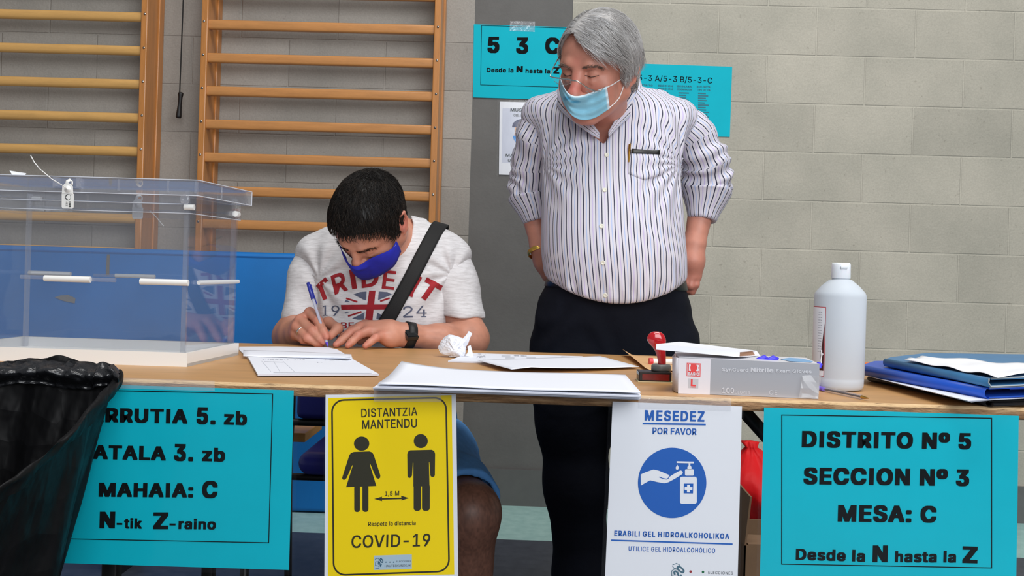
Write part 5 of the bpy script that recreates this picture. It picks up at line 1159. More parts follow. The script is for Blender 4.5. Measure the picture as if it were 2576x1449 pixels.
# ---- head in its own frame: x to the viewer's right, face towards -y, z up
def head_local(fat=0., nose=1., old=0.):
    s = Solid()
    s.ell((0, .012, .036), (.0765, .096, .084), .02)
    s.ell((0, -.032, .030), (.066, .056, .062), .03)
    s.ell((0, -.036, -.030), (.060 + fat * .006, .056, .078), .03)
    for q in (-1, 1):
        s.cone((q * .055, .005, -.052), (q * .018, -.060, -.100), .026 + fat * .008, .018, .03)
        s.ell((q * .047, -.058, -.030), (.022, .020, .020), .022)
        s.ell((q * .042, -.050, -.062), (.024 + fat * .008, .024, .030), .025)
    s.ell((0, -.066, -.098), (.024, .021, .019), .02)
    if fat: s.ell((0, -.006, -.104), (.058, .052, .034), .03)
    s.chain([(-.048, -.068, .016), (-.024, -.084, .019), (0, -.085, .012), (.024, -.084, .019), (.048, -.068, .016)], [.010, .0115, .010, .0115, .010], .014)
    for q in (-1, 1): s.ell((q * .031, -.099, -.001), (.021, .020, .0125), .010, kind='-')
    for q in (-1, 1):
        s.ell((q * .0315, -.0745, -.001), (.0155, .0145, .0132), .004)
        s.chain([(q * .018, -.085, -.002), (q * .0315, -.0885, -.0062), (q * .045, -.079, -.003)], [.0018, .0020, .0016], .004)        # lid edge
        s.chain([(q * .018, -.083, -.012 - old * .001), (q * .032, -.083, -.0165 - old * .002), (q * .046, -.074, -.012)], [.003, .0042, .003], .008)
    n = nose
    tz = -.033 - .045 * (n - 1); ty = -.110 - .02 * (n - 1)
    s.chain([(0, -.084, .012), (0, -.094, -.008), (0, ty + .0035, tz + .007)], [.0085 * n, .0088 * n, .0105 * n], .012)
    s.ell((0, ty, tz), (.0135 * n, .0125 * n, .0115 * n), .008)
    for q in (-1, 1):
        s.ell((q * .0135 * n, ty + .0115, tz - .003), (.0085 * n, .0115, .0085), .007)
        s.ell((q * .0068 * n, ty + .0045, tz - .0115), (.0038, .0055, .004), .003, kind='-')
    s.ell((0, -.088, -.061), (.021, .011, .006), .008); s.ell((0, -.086, -.070), (.019, .011, .006), .008)
    s.cone((-.02, -.094, -.0655), (.02, -.094, -.0655), .0018, .0018, .004, '-')
    for q in (-1, 1):
        th = math.radians(18) * q; R = np.array([[math.cos(th), -math.sin(th), 0], [math.sin(th), math.cos(th), 0], [0, 0, 1]])
        s.ell((q * .0785, .020, -.004), (.0085, .021, .034), .010, R)
        s.chain([(q * .085, .004, .012), (q * .086, .018, .029), (q * .088, .036, .022), (q * .087, .036, -.004), (q * .083, .022, -.030), (q * .080, .010, -.036)], [.0034, .0038, .0042, .0042, .0048, .0052], .004)
        s.ell((q * .0890, .018, .004), (.007, .011, .017), .004, R, kind='-')
        s.ell((q * .081, .003, -.006), (.0055, .0045, .008), .004)
    return s
class Head:
    def __init__(s, loc, R, scale, **kw): s.o = np.asarray(loc, float); s.R = R; s.k = scale; s.S = head_local(**kw)
    def to(s, p): return s.o + s.k * (np.asarray(p, float) @ s.R.T)
    def loc(s, P): return (np.asarray(P) - s.o) @ s.R / s.k
    def fn(s, P): return s.S(s.loc(P)) * s.k
def thick_at(q, thick, left):
    th = np.interp(q[:, 2], [-.09, -.03, .05, .13], thick); return th * (1 - left * sstep(.02, .065, -q[:, 0]))
def hair_line(az, tab):
    return np.interp(az, [t[0] for t in tab], [t[1] for t in tab])
def hair_cap(H, tab, thick, wav=.002, ws=60., left=0.):
    def fn(P):
        q = H.loc(P); az = np.degrees(np.arctan2(q[:, 0], -q[:, 1])); z0 = hair_line(az, tab)
        c = H_cran(q); th = thick_at(q, thick, left)
        w = wav * vnoise(q * [ws, ws * .5, ws * .5])
        return np.maximum(c - th - w, -smin(-(z0 - q[:, 2]), np.full(len(q), 1.), .01)) * H.k
    return fn
def H_cran(q):
    c = np.array((0, .012, .036)); r = np.array((.0765, .096, .084)); p = q - c; k0 = np.linalg.norm(p / r, axis=1); k1 = np.linalg.norm(p / r ** 2, axis=1) + 1e-9; d = k0 * (k0 - 1) / k1
    c = np.array((0, -.032, .030)); r = np.array((.066, .056, .062)); p = q - c; k0 = np.linalg.norm(p / r, axis=1); k1 = np.linalg.norm(p / r ** 2, axis=1) + 1e-9
    d = smin(d, k0 * (k0 - 1) / k1, .03)
    c = np.array((0, .02, -.04)); r = np.array((.070, .070, .070)); p = q - c; k0 = np.linalg.norm(p / r, axis=1); k1 = np.linalg.norm(p / r ** 2, axis=1) + 1e-9
    return smin(d, k0 * (k0 - 1) / k1, .03)
def strands(name, H, capV, capN, flow, n, length, rad, mat, parent, lift=.003, segs=7, seed=1, jitter=.25, sel=None, tonef=None, lenf=None):
    r = np.random.default_rng(seed); q = H.loc(capV); N = capN @ H.R
    ok = np.nonzero(sel(q) if sel is not None else np.ones(len(q), bool))[0]
    i = r.choice(ok, n); p = q[i] + r.normal(0, .0012, (n, 3)); nn = N[i]
    L = r.uniform(length[0], length[1], n) * (1. if lenf is None else lenf(q[i])); tone = r.uniform(0, 1, n); tone = tone if tonef is None else np.clip(.55 * tone + tonef(q[i]), 0, 1); pts = [p.copy()]; step = (L / segs)[:, None]
    jit = r.normal(0, jitter, (n, 3)); ph = r.uniform(0, 6.28, n)
    for k in range(segs):
        d = flow(p) + jit; p_old = p; d /= np.linalg.norm(d, axis=1)[:, None]
        p = p + d * step
        g = H_cran(p); e = 1e-4; G = np.stack([H_cran(p + [e, 0, 0]) - g, H_cran(p + [0, e, 0]) - g, H_cran(p + [0, 0, e]) - g], 1) / e; G /= np.linalg.norm(G, axis=1)[:, None] + 1e-9
        tgt = thick_at(p, strands.thick, strands.left) + lift * (.4 + 1.2 * tone) * math.sin(math.pi * (k + 1) / (segs + .3)) ** .7
        p = p + G * np.clip(tgt - g, -.004, .004)[:, None] * .8
        bad = ~np.isfinite(p).all(1) | (np.linalg.norm(p - p_old, axis=1) > 2.5 * step[:, 0] + .003); p = np.where(bad[:, None], p_old + d * step * .02, p)
        pts.append(p.copy())
    P = np.stack(pts, 1); P = H.o + H.k * (P @ H.R.T)
    t = np.gradient(P, axis=1); t /= np.linalg.norm(t, axis=2)[..., None] + 1e-12
    a = np.cross(t, np.array([.31, .52, .79])); a /= np.linalg.norm(a, axis=2)[..., None] + 1e-12; b = np.cross(t, a)
    w = rad * np.interp(np.linspace(0, 1, segs + 1), [0, .15, .7, 1], [.6, 1, .9, .15])[None, :, None, None] * r.uniform(.6, 1.3, n)[:, None, None, None]
    an = np.array([0, 2.094, 4.189]); ring = P[:, :, None, :] + w * (np.cos(an)[None, None, :, None] * a[:, :, None, :] + np.sin(an)[None, None, :, None] * b[:, :, None, :])
    V = ring.reshape(-1, 3); m = segs + 1
    q0 = np.array([[s_ * 3 + c_, s_ * 3 + (c_ + 1) % 3, (s_ + 1) * 3 + (c_ + 1) % 3, (s_ + 1) * 3 + c_] for s_ in range(segs) for c_ in range(3)])
    Fc = (q0[None] + (np.arange(n) * m * 3)[:, None, None]).reshape(-1, 4)
    return link_mesh(name, V, Fc, mat, None, parent, True, {'tone': np.repeat(tone, m * 3)})
def vnormals(V, Q):
    n = np.cross(V[Q[:, 2]] - V[Q[:, 0]], V[Q[:, 3]] - V[Q[:, 1]]); A = np.zeros_like(V)
    for k in range(4): np.add.at(A, Q[:, k], n)
    return A / (np.linalg.norm(A, axis=1)[:, None] + 1e-12)


# crinkled cuff of the bag along the table edge
t = NT('crinkled_film'); t.col(lin((26, 27, 30))); t.set(Roughness=.26); t.p.inputs['Specular IOR Level'].default_value = .55; t.bump(t.noise(t.coord((1, 1, 1)), 60, 3, .6), .5, .006)
m_cuff = t.m
cp = np.array([(-120, 922, 1.560), (-40, 914, 1.572), (40, 908, 1.578), (110, 905, 1.582), (170, 908, 1.582), (225, 914, 1.580), (262, 912, 1.578), (286, 916, 1.574), (301, 934, 1.566)])
uu = np.linspace(0, len(cp) - 1, 110); C_ = np.stack([np.interp(uu, np.arange(len(cp)), cp[:, k]) for k in range(3)], 1); P = []
drop_ = np.interp(uu, np.arange(len(cp)), [70, 66, 58, 62, 70, 66, 60, 52, 40])
for k, v in enumerate(np.linspace(0, 1, 16)):
    row = np.array([W(x - 10 * v * (x > 240), y - 6 * math.sin(math.pi * v) * 0 + v * dd_, Y - .030 * math.sin(math.pi * min(v * 1.15, 1)) - .016 * v) for (x, y, Y), dd_ in zip(C_, drop_)])
    P.append(row)
G = np.array(P); X = G.reshape(-1, 3)
fold_ = .009 * np.abs(vnoise(X * [38, 20, 60] + 4)) - .010 * np.abs(vnoise(X * [70, 30, 34] + 9)) + .004 * vnoise(X * 130)
X = X + np.array([0, -1, .35])[None] * fold_[:, None]; X[:, 1] = np.minimum(X[:, 1], 1.606)
o_ = MB().grid(X.reshape(G.shape), 0, True, .0008).build('crinkled_cuff', m_cuff, D_BAG)

# ------------------------------------------------------------------ people: shared materials
def skin_mat(name, rgb, red, dark):
    t = NT(name); co = t.coord(); base = t.ramp(t.noise(co, 40, 4), [(.3, sc_(lin(rgb), .92)), (.7, sc_(lin(rgb), 1.07))])
    k = t.mix(t.attr('red'), base, lin(red)); k = t.mix(t.attr('dark'), k, lin(dark)); t.col(k)
    t.set(Roughness=.48); t.p.inputs['Subsurface Weight'].default_value = .12; t.p.inputs['Subsurface Radius'].default_value = (.008, .003, .002)
    n1 = t.bump(t.noise(co, 900, 2), .18, .0004); t.bump(t.noise(co, 160, 3), .2, .001, n1); return t.m
def hair_mat(name, stops, rough=.35):
    t = NT(name); t.col(t.ramp(t.attr('tone'), stops)); t.set(Roughness=rough); t.p.inputs['Specular IOR Level'].default_value = .25; return t.m
def cloth(name, rgb, var=.05, vs=30, rough=.85, weave=1200, bump=.25, sheen=.0, stretch=(1, 1, 1), spec=.15):
    t = NT(name); c = lin(rgb); co = t.coord(stretch); t.col(t.ramp(t.noise(co, vs, 5, .6), [(.3, sc_(c, 1 - var)), (.7, sc_(c, 1 + var))])); t.set(Roughness=rough); t.p.inputs['Specular IOR Level'].default_value = spec
    t.p.inputs['Sheen Weight'].default_value = sheen
    n1 = t.bump(t.noise(t.coord(), weave, 2), bump, .0006); t.bump(t.noise(t.coord(), 24, 4), .35, .008, n1); return t.m
def blobs(q, L):
    r = np.zeros(len(q))
    for c, rad, a in L: r = np.maximum(r, a * np.exp(-(np.linalg.norm((q - np.array(c)) / np.array(rad), axis=1)) ** 2))
    return r
def seg_dist(P, A):
    A = np.asarray(A, float); d = np.full(len(P), 9.)
    for a, b in zip(A[:-1], A[1:]):
        ba = b - a; t = np.clip((P - a) @ ba / (ba @ ba + 1e-12), 0, 1); d = np.minimum(d, np.linalg.norm(P - a - t[:, None] * ba, axis=1))
    return d
def drop(S, px, py, off, miss): return S.hit(px, py, off, miss)
def push_out(G, f, off, it=40):
    X = G.reshape(-1, 3).copy(); D = X - [0, 0, ZC]; D /= np.linalg.norm(D, axis=1)[:, None]
    for _ in range(it): X = X - D * np.clip(off - f(X), 0, .006)[:, None]
    return X.reshape(G.shape)
def mask_grid(top, bot, f, Yfun, off, nu=40, nv=18, pleat=None):
    """cloth mask: rows from the top edge to the bottom edge (pixels), brought along the sight line to lie just outside solid f"""
    def along(E, u):
        E = np.array(E, float); s = np.r_[0, np.cumsum(np.linalg.norm(np.diff(E, axis=0), axis=1))]; s /= s[-1]
        return np.stack([np.interp(u, s, E[:, 0]), np.interp(u, s, E[:, 1])], 1)
    u = np.linspace(0, 1, nu); A, B = along(top, u), along(bot, u); G = np.empty((nv, nu, 3))
    for i, v in enumerate(np.linspace(0, 1, nv)):
        Q = A * (1 - v) + B * v; Q[:, 1] += 0
        D = np.stack([ray(x, y) for x, y in Q]); D /= np.linalg.norm(D, axis=1)[:, None]
        Y0 = Yfun(u, v); t = Y0 / D[:, 1]
        for _ in range(60):
            d = f(D * t[:, None] + [0, 0, ZC]); need = off - d
            t = t - np.where(need > 0, np.clip(need, .0004, .01), 0)
        G[i] = D * t[:, None] + [0, 0, ZC]
    for _ in range(6):
        S_ = G.copy(); S_[1:-1, 1:-1] = (G[:-2, 1:-1] + G[2:, 1:-1] + G[1:-1, :-2] + G[1:-1, 2:]) / 4
        S_[0, 1:-1] = (G[0, :-2] + G[0, 2:]) / 2; S_[-1, 1:-1] = (G[-1, :-2] + G[-1, 2:]) / 2; S_[1:-1, 0] = (G[:-2, 0] + G[2:, 0]) / 2; S_[1:-1, -1] = (G[:-2, -1] + G[2:, -1]) / 2
        # keep the smoothed cloth in front of the face
        X = S_.reshape(-1, 3); D = X - [0, 0, ZC]; D /= np.linalg.norm(D, axis=1)[:, None]
        for _ in range(30):
            need = off * .8 - f(X); X = X - D * np.clip(need, 0, .01)[:, None]
        G = X.reshape(S_.shape)
    if pleat is not None:
        D = G - [0, 0, ZC]; D /= np.linalg.norm(D, axis=2)[..., None]; G = G - D * pleat(np.linspace(0, 1, nv))[:, None, None]
    return G

# ================================================================== the standing man
m_skin1 = skin_mat('weathered_skin', (196, 134, 114), (184, 82, 78), (78, 58, 52))
H1 = Head((0, 0, 0), rotm(-31, 22, 8), 1.04, fat=0., nose=1.3, old=1.)
H1.o = W(1455, 183, 2.37) - H1.k * (H1.R @ np.array([0, -.092, .002]))
sh_secs = [(236, 1420, 1660, 2.66, .075), (262, 1372, 1715, 2.65, .10), (300, 1352, 1732, 2.64, .118), (350, 1356, 1722, 2.63, .132), (400, 1362, 1713, 2.62, .145), (460, 1363, 1711, 2.615, .158), (520, 1364, 1714, 2.61, .172), (580, 1361, 1719, 2.605, .183), (640, 1361, 1727, 2.60, .19), (690, 1368, 1728, 2.60, .188), (740, 1378, 1722, 2.60, .18), (790, 1385, 1715, 2.60, .17)]
def secs(S):
    out = []
    for py, xl, xr, Y, ry in S:
        a, b = W(xl, py, Y), W(xr, py, Y); out.append(((a[2] + b[2]) / 2, (a[0] + b[0]) / 2, Y, (b[0] - a[0]) / 2, ry))
    return list(zip(*out))
T1 = secs(sh_secs)
shirt = Solid(); shirt.loft(*T1, k=.03, n=2.35)
tab1 = shirt.tab
nb = W(1535, 262, 2.66)
for px, py in ((1356, 287), (1712, 298)): shirt.cone(nb + [0, .01, -.02], W(px, py, 2.65), .070, .045, .05)
xc1 = lambda z: np.interp(z, tab1[0], tab1[1][0])
# folds: pulls towards the armpits, gathers above the belt
armR, armL = W(1712, 415, 2.55), W(1366, 412, 2.55)
def folds1(P):
    r = np.linalg.norm(P - armR, axis=1); a = np.arctan2(P[:, 2] - armR[2], armR[0] - P[:, 0])
    f = .0032 * np.sin(a * 15 + 9 * r) * np.exp(-((r - .10) / .09) ** 2)
    r2 = np.linalg.norm(P - armL, axis=1); a2 = np.arctan2(P[:, 2] - armL[2], P[:, 0] - armL[0])
    f += .003 * np.sin(a2 * 12 + 1) * np.exp(-((r2 - .09) / .07) ** 2)
    zb = W(1540, 735, 2.45)[2]; g = np.exp(-((P[:, 2] - zb) / .035) ** 2)
    f += g * (.0035 * np.sin(P[:, 0] * 95 + 3 * vnoise(P * 14)) + .002 * np.sin(P[:, 0] * 180 + P[:, 2] * 60))
    f += .0025 * vnoise(P * [7, 7, 4]) + .0012 * vnoise(P * [30, 20, 10] + 7)
    d = (P[:, 0] - W(1600, 560, 2.45)[0]) * .7 + (P[:, 2] - W(1600, 560, 2.45)[2]) * .72
    f += .0035 * np.exp(-(d / .012) ** 2) * np.exp(-((P[:, 0] - W(1640, 530, 2.45)[0]) / .07) ** 2) * (P[:, 1] < 2.6)
    return f
shirt.disp.append(folds1)
# front band (placket)
plk = [(1520, 352), (1526, 390), (1521, 478), (1513, 569), (1517, 661), (1523, 743), (1526, 775)]
plz = np.array([W(x, y, 2.44)[2] for x, y in plk]); plx = np.array([W(x, y, 2.44)[0] for x, y in plk])
def placket(P):
    x0 = np.interp(P[:, 2], plz[::-1], plx[::-1]); u = np.abs(P[:, 0] - x0); return .0014 * (1 - sstep(.0150, .0165, u)) * (P[:, 1] < 2.58) * (P[:, 2] < plz[0])
shirt.disp.append(placket)
# open neck
vn = [W(1520, 360, 2.47), W(1440, 268, 2.52), W(1500, 215, 2.55), W(1597, 238, 2.56)]
def vneck(P):
    z = P[:, 2]; zl = [vn[0][2], W(1470, 325, 2.5)[2], vn[1][2], vn[1][2] + .1]; xl_ = [vn[0][0], W(1474, 325, 2.5)[0], vn[1][0], vn[1][0] - .01]
    zr2 = [vn[0][2], W(1568, 290, 2.5)[2], vn[3][2], vn[3][2] + .1]; xr_ = [vn[0][0], W(1568, 290, 2.5)[0], vn[3][0], vn[3][0]]
    a = np.interp(z, zl, xl_); b = np.interp(z, zr2, xr_); return np.maximum(np.maximum(a - P[:, 0], P[:, 0] - b), np.maximum(vn[0][2] - z, P[:, 1] - 2.70)) * .8
nk0 = H1.to((0, .03, -.07)); nk1 = W(1532, 300, 2.635)
def neck_hole(P):
    a = H1.to((0, .015, -.03)); b = nk1 + [0, .01, -.03]; ba = b - a; t = np.clip((P - a) @ ba / (ba @ ba), 0, 1.); return np.linalg.norm(P - a - t[:, None] * ba, axis=1) - (.058 + .004 * t)
zb0 = W(1530, 764, 2.425)[2]; zb1 = W(1540, 699, 2.6)[2]; xb = W(1541, 720, 2.6)[0]
def shirt_end(P): return (zb0 + (zb1 - zb0) * np.minimum(((P[:, 0] - xb) / .185) ** 2, 1.3) + .03 * sstep(2.55, 2.75, P[:, 1])) - P[:, 2]
shirt_solid_full = shirt
class Cut:
    def __init__(s, f, subs, ands): s.f = f; s.subs = subs; s.ands = ands
    def __call__(s, P):
        d = s.f(P)
        for g in s.subs: d = -smin(-d, g(P), .004)
        for g in s.ands: d = -smin(-d, -g(P), .012)
        return d
shirtC = Cut(shirt, [vneck, neck_hole], [shirt_end])
V, Q = mesh_solid(shirtC, (-.12, 2.36, .84), (.62, 2.90, 1.46), .0042); V = relax(V, Q, 1, .4)
SV1, SQ1 = V, Q; SS1 = Surf(V, Q)
def stripe_u(V):
    x, y, a, b = (np.interp(V[:, 2], tab1[0], v) for v in tab1[1]); ph = np.arctan2((V[:, 0] - x) / a, -(V[:, 1] - y) / b); u = ph * .200
    return u
u1 = stripe_u(V)
# yoke across the shoulders: stripes run along the shoulder
yl, yr = W(1345, 250, 2.62), W(1738, 272, 2.62); ym = W(1500, 226, 2.62); ymr = W(1615, 222, 2.62)
yz = np.interp(V[:, 0], [yl[0], W(1400, 232, 2.62)[0], ym[0], ymr[0], W(1690, 250, 2.62)[0], yr[0]], [yl[2], W(1400, 234, 2.62)[2], ym[2], W(1612, 214, 2.62)[2], W(1690, 246, 2.62)[2], yr[2]])
yok = V[:, 2] > yz
sl_ = np.where(V[:, 0] > nb[0], -.42, .42); u1 = np.where(yok, (V[:, 2] - yz) * .8 + (V[:, 1] - 2.60) * .8, u1)
t = NT('striped_shirting'); at = t.attr('u')
def stripe(t, at, per, off, w):
    f = t.math('FRACT', t.math('ADD', t.math('DIVIDE', at, per), off)); return t.math('LESS_THAN', t.math('ABSOLUTE', t.math('SUBTRACT', f, .5)), w / per / 2)
base = lin((212, 209, 218)); k = t.mix(stripe(t, at, .0163, .0, .0025), base, lin((40, 42, 66)))
k = t.mix(stripe(t, at, .0326, .0, .0024), k, lin((172, 187, 224))); k = t.mix(stripe(t, at, .0326, .5, .0024), k, lin((194, 183, 218)))
t.col(k); t.set(Roughness=.8); n1 = t.bump(t.noise(t.coord(), 900, 2), .15, .0005); t.bump(t.noise(t.coord((1, 1, .5)), 26, 4), .35, .006, n1); m_shirt = t.m
r1 = thing('person', (W(1540, 1500, 2.62)[0], 2.62, 0), 'standing grey haired person in striped shirt, hands on hips, looking down over glasses', 'person')
P1 = r1
o_sh = link_mesh('shirt', V, Q, m_shirt, None, r1, True, {'u': u1})
# sleeves with turned-up cuffs
def sleeve_mesh(pts, rad, cuff, seed, arm, name='sleeve'):
    S = Solid(); P_ = [W(*p) for p in pts]; S.chain(P_, rad, .05)
    L = np.r_[0, np.cumsum([np.linalg.norm(P_[i + 1] - P_[i]) for i in range(len(P_) - 1)])]
    A = np.array(P_)
    def par(P):
        best = np.full(len(P), 9.); s_ = np.zeros(len(P)); ang = np.zeros(len(P)); rr = np.zeros(len(P))
        for i in range(len(A) - 1):
            ba = A[i + 1] - A[i]; tt_ = np.clip((P - A[i]) @ ba / (ba @ ba), 0 if i else -.5, 1 if i < len(A) - 2 else 1.5); d = P - A[i] - tt_[:, None] * ba; n = np.linalg.norm(d, axis=1)
            e = ba / np.linalg.norm(ba); e1 = np.cross(e, (0, 1, 0)); e1 /= np.linalg.norm(e1); e2 = np.cross(e, e1)
            m = n < best; best = np.where(m, n, best); s_ = np.where(m, L[i] + tt_ * (L[i + 1] - L[i]), s_); ang = np.where(m, np.arctan2(d @ e2, d @ e1), ang)
        return s_, ang
    def fold(P):
        s_, a = par(P); w = vnoise(P * 16 + seed); mid = np.exp(-((s_ - L[-1] * .62) / .09) ** 2)
        w2 = vnoise(P * 9 + seed * 3); f = (.0016 + .0052 * mid) * np.sin(s_ * 120 + a * 1.6 + 5 * w + 4 * w2) * (s_ < cuff) * (.4 + .6 * np.abs(w2) * 2) + .0022 * np.sin(s_ * 55 + a * seed * .5 + 4 * w2) * (s_ < cuff) + .003 * w
        f += .0065 * sstep(cuff - .003, cuff + .002, s_) - .004 * np.exp(-((s_ - cuff + .003) / .005) ** 2) + .0015 * np.exp(-((s_ - cuff - .012) / .008) ** 2)
        return f
    S.disp.append(fold)
    e = (A[-1] - A[-2]) / np.linalg.norm(A[-1] - A[-2]); end = A[-1]
    S.cut(lambda P: (P - end) @ e, .006)
    hol = np.array(rad[-1]) - .0035
    S.sub(lambda P: np.maximum(np.linalg.norm((P - end) - ((P - end) @ e)[:, None] * e, axis=1) - hol, -((P - end) @ e) - .035), end, .2, .004)
    lo = A.min(0) - .09; hi = A.max(0) + .09; V, Q = mesh_solid(S, lo, hi, .0040); V = relax(V, Q, 1, .35)
    s_, a = par(V); u = a * .052 + .0006 * np.sin(s_ * 120)
    return V, Q, u
for pts, rad, cf, sd in (([(1698, 294, 2.65), (1744, 340, 2.67), (1772, 402, 2.70), (1780, 464, 2.73), (1767, 548, 2.71)], [.043, .043, .054, .053, .0335], .232, 3), ([(1372, 290, 2.65), (1348, 342, 2.67), (1335, 415, 2.71), (1331, 480, 2.74), (1350, 550, 2.73)], [.043, .043, .043, .043, .032], .225, 5)):
    V, Q, u = sleeve_mesh(pts, rad, cf, sd, None); link_mesh('sleeve', V, Q, m_shirt, None, o_sh, True, {'u': u})
# buttons, pocket, collar
m_btn = simple('shirt_button', (224, 222, 206), .35)
for x, y in plk[1:6]:
    p, n = SS1.hitn(x, y); MB().lathe(p + n * .0002, [(0, .0016), (.0025, .0014), (.0034, .0022), (.0052, .0021), (.0057, .0010), (.0057, 0)], 20, 0, n).build('button', m_btn, o_sh)
PX = np.linspace(1580, 1662, 12); PY = np.linspace(0, 1, 10)
G = np.array([[SS1.hit(x, 377 + .05 * (x - 1580) + v * (60 + 14 * (1 - abs((x - 1621) / 41)) ** 1), .0014, 2.47) for x in PX] for v in PY])
ob = MB().grid(G, 0, True, .0008).build('pocket', m_shirt, o_sh)
pv = np.array([v.co[:] for v in ob.data.vertices]) + BASE[ob.name]; at_ = ob.data.attributes.new('u', 'FLOAT', 'POINT'); at_.data.foreach_set('value', stripe_u(pv).astype(np.float32))
# collar: stand and turned-down leaf round the neck
cb = [(1530, 342, 2.475), (1556, 305, 2.51), (1580, 272, 2.55), (1598, 236, 2.60), (1600, 205, 2.66), (1570, 185, 2.72), (1510, 180, 2.735), (1450, 195, 2.71), (1418, 222, 2.64), (1424, 256, 2.57), (1452, 296, 2.52), (1490, 332, 2.482), (1508, 346, 2.472)]
CB = np.array([W(*p) for p in cb]); cen_ = CB.mean(0)
tt = np.linspace(0, len(CB) - 1, 60); CBs = np.stack([np.interp(tt, np.arange(len(CB)), CB[:, k]) for k in range(3)], 1)
for _ in range(3): CBs[1:-1] = (CBs[:-2] + CBs[1:-1] * 2 + CBs[2:]) / 4
out_ = (CBs - cen_) * [1, 1, 0]; out_ /= np.linalg.norm(out_, axis=1)[:, None]
wv = np.interp(tt, [0, 1.2, 3, 6, 9, 10.8, 12], [.35, .75, 1, 1, 1, .75, .35])[:, None]
rows = [CBs - out_ * .002, CBs + (np.array([0, 0, .030]) - out_ * .004) * wv, CBs + (np.array([0, 0, .034]) + out_ * .002) * wv, CBs + (np.array([0, 0, .030]) + out_ * .008) * wv, CBs + (np.array([0, 0, .010]) + out_ * .018) * wv, CBs + (np.array([0, 0, -.012]) + out_ * .026) * wv]
G = np.array(rows); b = MB(); b.grid(G, 0, True, .0012); ob = b.build('collar', m_shirt, o_sh)
n_ = len(ob.data.vertices); uu = np.tile(np.repeat(np.array([0, .03, .034, .04, .058, .082]), 60), 2)[:n_]; at_ = ob.data.attributes.new('u', 'FLOAT', 'POINT'); at_.data.foreach_set('value', (uu + .004).astype(np.float32))
# ---- body
B1 = Solid(); B1.op('+', H1.fn, H1.o, .17, .02)
B1.cone(nk0, nk1 + [0, .02, -.02], .054, .058, .03); B1.cone(H1.to((.01, .01, -.085)), W(1524, 322, 2.60), .034, .042, .03)
T1b = [list(v) for v in T1]; T1b[3] = [v - .016 for v in T1b[3]]; T1b[4] = [min(v - .014, .115) for v in T1b[4]]; T1b[2] = [v + .025 for v in T1b[2]]; B1.loft(*T1b, k=.05, n=2.35)
aR = [W(1712, 300, 2.66), W(1776, 468, 2.735), W(1748, 610, 2.70)]; B1.chain(aR, [.038, .040, .0285], .03)
aL = [W(1360, 296, 2.66), W(1329, 485, 2.745), W(1361, 622, 2.725)]; B1.chain(aL, [.036, .037, .027], .03)
Yh_ = 2.70
B1.chain([W(1745, 618, Yh_), W(1742, 655, Yh_ - .004), W(1742, 692, Yh_)], [.0275, .030, .026], .02)
B1.chain([W(1731, 655, Yh_ + .015), W(1731, 690, Yh_ + .015)], [.022, .020], .02)
for f in ([(1751, 690, 2.695), (1750, 716, 2.69), (1741, 733, 2.70), (1729, 736, 2.715)], [(1741, 693, 2.688), (1737, 719, 2.685), (1727, 727, 2.70), (1718, 722, 2.715)], [(1731, 692, 2.69), (1726, 712, 2.69), (1718, 715, 2.705), (1712, 708, 2.715)], [(1723, 688, 2.70), (1718, 702, 2.70), (1712, 703, 2.71), (1708, 697, 2.72)]):
    B1.chain([W(*p) for p in f], [.0112, .0102, .0095, .0085], .005)
B1.chain([W(1748, 650, 2.715), W(1750, 680, 2.73), W(1738, 705, 2.74)], [.014, .012, .0095], .008)
Yl = 2.74
B1.chain([W(1362, 622, 2.725), W(1372, 655, Yl), W(1385, 690, Yl)], [.027, .030, .026], .02)
for k in range(4): B1.chain([W(1378 + 6 * k, 688 - 4 * k, Yl - .012 + .012 * k), W(1394 + 6 * k, 708 - 6 * k, Yl), W(1412 + 5 * k, 712 - 8 * k, Yl)], [.0105, .0098, .0085], .005)
B1.chain([W(1380, 660, Yl - .03), W(1398, 672, Yl - .035), W(1410, 684, Yl - .03)], [.013, .011, .009], .006)
lgs = ([(1441, 900, 2.63), (1445, 1050, 2.63), (1449, 1220, 2.63), (1463, 1449, 2.65), (1466, 1555, 2.66)], [(1650, 900, 2.63), (1650, 1050, 2.63), (1642, 1220, 2.63), (1630, 1449, 2.65), (1628, 1555, 2.66)])
for l in lgs: B1.chain([W(*p) for p in l], [.085, .078, .058, .044, .04], .04)
V, Q = mesh_solid(B1, (-.12, 2.14, .0), (.62, 2.92, 1.70), .0029)
q = H1.loc(V); near = np.linalg.norm(q, axis=1) < .2
nose_t = (0, -.112, -.033)
red = blobs(q, [(nose_t, (.017, .03, .020), .75), ((0, -.10, -.012), (.011, .02, .02), .45), ((.042, -.07, -.040), (.024, .03, .022), .35), ((-.042, -.07, -.040), (.024, .03, .022), .35), ((.09, .015, 0), (.02, .03, .035), .4), ((0, -.085, -.066), (.022, .02, .008), .5), ((0, -.09, .025), (.014, .02, .015), .3), ((0, -.03, -.12), (.05, .05, .03), .2)]) * near
red = np.maximum(red, .22 * sstep(.0, .14, 1.06 - V[:, 2]) * sstep(.18, .26, V[:, 0]))
lash = np.minimum(seg_dist(q, [(.019, -.0885, -.0025), (.032, -.088, -.0035), (.045, -.079, -.0015)]), seg_dist(q, [(-.019, -.0885, -.0025), (-.032, -.088, -.0035), (-.045, -.079, -.0015)]))
crease = np.minimum(seg_dist(q, [(.018, -.086, .006), (.032, -.086, .0085), (.047, -.076, .005)]), seg_dist(q, [(-.018, -.086, .006), (-.032, -.086, .0085), (-.047, -.076, .005)]))
dark = (.45 * np.exp(-(crease / .0022) ** 2) + blobs(q, [((.0068, -.107, -.045), (.0036, .006, .003), .8), ((-.0068, -.107, -.045), (.0036, .006, .003), .8), ((.090, .018, .003), (.006, .008, .012), .35)])) * near
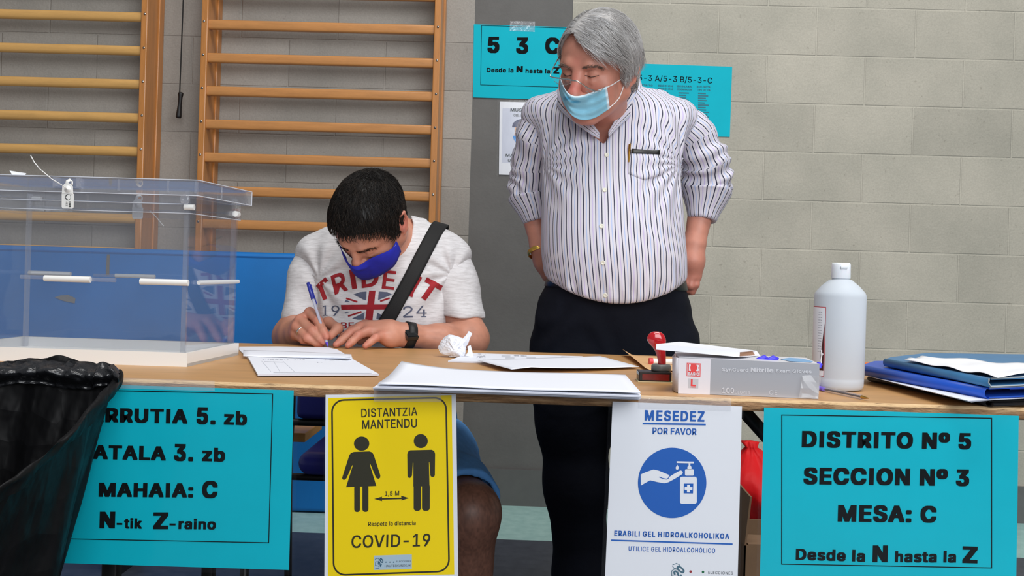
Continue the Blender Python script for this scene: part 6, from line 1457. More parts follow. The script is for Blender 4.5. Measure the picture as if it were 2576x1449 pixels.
link_mesh('body', V, Q, m_skin1, None, r1, True, {'red': red, 'dark': np.clip(dark, 0, 1)})
BS1 = Surf(V, Q)
# ---- trousers and belt
m_tr = cloth('navy_trousers', (17, 20, 30), .12, 18, .85, sheen=0.)
tr = Solid(); hp = [(700, 1384, 1716, 2.62, .165), (730, 1370, 1724, 2.625, .165), (760, 1354, 1735, 2.63, .163), (800, 1342, 1746, 2.635, .162), (850, 1342, 1750, 2.64, .160), (900, 1346, 1752, 2.64, .155), (950, 1352, 1744, 2.64, .13), (1000, 1372, 1726, 2.64, .09)]
tr.loft(*secs(hp), k=.03, n=2.5); wtab = tr.tab
for l, rr in zip(lgs, ([.104, .093, .076, .070, .072], [.104, .093, .077, .070, .072])): tr.chain([W(*p) for p in l], rr, .05)
tr.disp.append(lambda P: .005 * vnoise(P * [9, 9, 6]) + .003 * np.sin(P[:, 2] * 60 + 8 * vnoise(P * 8)) * np.exp(-((P[:, 2] - .82) / .07) ** 2))
tr.cut(lambda P: .045 - P[:, 2], .005)
V, Q = mesh_solid(tr, (-.14, 2.40, .02), (.62, 2.88, .96), .0055); link_mesh('trousers', V, Q, m_tr, None, r1, True); TS1 = Surf(V, Q)
zb = W(1706, 716, 2.62)[2]; rows = []
for dz, g in ((-.014, .0015), (.014, .0035)):
    a = np.arange(96) / 96 * 2 * math.pi; x, y, rx, ry = (np.interp(zb + dz, wtab[0], v) for v in wtab[1]); n = 2.5
    ca, sa = np.cos(a), np.sin(a); rows.append(np.stack([x + (rx + g) * np.sign(ca) * np.abs(ca) ** (2 / n), y + (ry + g) * np.sign(sa) * np.abs(sa) ** (2 / n), np.full(96, zb + dz)], 1))
G = np.array(rows); G = np.concatenate([G, G[:, :1]], 1); MB().grid(G, 0, True, .003).build('belt', simple('black_leather', (26, 25, 27), .35), r1)
for l in lgs:
    p = W(*l[-1]); b = MB(); b.ball((p[0], p[1] - .05, .038), (.048, .135, .036), 0, 12); o = b.build('shoe', simple('black_shoe', (18, 17, 17), .3), r1)
# ---- hair, brows
tab_h1 = [(-180, -.075), (-125, -.07), (-100, -.035), (-88, -.040), (-76, -.022), (-66, .030), (-52, .058), (-36, .080), (-22, .090), (-10, .088), (4, .070), (16, .058), (30, .046), (44, .038), (58, .028), (68, .012), (76, -.022), (84, -.026), (90, .002), (104, .002), (116, -.030), (130, -.05), (180, -.065)]
thick1 = (.007, .012, .014, .015); strands.thick = tuple(np.array(thick1) + .0026); strands.left = .55
capf = hair_cap(H1, tab_h1, thick1, .0025, 70, .55)
lo = H1.o - .2; hi = H1.o + .2; V, Q = mesh_solid(capf, lo, hi, .004); V = relax(V, Q, 2, .5); N_ = vnormals(V, Q)
m_h1 = hair_mat('grey_hair', [(0, lin((128, 124, 122))), (.35, lin((162, 159, 157))), (.7, lin((192, 190, 189))), (1, lin((212, 212, 214)))], .55)
hr1 = link_mesh('hair', V, Q, m_h1, None, r1, True, {'tone': np.clip(.42 + .35 * vnoise(H1.loc(V) * [90, 30, 90]), 0, 1)})
def flow1(p):
    x = p[:, 0] + .018; s_ = np.where(x > 0, 1., -1.)
    d = np.stack([s_ * (.9 - np.clip(np.abs(x) / .09, 0, 1) * .55), .55 + 0 * x, -.15 - 1.1 * np.clip(np.abs(x) / .075, 0, 1)], 1)
    fr = (p[:, 1] < -.035) & (x > 0); d[fr] = np.stack([.85 + 0 * x[fr], .10 + 0 * x[fr], -.55 + 0 * x[fr]], 1)
    lo_ = p[:, 2] < .0; d[lo_] = np.stack([0 * x[lo_], .35 + 0 * x[lo_], -.95 + 0 * x[lo_]], 1)
    return d
strands('hair_strands', H1, V, N_, flow1, 9000, (.035, .075), .00036, m_h1, hr1, .0022, 7, 3, .12, lambda q: H_cran(q) > .0015, lambda q: .18 + .38 * sstep(.05, -.06, q[:, 1]) * sstep(.09, -.02, q[:, 0]), lambda q: .28 + .72 * sstep(-.02, .06, q[:, 2]))
def brow(H, pts, n, L, rad, mat, parent, surf_f, seed, dirv):
    r = np.random.default_rng(seed); A = np.array(pts); s = r.uniform(0, len(A) - 1.001, n); i = s.astype(int); p = A[i] + (A[i + 1] - A[i]) * (s - i)[:, None] + r.normal(0, .0016, (n, 3)) * [1, .3, 1]
    P = H.to(p); 
    for _ in range(12):
        d = surf_f(P); e = 4e-4; G = np.stack([surf_f(P + np.eye(3)[k] * e) - d for k in range(3)], 1) / e; P = P - G * (d - .0006)[:, None] * .8
    dr = np.asarray(dirv(p), float) + r.normal(0, .3, (n, 3)); dr = dr @ H.R.T; dr /= np.linalg.norm(dr, axis=1)[:, None]; nn = G / (np.linalg.norm(G, axis=1)[:, None] + 1e-9)
    b = MB(); tone = []
    for k in range(n):
        l = L * r.uniform(.6, 1.2); b.tube([P[k], P[k] + dr[k] * l * .5 + nn[k] * l * .25, P[k] + dr[k] * l + nn[k] * l * .15], [rad, rad * .9, rad * .2], 3, 0, False, False); tone += [r.uniform()] * 9
    o = b.build('eyebrow', mat, parent); a_ = o.data.attributes.new('tone', 'FLOAT', 'POINT'); a_.data.foreach_set('value', np.array(tone, np.float32)); return o
m_b1 = hair_mat('brow_hair', [(0, lin((92, 72, 62))), (1, lin((150, 130, 118)))])
for sgn in (1, -1): brow(H1, [(sgn * .014, -.098, .013), (sgn * .030, -.098, .018), (sgn * .044, -.088, .0175), (sgn * .054, -.075, .011)], 150, .008, .00036, m_b1, r1, B1, 5 + sgn, lambda p: np.stack([np.sign(p[:, 0]) * .9, 0 * p[:, 0] + .05, .25 + 0 * p[:, 0]], 1))
def lid_lines(H, f, parent, mat, rad):
    for sgn in (1, -1):
        pts = []
        for x in np.linspace(.0165, .0475, 14):
            z = -.0066 + 15 * (x - .032) ** 2; y = -.14
            for _ in range(40):
                d = float(f(H.to((sgn * x, y, z))[None])[0]) / H.k
                if d < .0003: break
                y += max(d * .8, .0003)
                if y > -.03: break
            pts.append(H.to((sgn * x, y - .0003, z)))
        MB().tube(pts, np.interp(np.arange(14), [0, 4, 10, 13], [rad * .5, rad, rad, rad * .5]), 6).build('eyelash', mat, parent)
lid_lines(H1, B1, r1, simple('brown_lash', (70, 48, 42), .7), .0009)
# ---- face mask, ear loops, glasses, watch, things in the pocket
t = NT('surgical_mask'); c = lin((138, 200, 224)); geo = t.coord()
k = t.ramp(t.noise(geo, 30, 3), [(.3, sc_(c, .95)), (.7, sc_(c, 1.03))]); k = t.mix(t.attr('edge'), k, lin((222, 234, 242))); k = t.mix(t.attr('stain'), k, lin((36, 140, 184)))
t.col(k); t.set(Roughness=.7); n1 = t.bump(t.noise(geo, 500, 2), .3, .0008); t.bump(t.noise(t.coord((1, 1, 2.5)), 40, 3), .5, .004, n1); m_mask = t.m
top_e = [(1407.5, 186), (1411, 205), (1420, 222), (1431, 238), (1444, 243), (1460, 241.5), (1478, 236), (1498, 229), (1515, 222), (1527, 217)]
bot_e = [(1408, 236), (1416, 258), (1428, 280), (1444, 296), (1466, 303), (1484, 301), (1500, 296), (1518, 284), (1534, 273)]
G = mask_grid(top_e, bot_e, B1, lambda u, v: 2.36 + .13 * np.abs(u - .38) ** 1.7 * 2 + .02 * v, .006, 44, 22, lambda v: .0020 * np.sin(v * 19))
nv, nu = G.shape[:2]; b = MB(); b.grid(G, 0, True, .0012); o = b.build('face_mask', m_mask, r1)
uu, vv = np.meshgrid(np.linspace(0, 1, nu), np.linspace(0, 1, nv)); ed = np.maximum(1 - sstep(.04, .07, vv), sstep(.955, .975, uu)) * .8; pj = project(G)
def sp(cx, cy, rx, ry): return np.clip(1.2 - ((pj[..., 0] - cx) / rx) ** 2 - ((pj[..., 1] - cy) / ry) ** 2, 0, .85)
st_ = np.maximum(sp(1426, 248, 11, 5.5), sp(1447, 256, 15, 4))
for nm, a in (('edge', ed), ('stain', st_)):
    at_ = o.data.attributes.new(nm, 'FLOAT', 'POINT'); at_.data.foreach_set('value', np.tile(a.reshape(-1), 2).astype(np.float32))
m_loop = simple('white_elastic', (236, 236, 236), .7)
e0 = H1.to((.088, .012, .030)); e1 = H1.to((.086, .012, -.036))
def surf_path(S, pts, off, Ym): return [S.hit(x, y, off, Ym) if S.hit(x, y) is not None else W(x, y, Ym) for x, y in pts]
MB().tube([G[1, -1]] + surf_path(BS1, [(1540, 213), (1556, 202), (1566, 196)], .002, 2.42), .0013, 6).build('ear_loop', m_loop, o)
MB().tube([G[-2, -1]] + surf_path(BS1, [(1545, 259), (1556, 246), (1563, 230), (1567, 218)], .002, 2.44), .0013, 6).build('ear_loop', m_loop, o)
m_wire = simple('silver_wire', (206, 204, 198), .22, 1.)
gl = thing('x', (0, 0, 0), None, None) if False else None
hingeL, hingeR = W(1384, 192, 2.375), W(1510, 229, 2.35)
fr_ = [hingeL, W(1392, 195, 2.366), W(1412, 197.5, 2.345), W(1432, 199.5, 2.325), W(1442, 203, 2.312), W(1451, 203.5, 2.305), W(1459, 208, 2.306), W(1472, 217, 2.316), W(1487, 225, 2.328), W(1498, 229, 2.338), hingeR]
ob = MB().tube(fr_, .0016, 8).build('glasses', m_wire, r1)
MB().tube([hingeR, W(1518, 222, 2.356), W(1526, 214, 2.37), W(1552, 187, 2.42), W(1572, 165, 2.47)], .0012, 8).build('temple', m_wire, ob)
MB().tube([hingeL + [0, 0, 0], W(1386, 183, 2.38), W(1393, 168, 2.40), W(1404, 147, 2.43), W(1417, 126, 2.47)], .0013, 8).build('temple', m_wire, ob)
m_lens = clear_film('lens', milk=.03, ior=1.55, rough=.01)
for pts in ([(1388, 195, 2.368), (1412, 199, 2.345), (1434, 202, 2.325), (1436, 209, 2.325), (1424, 214, 2.336), (1404, 211, 2.352), (1394, 204, 2.362)], [(1472, 219, 2.316), (1487, 227, 2.328), (1497, 231, 2.338), (1494, 235, 2.336), (1484, 234.5, 2.330), (1474, 229, 2.320)]):
    P = [W(*p) for p in pts]; MB().add(P, [tuple(range(len(P)))]).build('lens', m_lens, ob); MB().tube(P[2:] if len(P) == 7 else P, .0006, 6).build('lens_rim', m_wire, ob)
wp = W(1358, 633, 2.72); MB().lathe(wp - [0, 0, .006], [(.0305, 0), (.0325, .002), (.0325, .011), (.0305, .013)], 32, 0, W(1352, 605, 2.735) - W(1364, 650, 2.71)).build('wristwatch', simple('gold', (220, 180, 90), .3, 1.), r1)
m_gold = simple('gold_pen', (196, 150, 70), .3, 1.)
pp = thing('pocket_pen', SS1.hit(1581, 408, .004), 'gold pen clipped to the striped shirt pocket', 'pen')
MB().tube([SS1.hit(1581, 408, .003), SS1.hit(1582, 385, .0042), SS1.hit(1583, 366, .006)], [.0018, .0032, .0032], 10).build('barrel', m_gold, pp)
MB().tube([SS1.hit(1583.5, 364, .0095), SS1.hit(1582, 384, .0085)], .0012, 6).build('clip', m_gold, pp)
G = np.array([[SS1.hit(1588 + 71 * u, 376 + 2.5 * u + v * 11, .004, 2.46) for u in np.linspace(0, 1, 10)] for v in np.linspace(0, 1, 4)])
put(MB().grid(G, 0, True, .003).build('glasses_case', simple('black_case', (18, 18, 20), .45)), 'thin black case sticking out of the striped shirt pocket', 'case')

# ================================================================== the seated man
m_skin2 = skin_mat('tanned_skin', (196, 136, 112), (204, 112, 98), (46, 32, 28))
H2 = Head((0, 0, 0), rotm(-21, 60, 10), .92, nose=1.04)
H2.o = W(898, 676, 2.335) - H2.k * (H2.R @ np.array([0, -.118, -.042]))
ts_secs = [(556, 900, 1060, 2.63, .06), (585, 830, 1120, 2.62, .09), (630, 778, 1158, 2.60, .11), (690, 782, 1150, 2.59, .120), (750, 794, 1138, 2.59, .125), (820, 802, 1130, 2.60, .130), (890, 804, 1132, 2.61, .132), (960, 838, 1136, 2.63, .132), (1030, 848, 1140, 2.64, .13)]
T2 = secs(ts_secs); nb2 = W(948, 590, 2.63)
ts = Solid(); ts.loft(*T2, k=.04, n=2.4); tab2 = ts.tab
sh2 = [W(796, 642, 2.605), W(1130, 645, 2.605)]
for p in sh2: ts.cone(nb2, p, .062, .052, .05)
aL2, aR2 = W(800, 700, 2.5), W(1135, 690, 2.5)
def folds2(P):
    f = .003 * vnoise(P * [8, 8, 6] + 3) + .0012 * vnoise(P * [26, 26, 18])
    for c, s_ in ((aL2, 1), (aR2, -1)):
        r = np.linalg.norm(P - c, axis=1); a = np.arctan2(P[:, 2] - c[2], (P[:, 0] - c[0]) * s_); f += .0035 * np.sin(a * 9 + 1.5) * np.exp(-((r - .07) / .06) ** 2)
    f += .003 * np.sin((P[:, 2] * 46 + P[:, 0] * 22)) * np.exp(-((P[:, 2] - W(1090, 840, 2.5)[2]) / .05) ** 2)
    return f
ts.disp.append(folds2)
n2a, n2b = H2.to((0, .04, -.05)), W(978, 590, 2.64)
def neck2(P):
    a = H2.to((0, .02, .0)); b = n2b; ba = b - a; t = np.clip((P - a) @ ba / (ba @ ba), 0, 1.); return np.linalg.norm(P - a - t[:, None] * ba, axis=1) - (.064 + .012 * t)
ts.disp.append(lambda P: .0018 * (1 - sstep(.015, .017, neck2(P))))
tsC = Cut(ts, [neck2], [])
V, Q = mesh_solid(tsC, (-.68, 2.40, .58), (.02, 2.84, 1.12), .0042); V = relax(V, Q, 1, .4)
t = NT('heather_jersey'); co = t.coord((1, 1, 7)); base = t.ramp(t.noise(co, 34, 5, .65), [(.32, lin((190, 187, 188))), (.55, lin((212, 210, 212))), (.75, lin((222, 220, 222)))])
slub = t.ramp(t.noise(t.coord((.6, .6, 9), (3, 1, 2)), 18, 3), [(.70, (0, 0, 0, 1)), (.80, (1, 1, 1, 1))]); k = t.mix(t.math('MULTIPLY', slub, .35), base, lin((196, 160, 164))); t.col(k); t.set(Roughness=.9)
n1 = t.bump(t.noise(t.coord(), 1100, 2), .2, .0005); t.bump(t.noise(t.coord(), 22, 4), .3, .006, n1); m_ts = t.m
r2p = thing('person', (W(965, 1200, 2.68)[0], 2.66, 0), 'seated dark haired person in a white Union Jack T-shirt, writing with a pen', 'person')
o_ts = link_mesh('t_shirt', V, Q, m_ts, None, r2p, True); SS2 = Surf(V, Q)
for pts, rad in (([(796, 648, 2.605), (783, 710, 2.585), (762, 800, 2.555)], [.048, .050, .052]), ([(1130, 652, 2.605), (1146, 710, 2.585), (1166, 797, 2.55)], [.048, .051, .055])):
    S = Solid(); P_ = [W(*p) for p in pts]; S.chain(P_, rad, .05); e = (P_[-1] - P_[-2]) / np.linalg.norm(P_[-1] - P_[-2]); end = P_[-1]
    lean_ = e.copy(); lean_[1] = 0; lean_[0] += .30 * (1 if pts[0][0] < 900 else -1); lean_ /= np.linalg.norm(lean_)
    S.disp.append(lambda P, P_=P_: .0035 * vnoise(P * [10, 10, 6] + 5) + .0022 * np.sin(((P - P_[0]) @ (P_[2] - P_[0])) * 260 + 5 * vnoise(P * 8)))
    S.cut(lambda P, e=lean_, end=end: (P - end) @ e, .004)
    A = np.array(P_); V, Q = mesh_solid(S, A.min(0) - .08, A.max(0) + .08, .004); V = relax(V, Q, 1, .4); link_mesh('sleeve', V, Q, m_ts, None, o_ts, True)
# neck band
ax = n2b - H2.to((0, .02, .0)); ax /= np.linalg.norm(ax); e1 = np.cross(ax, (1, 0, 0)); e1 /= np.linalg.norm(e1); e2 = np.cross(ax, e1)
# ---- printed chest
m_pred = simple('red_textile_print', (150, 20, 32), .8, var=.15, vs=60); m_pgr = simple('slate_textile_print', (84, 90, 112), .8, var=.15, vs=60)
def tess(V, Fc, mx, it=5):
    V = [tuple(v) for v in V]; T_ = []
    for f in Fc:
        for k in range(1, len(f) - 1): T_.append((f[0], f[k], f[k + 1]))
    for _ in range(it):
        out = []; mid = {}; ch = False
        A = np.array(V)
        def m_(a, b):
            k = (min(a, b), max(a, b))
            if k not in mid: mid[k] = len(V); V.append(tuple((A[a] + A[b]) / 2))
            return mid[k]
        long_ = set()
        for t_ in T_:
            for a, b in ((t_[0], t_[1]), (t_[1], t_[2]), (t_[2], t_[0])):
                if np.linalg.norm(A[a] - A[b]) > mx: long_.add((min(a, b), max(a, b)))
        if not long_: break
        for a, b, c in T_:
            la, lb, lc = [(min(x), max(x)) in long_ for x in ((a, b), (b, c), (c, a))]
            n = la + lb + lc
            if n == 0: out.append((a, b, c))
            elif n == 3: p, q, r_ = m_(a, b), m_(b, c), m_(c, a); out += [(a, p, r_), (p, b, q), (r_, q, c), (p, q, r_)]
            else:
                while not (la and not lc) and n == 1 or (n == 2 and lc): a, b, c, la, lb, lc = b, c, a, lb, lc, la
                if n == 1: p = m_(a, b); out += [(a, p, c), (p, b, c)]
                else: p, q = m_(a, b), m_(b, c); out += [(a, p, c), (p, q, c), (p, b, q)]
        T_ = out
    return np.array(V), T_
class Chest(Print):
    def __init__(s): s.mb = MB()
    def put(s, pts, Fc, m, lift=None, off=.0009):
        lift = np.zeros(len(pts)) if lift is None else lift
        V, T_ = tess([(x, y, l) for (x, y), l in zip(pts, lift)], Fc, 9.); P = []
        for x, y, l in V:
            h = SS2.hit(x, y, off + l * 3); P.append(h if h is not None else W(x, y, 2.5))
        s.mb.add(P, T_, m)
    def poly(s, pts, m, off=.0009): s.put(pts, [tuple(range(len(pts)))], m, None, off)
    def quadline(s, a, b, w, m, w2=None, off=.0009):
        a = np.array(a, float); b = np.array(b, float); d = (b - a) / np.linalg.norm(b - a); n = np.array([-d[1], d[0]]); w2 = w if w2 is None else w2
        s.poly([a + n * w / 2, b + n * w2 / 2, b - n * w2 / 2, a - n * w / 2], m, off)
    def letter(s, ch, bl, br, h, m, bold=.02, up=None):
        V, Fc = glyphs(ch, bold); chh = cap_h(bold); x0, x1 = V[:, 0].min(), V[:, 0].max(); bl = np.array(bl, float); br = np.array(br, float)
        d = br - bl; up = np.array([d[1], -d[0]]) / np.linalg.norm(d) if up is None else np.array(up, float)
        s.put([bl + d * (x - x0) / (x1 - x0) + up * (y / chh * h) for x, y in V], Fc, m, _gl[(ch, bold, 1.)])
c = Chest()
Z5 = lambda x, y: (x / 6.44 + 680, y / 6.44 + 690)
Zc = lambda x, y: (x / 2.683 + 680, y / 2.683 + 380)
# TRIDENT, curved
c.letter('T', Zc(352, 1005), Zc(412, 985), 45, 0, .02, up=(-.42, -.90)) if False else None
c.quadline(Zc(318, 920), Zc(382, 862), 11, 0); c.quadline(Zc(335, 905), Zc(372, 1002), 11, 0)
c.letter('R', Zc(436, 968), Zc(526, 935), 47, 0, .022, up=(-.22, -.97)); c.quadline(Zc(548, 800), Zc(570, 930), 12.5, 0)
c.letter('D', Zc(618, 922), Zc(735, 905), 52, 0, .022, up=(-.05, -1)); c.letter('E', Zc(752, 925), Zc(835, 935), 46, 0, .02, up=(.14, -.99))
c.letter('N', Zc(872, 952), Zc(960, 985), 46, 0, .02, up=(.28, -.96)); c.quadline(Zc(945, 962), Zc(1010, 845), 13, 0)
c.quadline(Zc(1048, 866), Zc(1155, 925), 13, 0); c.quadline(Zc(1105, 898), Zc(1032, 1000), 13, 0)
# 1924 with serifs
def digit(ch, x0, x1, base, h): c.letter(ch, Zc(x0, base), Zc(x1, base), h, 1, .0, up=(0, -1))
c.quadline(Zc(372, 1042), Zc(372, 1108), 3.6, 1); c.quadline(Zc(356, 1108), Zc(388, 1108), 2.2, 1); c.quadline(Zc(356, 1052), Zc(372, 1043), 2.2, 1)
digit('9', 414, 468, 1112, 26); digit('2', 896, 962, 1120, 27); digit('4', 985, 1055, 1112, 26)
c.quadline(Zc(1018, 1117), Zc(1052, 1117), 2.4, 1); c.quadline(Zc(900, 1120), Zc(962, 1118), 3.2, 1)
# flag
c.poly([Zc(668, 942), Zc(711, 942), Zc(690, 1142), Zc(640, 1140)], 0, .0012); c.poly([Zc(478, 1038), Zc(880, 1034), Zc(888, 1052), Zc(884, 1068), Zc(482, 1070)], 0, .0012)
for pts in ([(562, 968), (606, 952), (650, 948), (648, 1008), (628, 1002)], [(733, 948), (790, 952), (822, 968), (728, 1006)], [(500, 1020), (512, 1004), (545, 1020)], [(552, 1130), (636, 1088), (634, 1138), (590, 1138)], [(722, 1090), (765, 1112), (760, 1132), (716, 1134)], [(502, 1088), (534, 1086), (510, 1096)], [(862, 1085), (884, 1087), (866, 1102)]):
    c.poly([Zc(*p) for p in pts], 1)
for a, b in (((512, 994), (588, 1018)), ((526, 1114), (616, 1084)), ((742, 1014), (806, 992))): c.quadline(Zc(*a), Zc(*b), 4.2, 0)
# lower lettering, mostly behind the hand
c.quadline(Zc(440, 1175), Zc(468, 1177), 3.2, 0); c.letter('BEST', Zc(478, 1196), Zc(668, 1196), 15, 0, .012, up=(0, -1)); c.letter('BE', Zc(770, 1196), Zc(868, 1194), 15, 0, .012, up=(0, -1)); c.quadline(Zc(878, 1174), Zc(894, 1176), 3.2, 0)
c.quadline(Zc(488, 1204), Zc(492, 1240), 8, 1); c.quadline(Zc(440, 1240), Zc(470, 1262), 6, 1)
c.mb.build('chest_print', [m_pred, m_pgr], o_ts)
# ---- body
B2 = Solid(); B2.op('+', H2.fn, H2.o, .16, .02)
B2.cone(n2a, n2b + [0, .01, -.03], .052, .062, .03); B2.cone(H2.to((0, -.02, -.09)), W(940, 610, 2.60), .03, .04, .04)
T2b = [list(v) for v in T2]; T2b[3] = [v - .014 for v in T2b[3]]; T2b[4] = [v - .016 for v in T2b[4]]; B2.loft(*T2b, k=.05, n=2.4)
B2.chain([W(800, 662, 2.61), W(766, 800, 2.555), W(736, 848, 2.545)], [.036, .040, .042], .03); B2.chain([W(733, 846, 2.545), W(742, 842, 2.49), W(750, 836, 2.45)], [.045, .036, .0275], .03)
B2.chain([W(1124, 672, 2.615), W(1163, 790, 2.56), W(1184, 852, 2.525)], [.034, .038, .041], .03); B2.chain([W(1184, 852, 2.525), W(1110, 856, 2.465), W(1030, 843, 2.425)], [.042, .036, .0262], .03)
# writing hand
Wp = lambda L: [W(*p) for p in L]
B2.chain(Wp([(750, 836, 2.45), (763, 818, 2.42)]), [.027, .025], .02); B2.chain(Wp([(752, 842, 2.44), (752, 838, 2.41)]), [.024, .022], .02)
for a, b, r0, r1_ in (((756, 822, 2.43), (779, 786, 2.402), .020, .0125), ((756, 826, 2.43), (755, 804, 2.392), .020, .0125), ((755, 832, 2.43), (746, 822, 2.388), .020, .0120), ((756, 839, 2.43), (744, 841, 2.392), .018, .0112)): B2.chain([W(*a), W(*b)], [r0, r1_], .012)
fing2 = [([(779, 786, 2.402), (800, 806, 2.366), (813, 832, 2.346), (821, 847, 2.337)], [.0126, .0108, .0096, .0080]), ([(755, 804, 2.392), (786, 832, 2.350), (804, 850, 2.344), (814, 860, 2.344)], [.0126, .0108, .0095, .0080]),
         ([(746, 822, 2.388), (773, 850, 2.350), (796, 863, 2.350), (808, 866, 2.354)], [.0120, .0105, .0092, .0078]), ([(744, 841, 2.392), (763, 855, 2.362), (785, 860, 2.364), (796, 861, 2.370)], [.0112, .0096, .0082, .0070])]
for p, r in fing2: B2.chain(Wp(p), r, .0045)
B2.chain(Wp([(790, 826, 2.43), (826, 812, 2.405), (849, 826, 2.375), (831, 846, 2.352)]), [.0165, .0140, .0122, .0090], .007)
# resting hand
B2.chain(Wp([(1030, 843, 2.425), (978, 834, 2.402), (932, 826, 2.392)]), [.0262, .0255, .0175], .02); B2.chain(Wp([(1012, 848, 2.408), (980, 853, 2.378)]), [.020, .0185], .02)
for a, b, r0, r1_ in (((980, 836, 2.405), (918, 817, 2.408), .018, .0122), ((980, 838, 2.40), (906, 823, 2.386), .018, .0122), ((982, 844, 2.39), (924, 834, 2.368), .018, .0118), ((985, 852, 2.38), (958, 847, 2.358), .017, .0112)): B2.chain([W(*a), W(*b)], [r0, r1_], .014)
fingL = [([(918, 817, 2.408), (886, 830, 2.396), (863, 847, 2.388), (851, 860, 2.382)], [.0122, .0105, .0092, .0076]), ([(906, 823, 2.386), (881, 838, 2.366), (858, 858, 2.352), (845, 867, 2.344)], [.0122, .0105, .0092, .0078]),
         ([(924, 834, 2.368), (901, 844, 2.346), (885, 860, 2.336), (875, 869, 2.330)], [.0118, .0102, .0090, .0076]), ([(958, 847, 2.358), (945, 850, 2.336), (930, 862, 2.326), (919, 870, 2.320)], [.0112, .0095, .0083, .0072])]
for p, r in fingL: B2.chain(Wp(p), r, .0045)
B2.chain(Wp([(985, 838, 2.43), (940, 846, 2.425), (905, 858, 2.415)]), [.014, .0118, .0092], .008)
# legs, seated
hipA, hipB = W(938, 1080, 2.72), W(1040, 1080, 2.72); kneeA, kneeB = W(932, 1285, 2.18), W(1182, 1290, 2.16)
def z_to(p, z): q = np.array(p, float); q[2] = z; return q
for hp_, kn in ((hipA, kneeA), (hipB, kneeB)):
    an = kn + [0, .10, 0]; an[2] = .09; B2.chain([hp_, kn, an], [.082, .060, .044], .04); ft = an + [0, -.16, 0]; ft[2] = .035; B2.chain([z_to(an, .05), ft], [.045, .036], .03)
ZSEAT = W(780, 1137, 2.52)[2]
seat_cut = lambda P: np.maximum(P[:, 2] - ZSEAT - .0055, 2.47 - P[:, 1])
B2.sub(seat_cut, (0, 0, 0), 50, .01)
V, Q = mesh_solid(B2, (-.70, 1.96, -.02), (.06, 2.90, 1.20), .0028)
q = H2.loc(V); near = np.linalg.norm(q, axis=1) < .2
red = blobs(q, [((0, -.115, -.034), (.016, .022, .016), .6), ((.042, -.07, -.040), (.024, .03, .022), .25), ((-.042, -.07, -.040), (.024, .03, .022), .25), ((.09, .015, 0), (.02, .03, .035), .85), ((-.09, .015, 0), (.02, .03, .035), .6)]) * near
for p, r in fing2 + fingL:
    for k, a in ((0, .5), (1, .55), (3, .6)): red = np.maximum(red, a * np.exp(-(np.linalg.norm(V - W(*p[k]), axis=1) / .014) ** 2))
lash = np.minimum(seg_dist(q, [(.019, -.0885, -.0025), (.032, -.088, -.0035), (.045, -.079, -.0015)]), seg_dist(q, [(-.019, -.0885, -.0025), (-.032, -.088, -.0035), (-.045, -.079, -.0015)]))
browd = np.minimum(seg_dist(q, [(.012, -.094, .014), (.030, -.095, .019), (.050, -.078, .013)]), seg_dist(q, [(-.012, -.094, .014), (-.030, -.095, .019), (-.050, -.078, .013)]))
dark = (.9 * np.exp(-(lash / .002) ** 2) + .55 * np.exp(-(browd / .0035) ** 2) + .35 * blobs(q, [((0, -.08, -.085), (.06, .04, .03), 1), ((.06, -.02, -.06), (.03, .05, .03), .8), ((-.06, -.02, -.06), (.03, .05, .03), .8)])) * near
fore = np.maximum(.22 * sstep(.05, .0, seg_dist(V, [W(733, 846, 2.545), W(757, 800, 2.555)]) - .02), 0) * (.7 + .4 * np.clip(vnoise(V * [300, 300, 90]), 0, 1)); fore = np.maximum(fore, .16 * (seg_dist(V, [W(1075, 853, 2.44), W(1184, 852, 2.525)]) < .05) * (.5 + np.clip(vnoise(V * [60, 160, 160]), 0, 1)))
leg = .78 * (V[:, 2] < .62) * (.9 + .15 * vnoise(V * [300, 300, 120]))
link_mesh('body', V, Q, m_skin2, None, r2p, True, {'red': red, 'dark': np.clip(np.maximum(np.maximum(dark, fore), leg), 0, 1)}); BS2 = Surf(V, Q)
# ---- shorts
m_sh = cloth('denim_blue_shorts', (96, 156, 222), .10, 40, .85)
so = Solid(); 
for hp_, kn in ((hipA, kneeA), (hipB, kneeB)):
    e = (kn - hp_); so.chain([hp_, hp_ + e * .45, hp_ + e * .93], [.108, .100, .082], .06)
so.cone(W(938, 1040, 2.74), W(1030, 1040, 2.74), .115, .115, .05); so.disp.append(lambda P: .006 * vnoise(P * [8, 8, 8]) + .002 * vnoise(P * 30))
for hp_, kn in ((hipA, kneeA), (hipB, kneeB)):
    e = (kn - hp_) / np.linalg.norm(kn - hp_); end = hp_ + (kn - hp_) * .93
    so.sub(lambda P, e=e, end=end: np.maximum(np.maximum(np.linalg.norm((P - end) - ((P - end) @ e)[:, None] * e, axis=1) - .074, -((P - end) @ e) - .05), -1), end, .2, .004)
    so.sub(lambda P, e=e, end=end: np.maximum(-((P - end) @ e), np.linalg.norm(P - end, axis=1) - .16), end + e * .1, .22, .004)
so.sub(lambda P: seat_cut(P) - .008, (0, 0, 0), 50, .01)
V, Q = mesh_solid(so, (-.66, 2.05, .25), (.08, 2.92, .74), .0055); link_mesh('shorts', V, Q, m_sh, None, r2p, True)
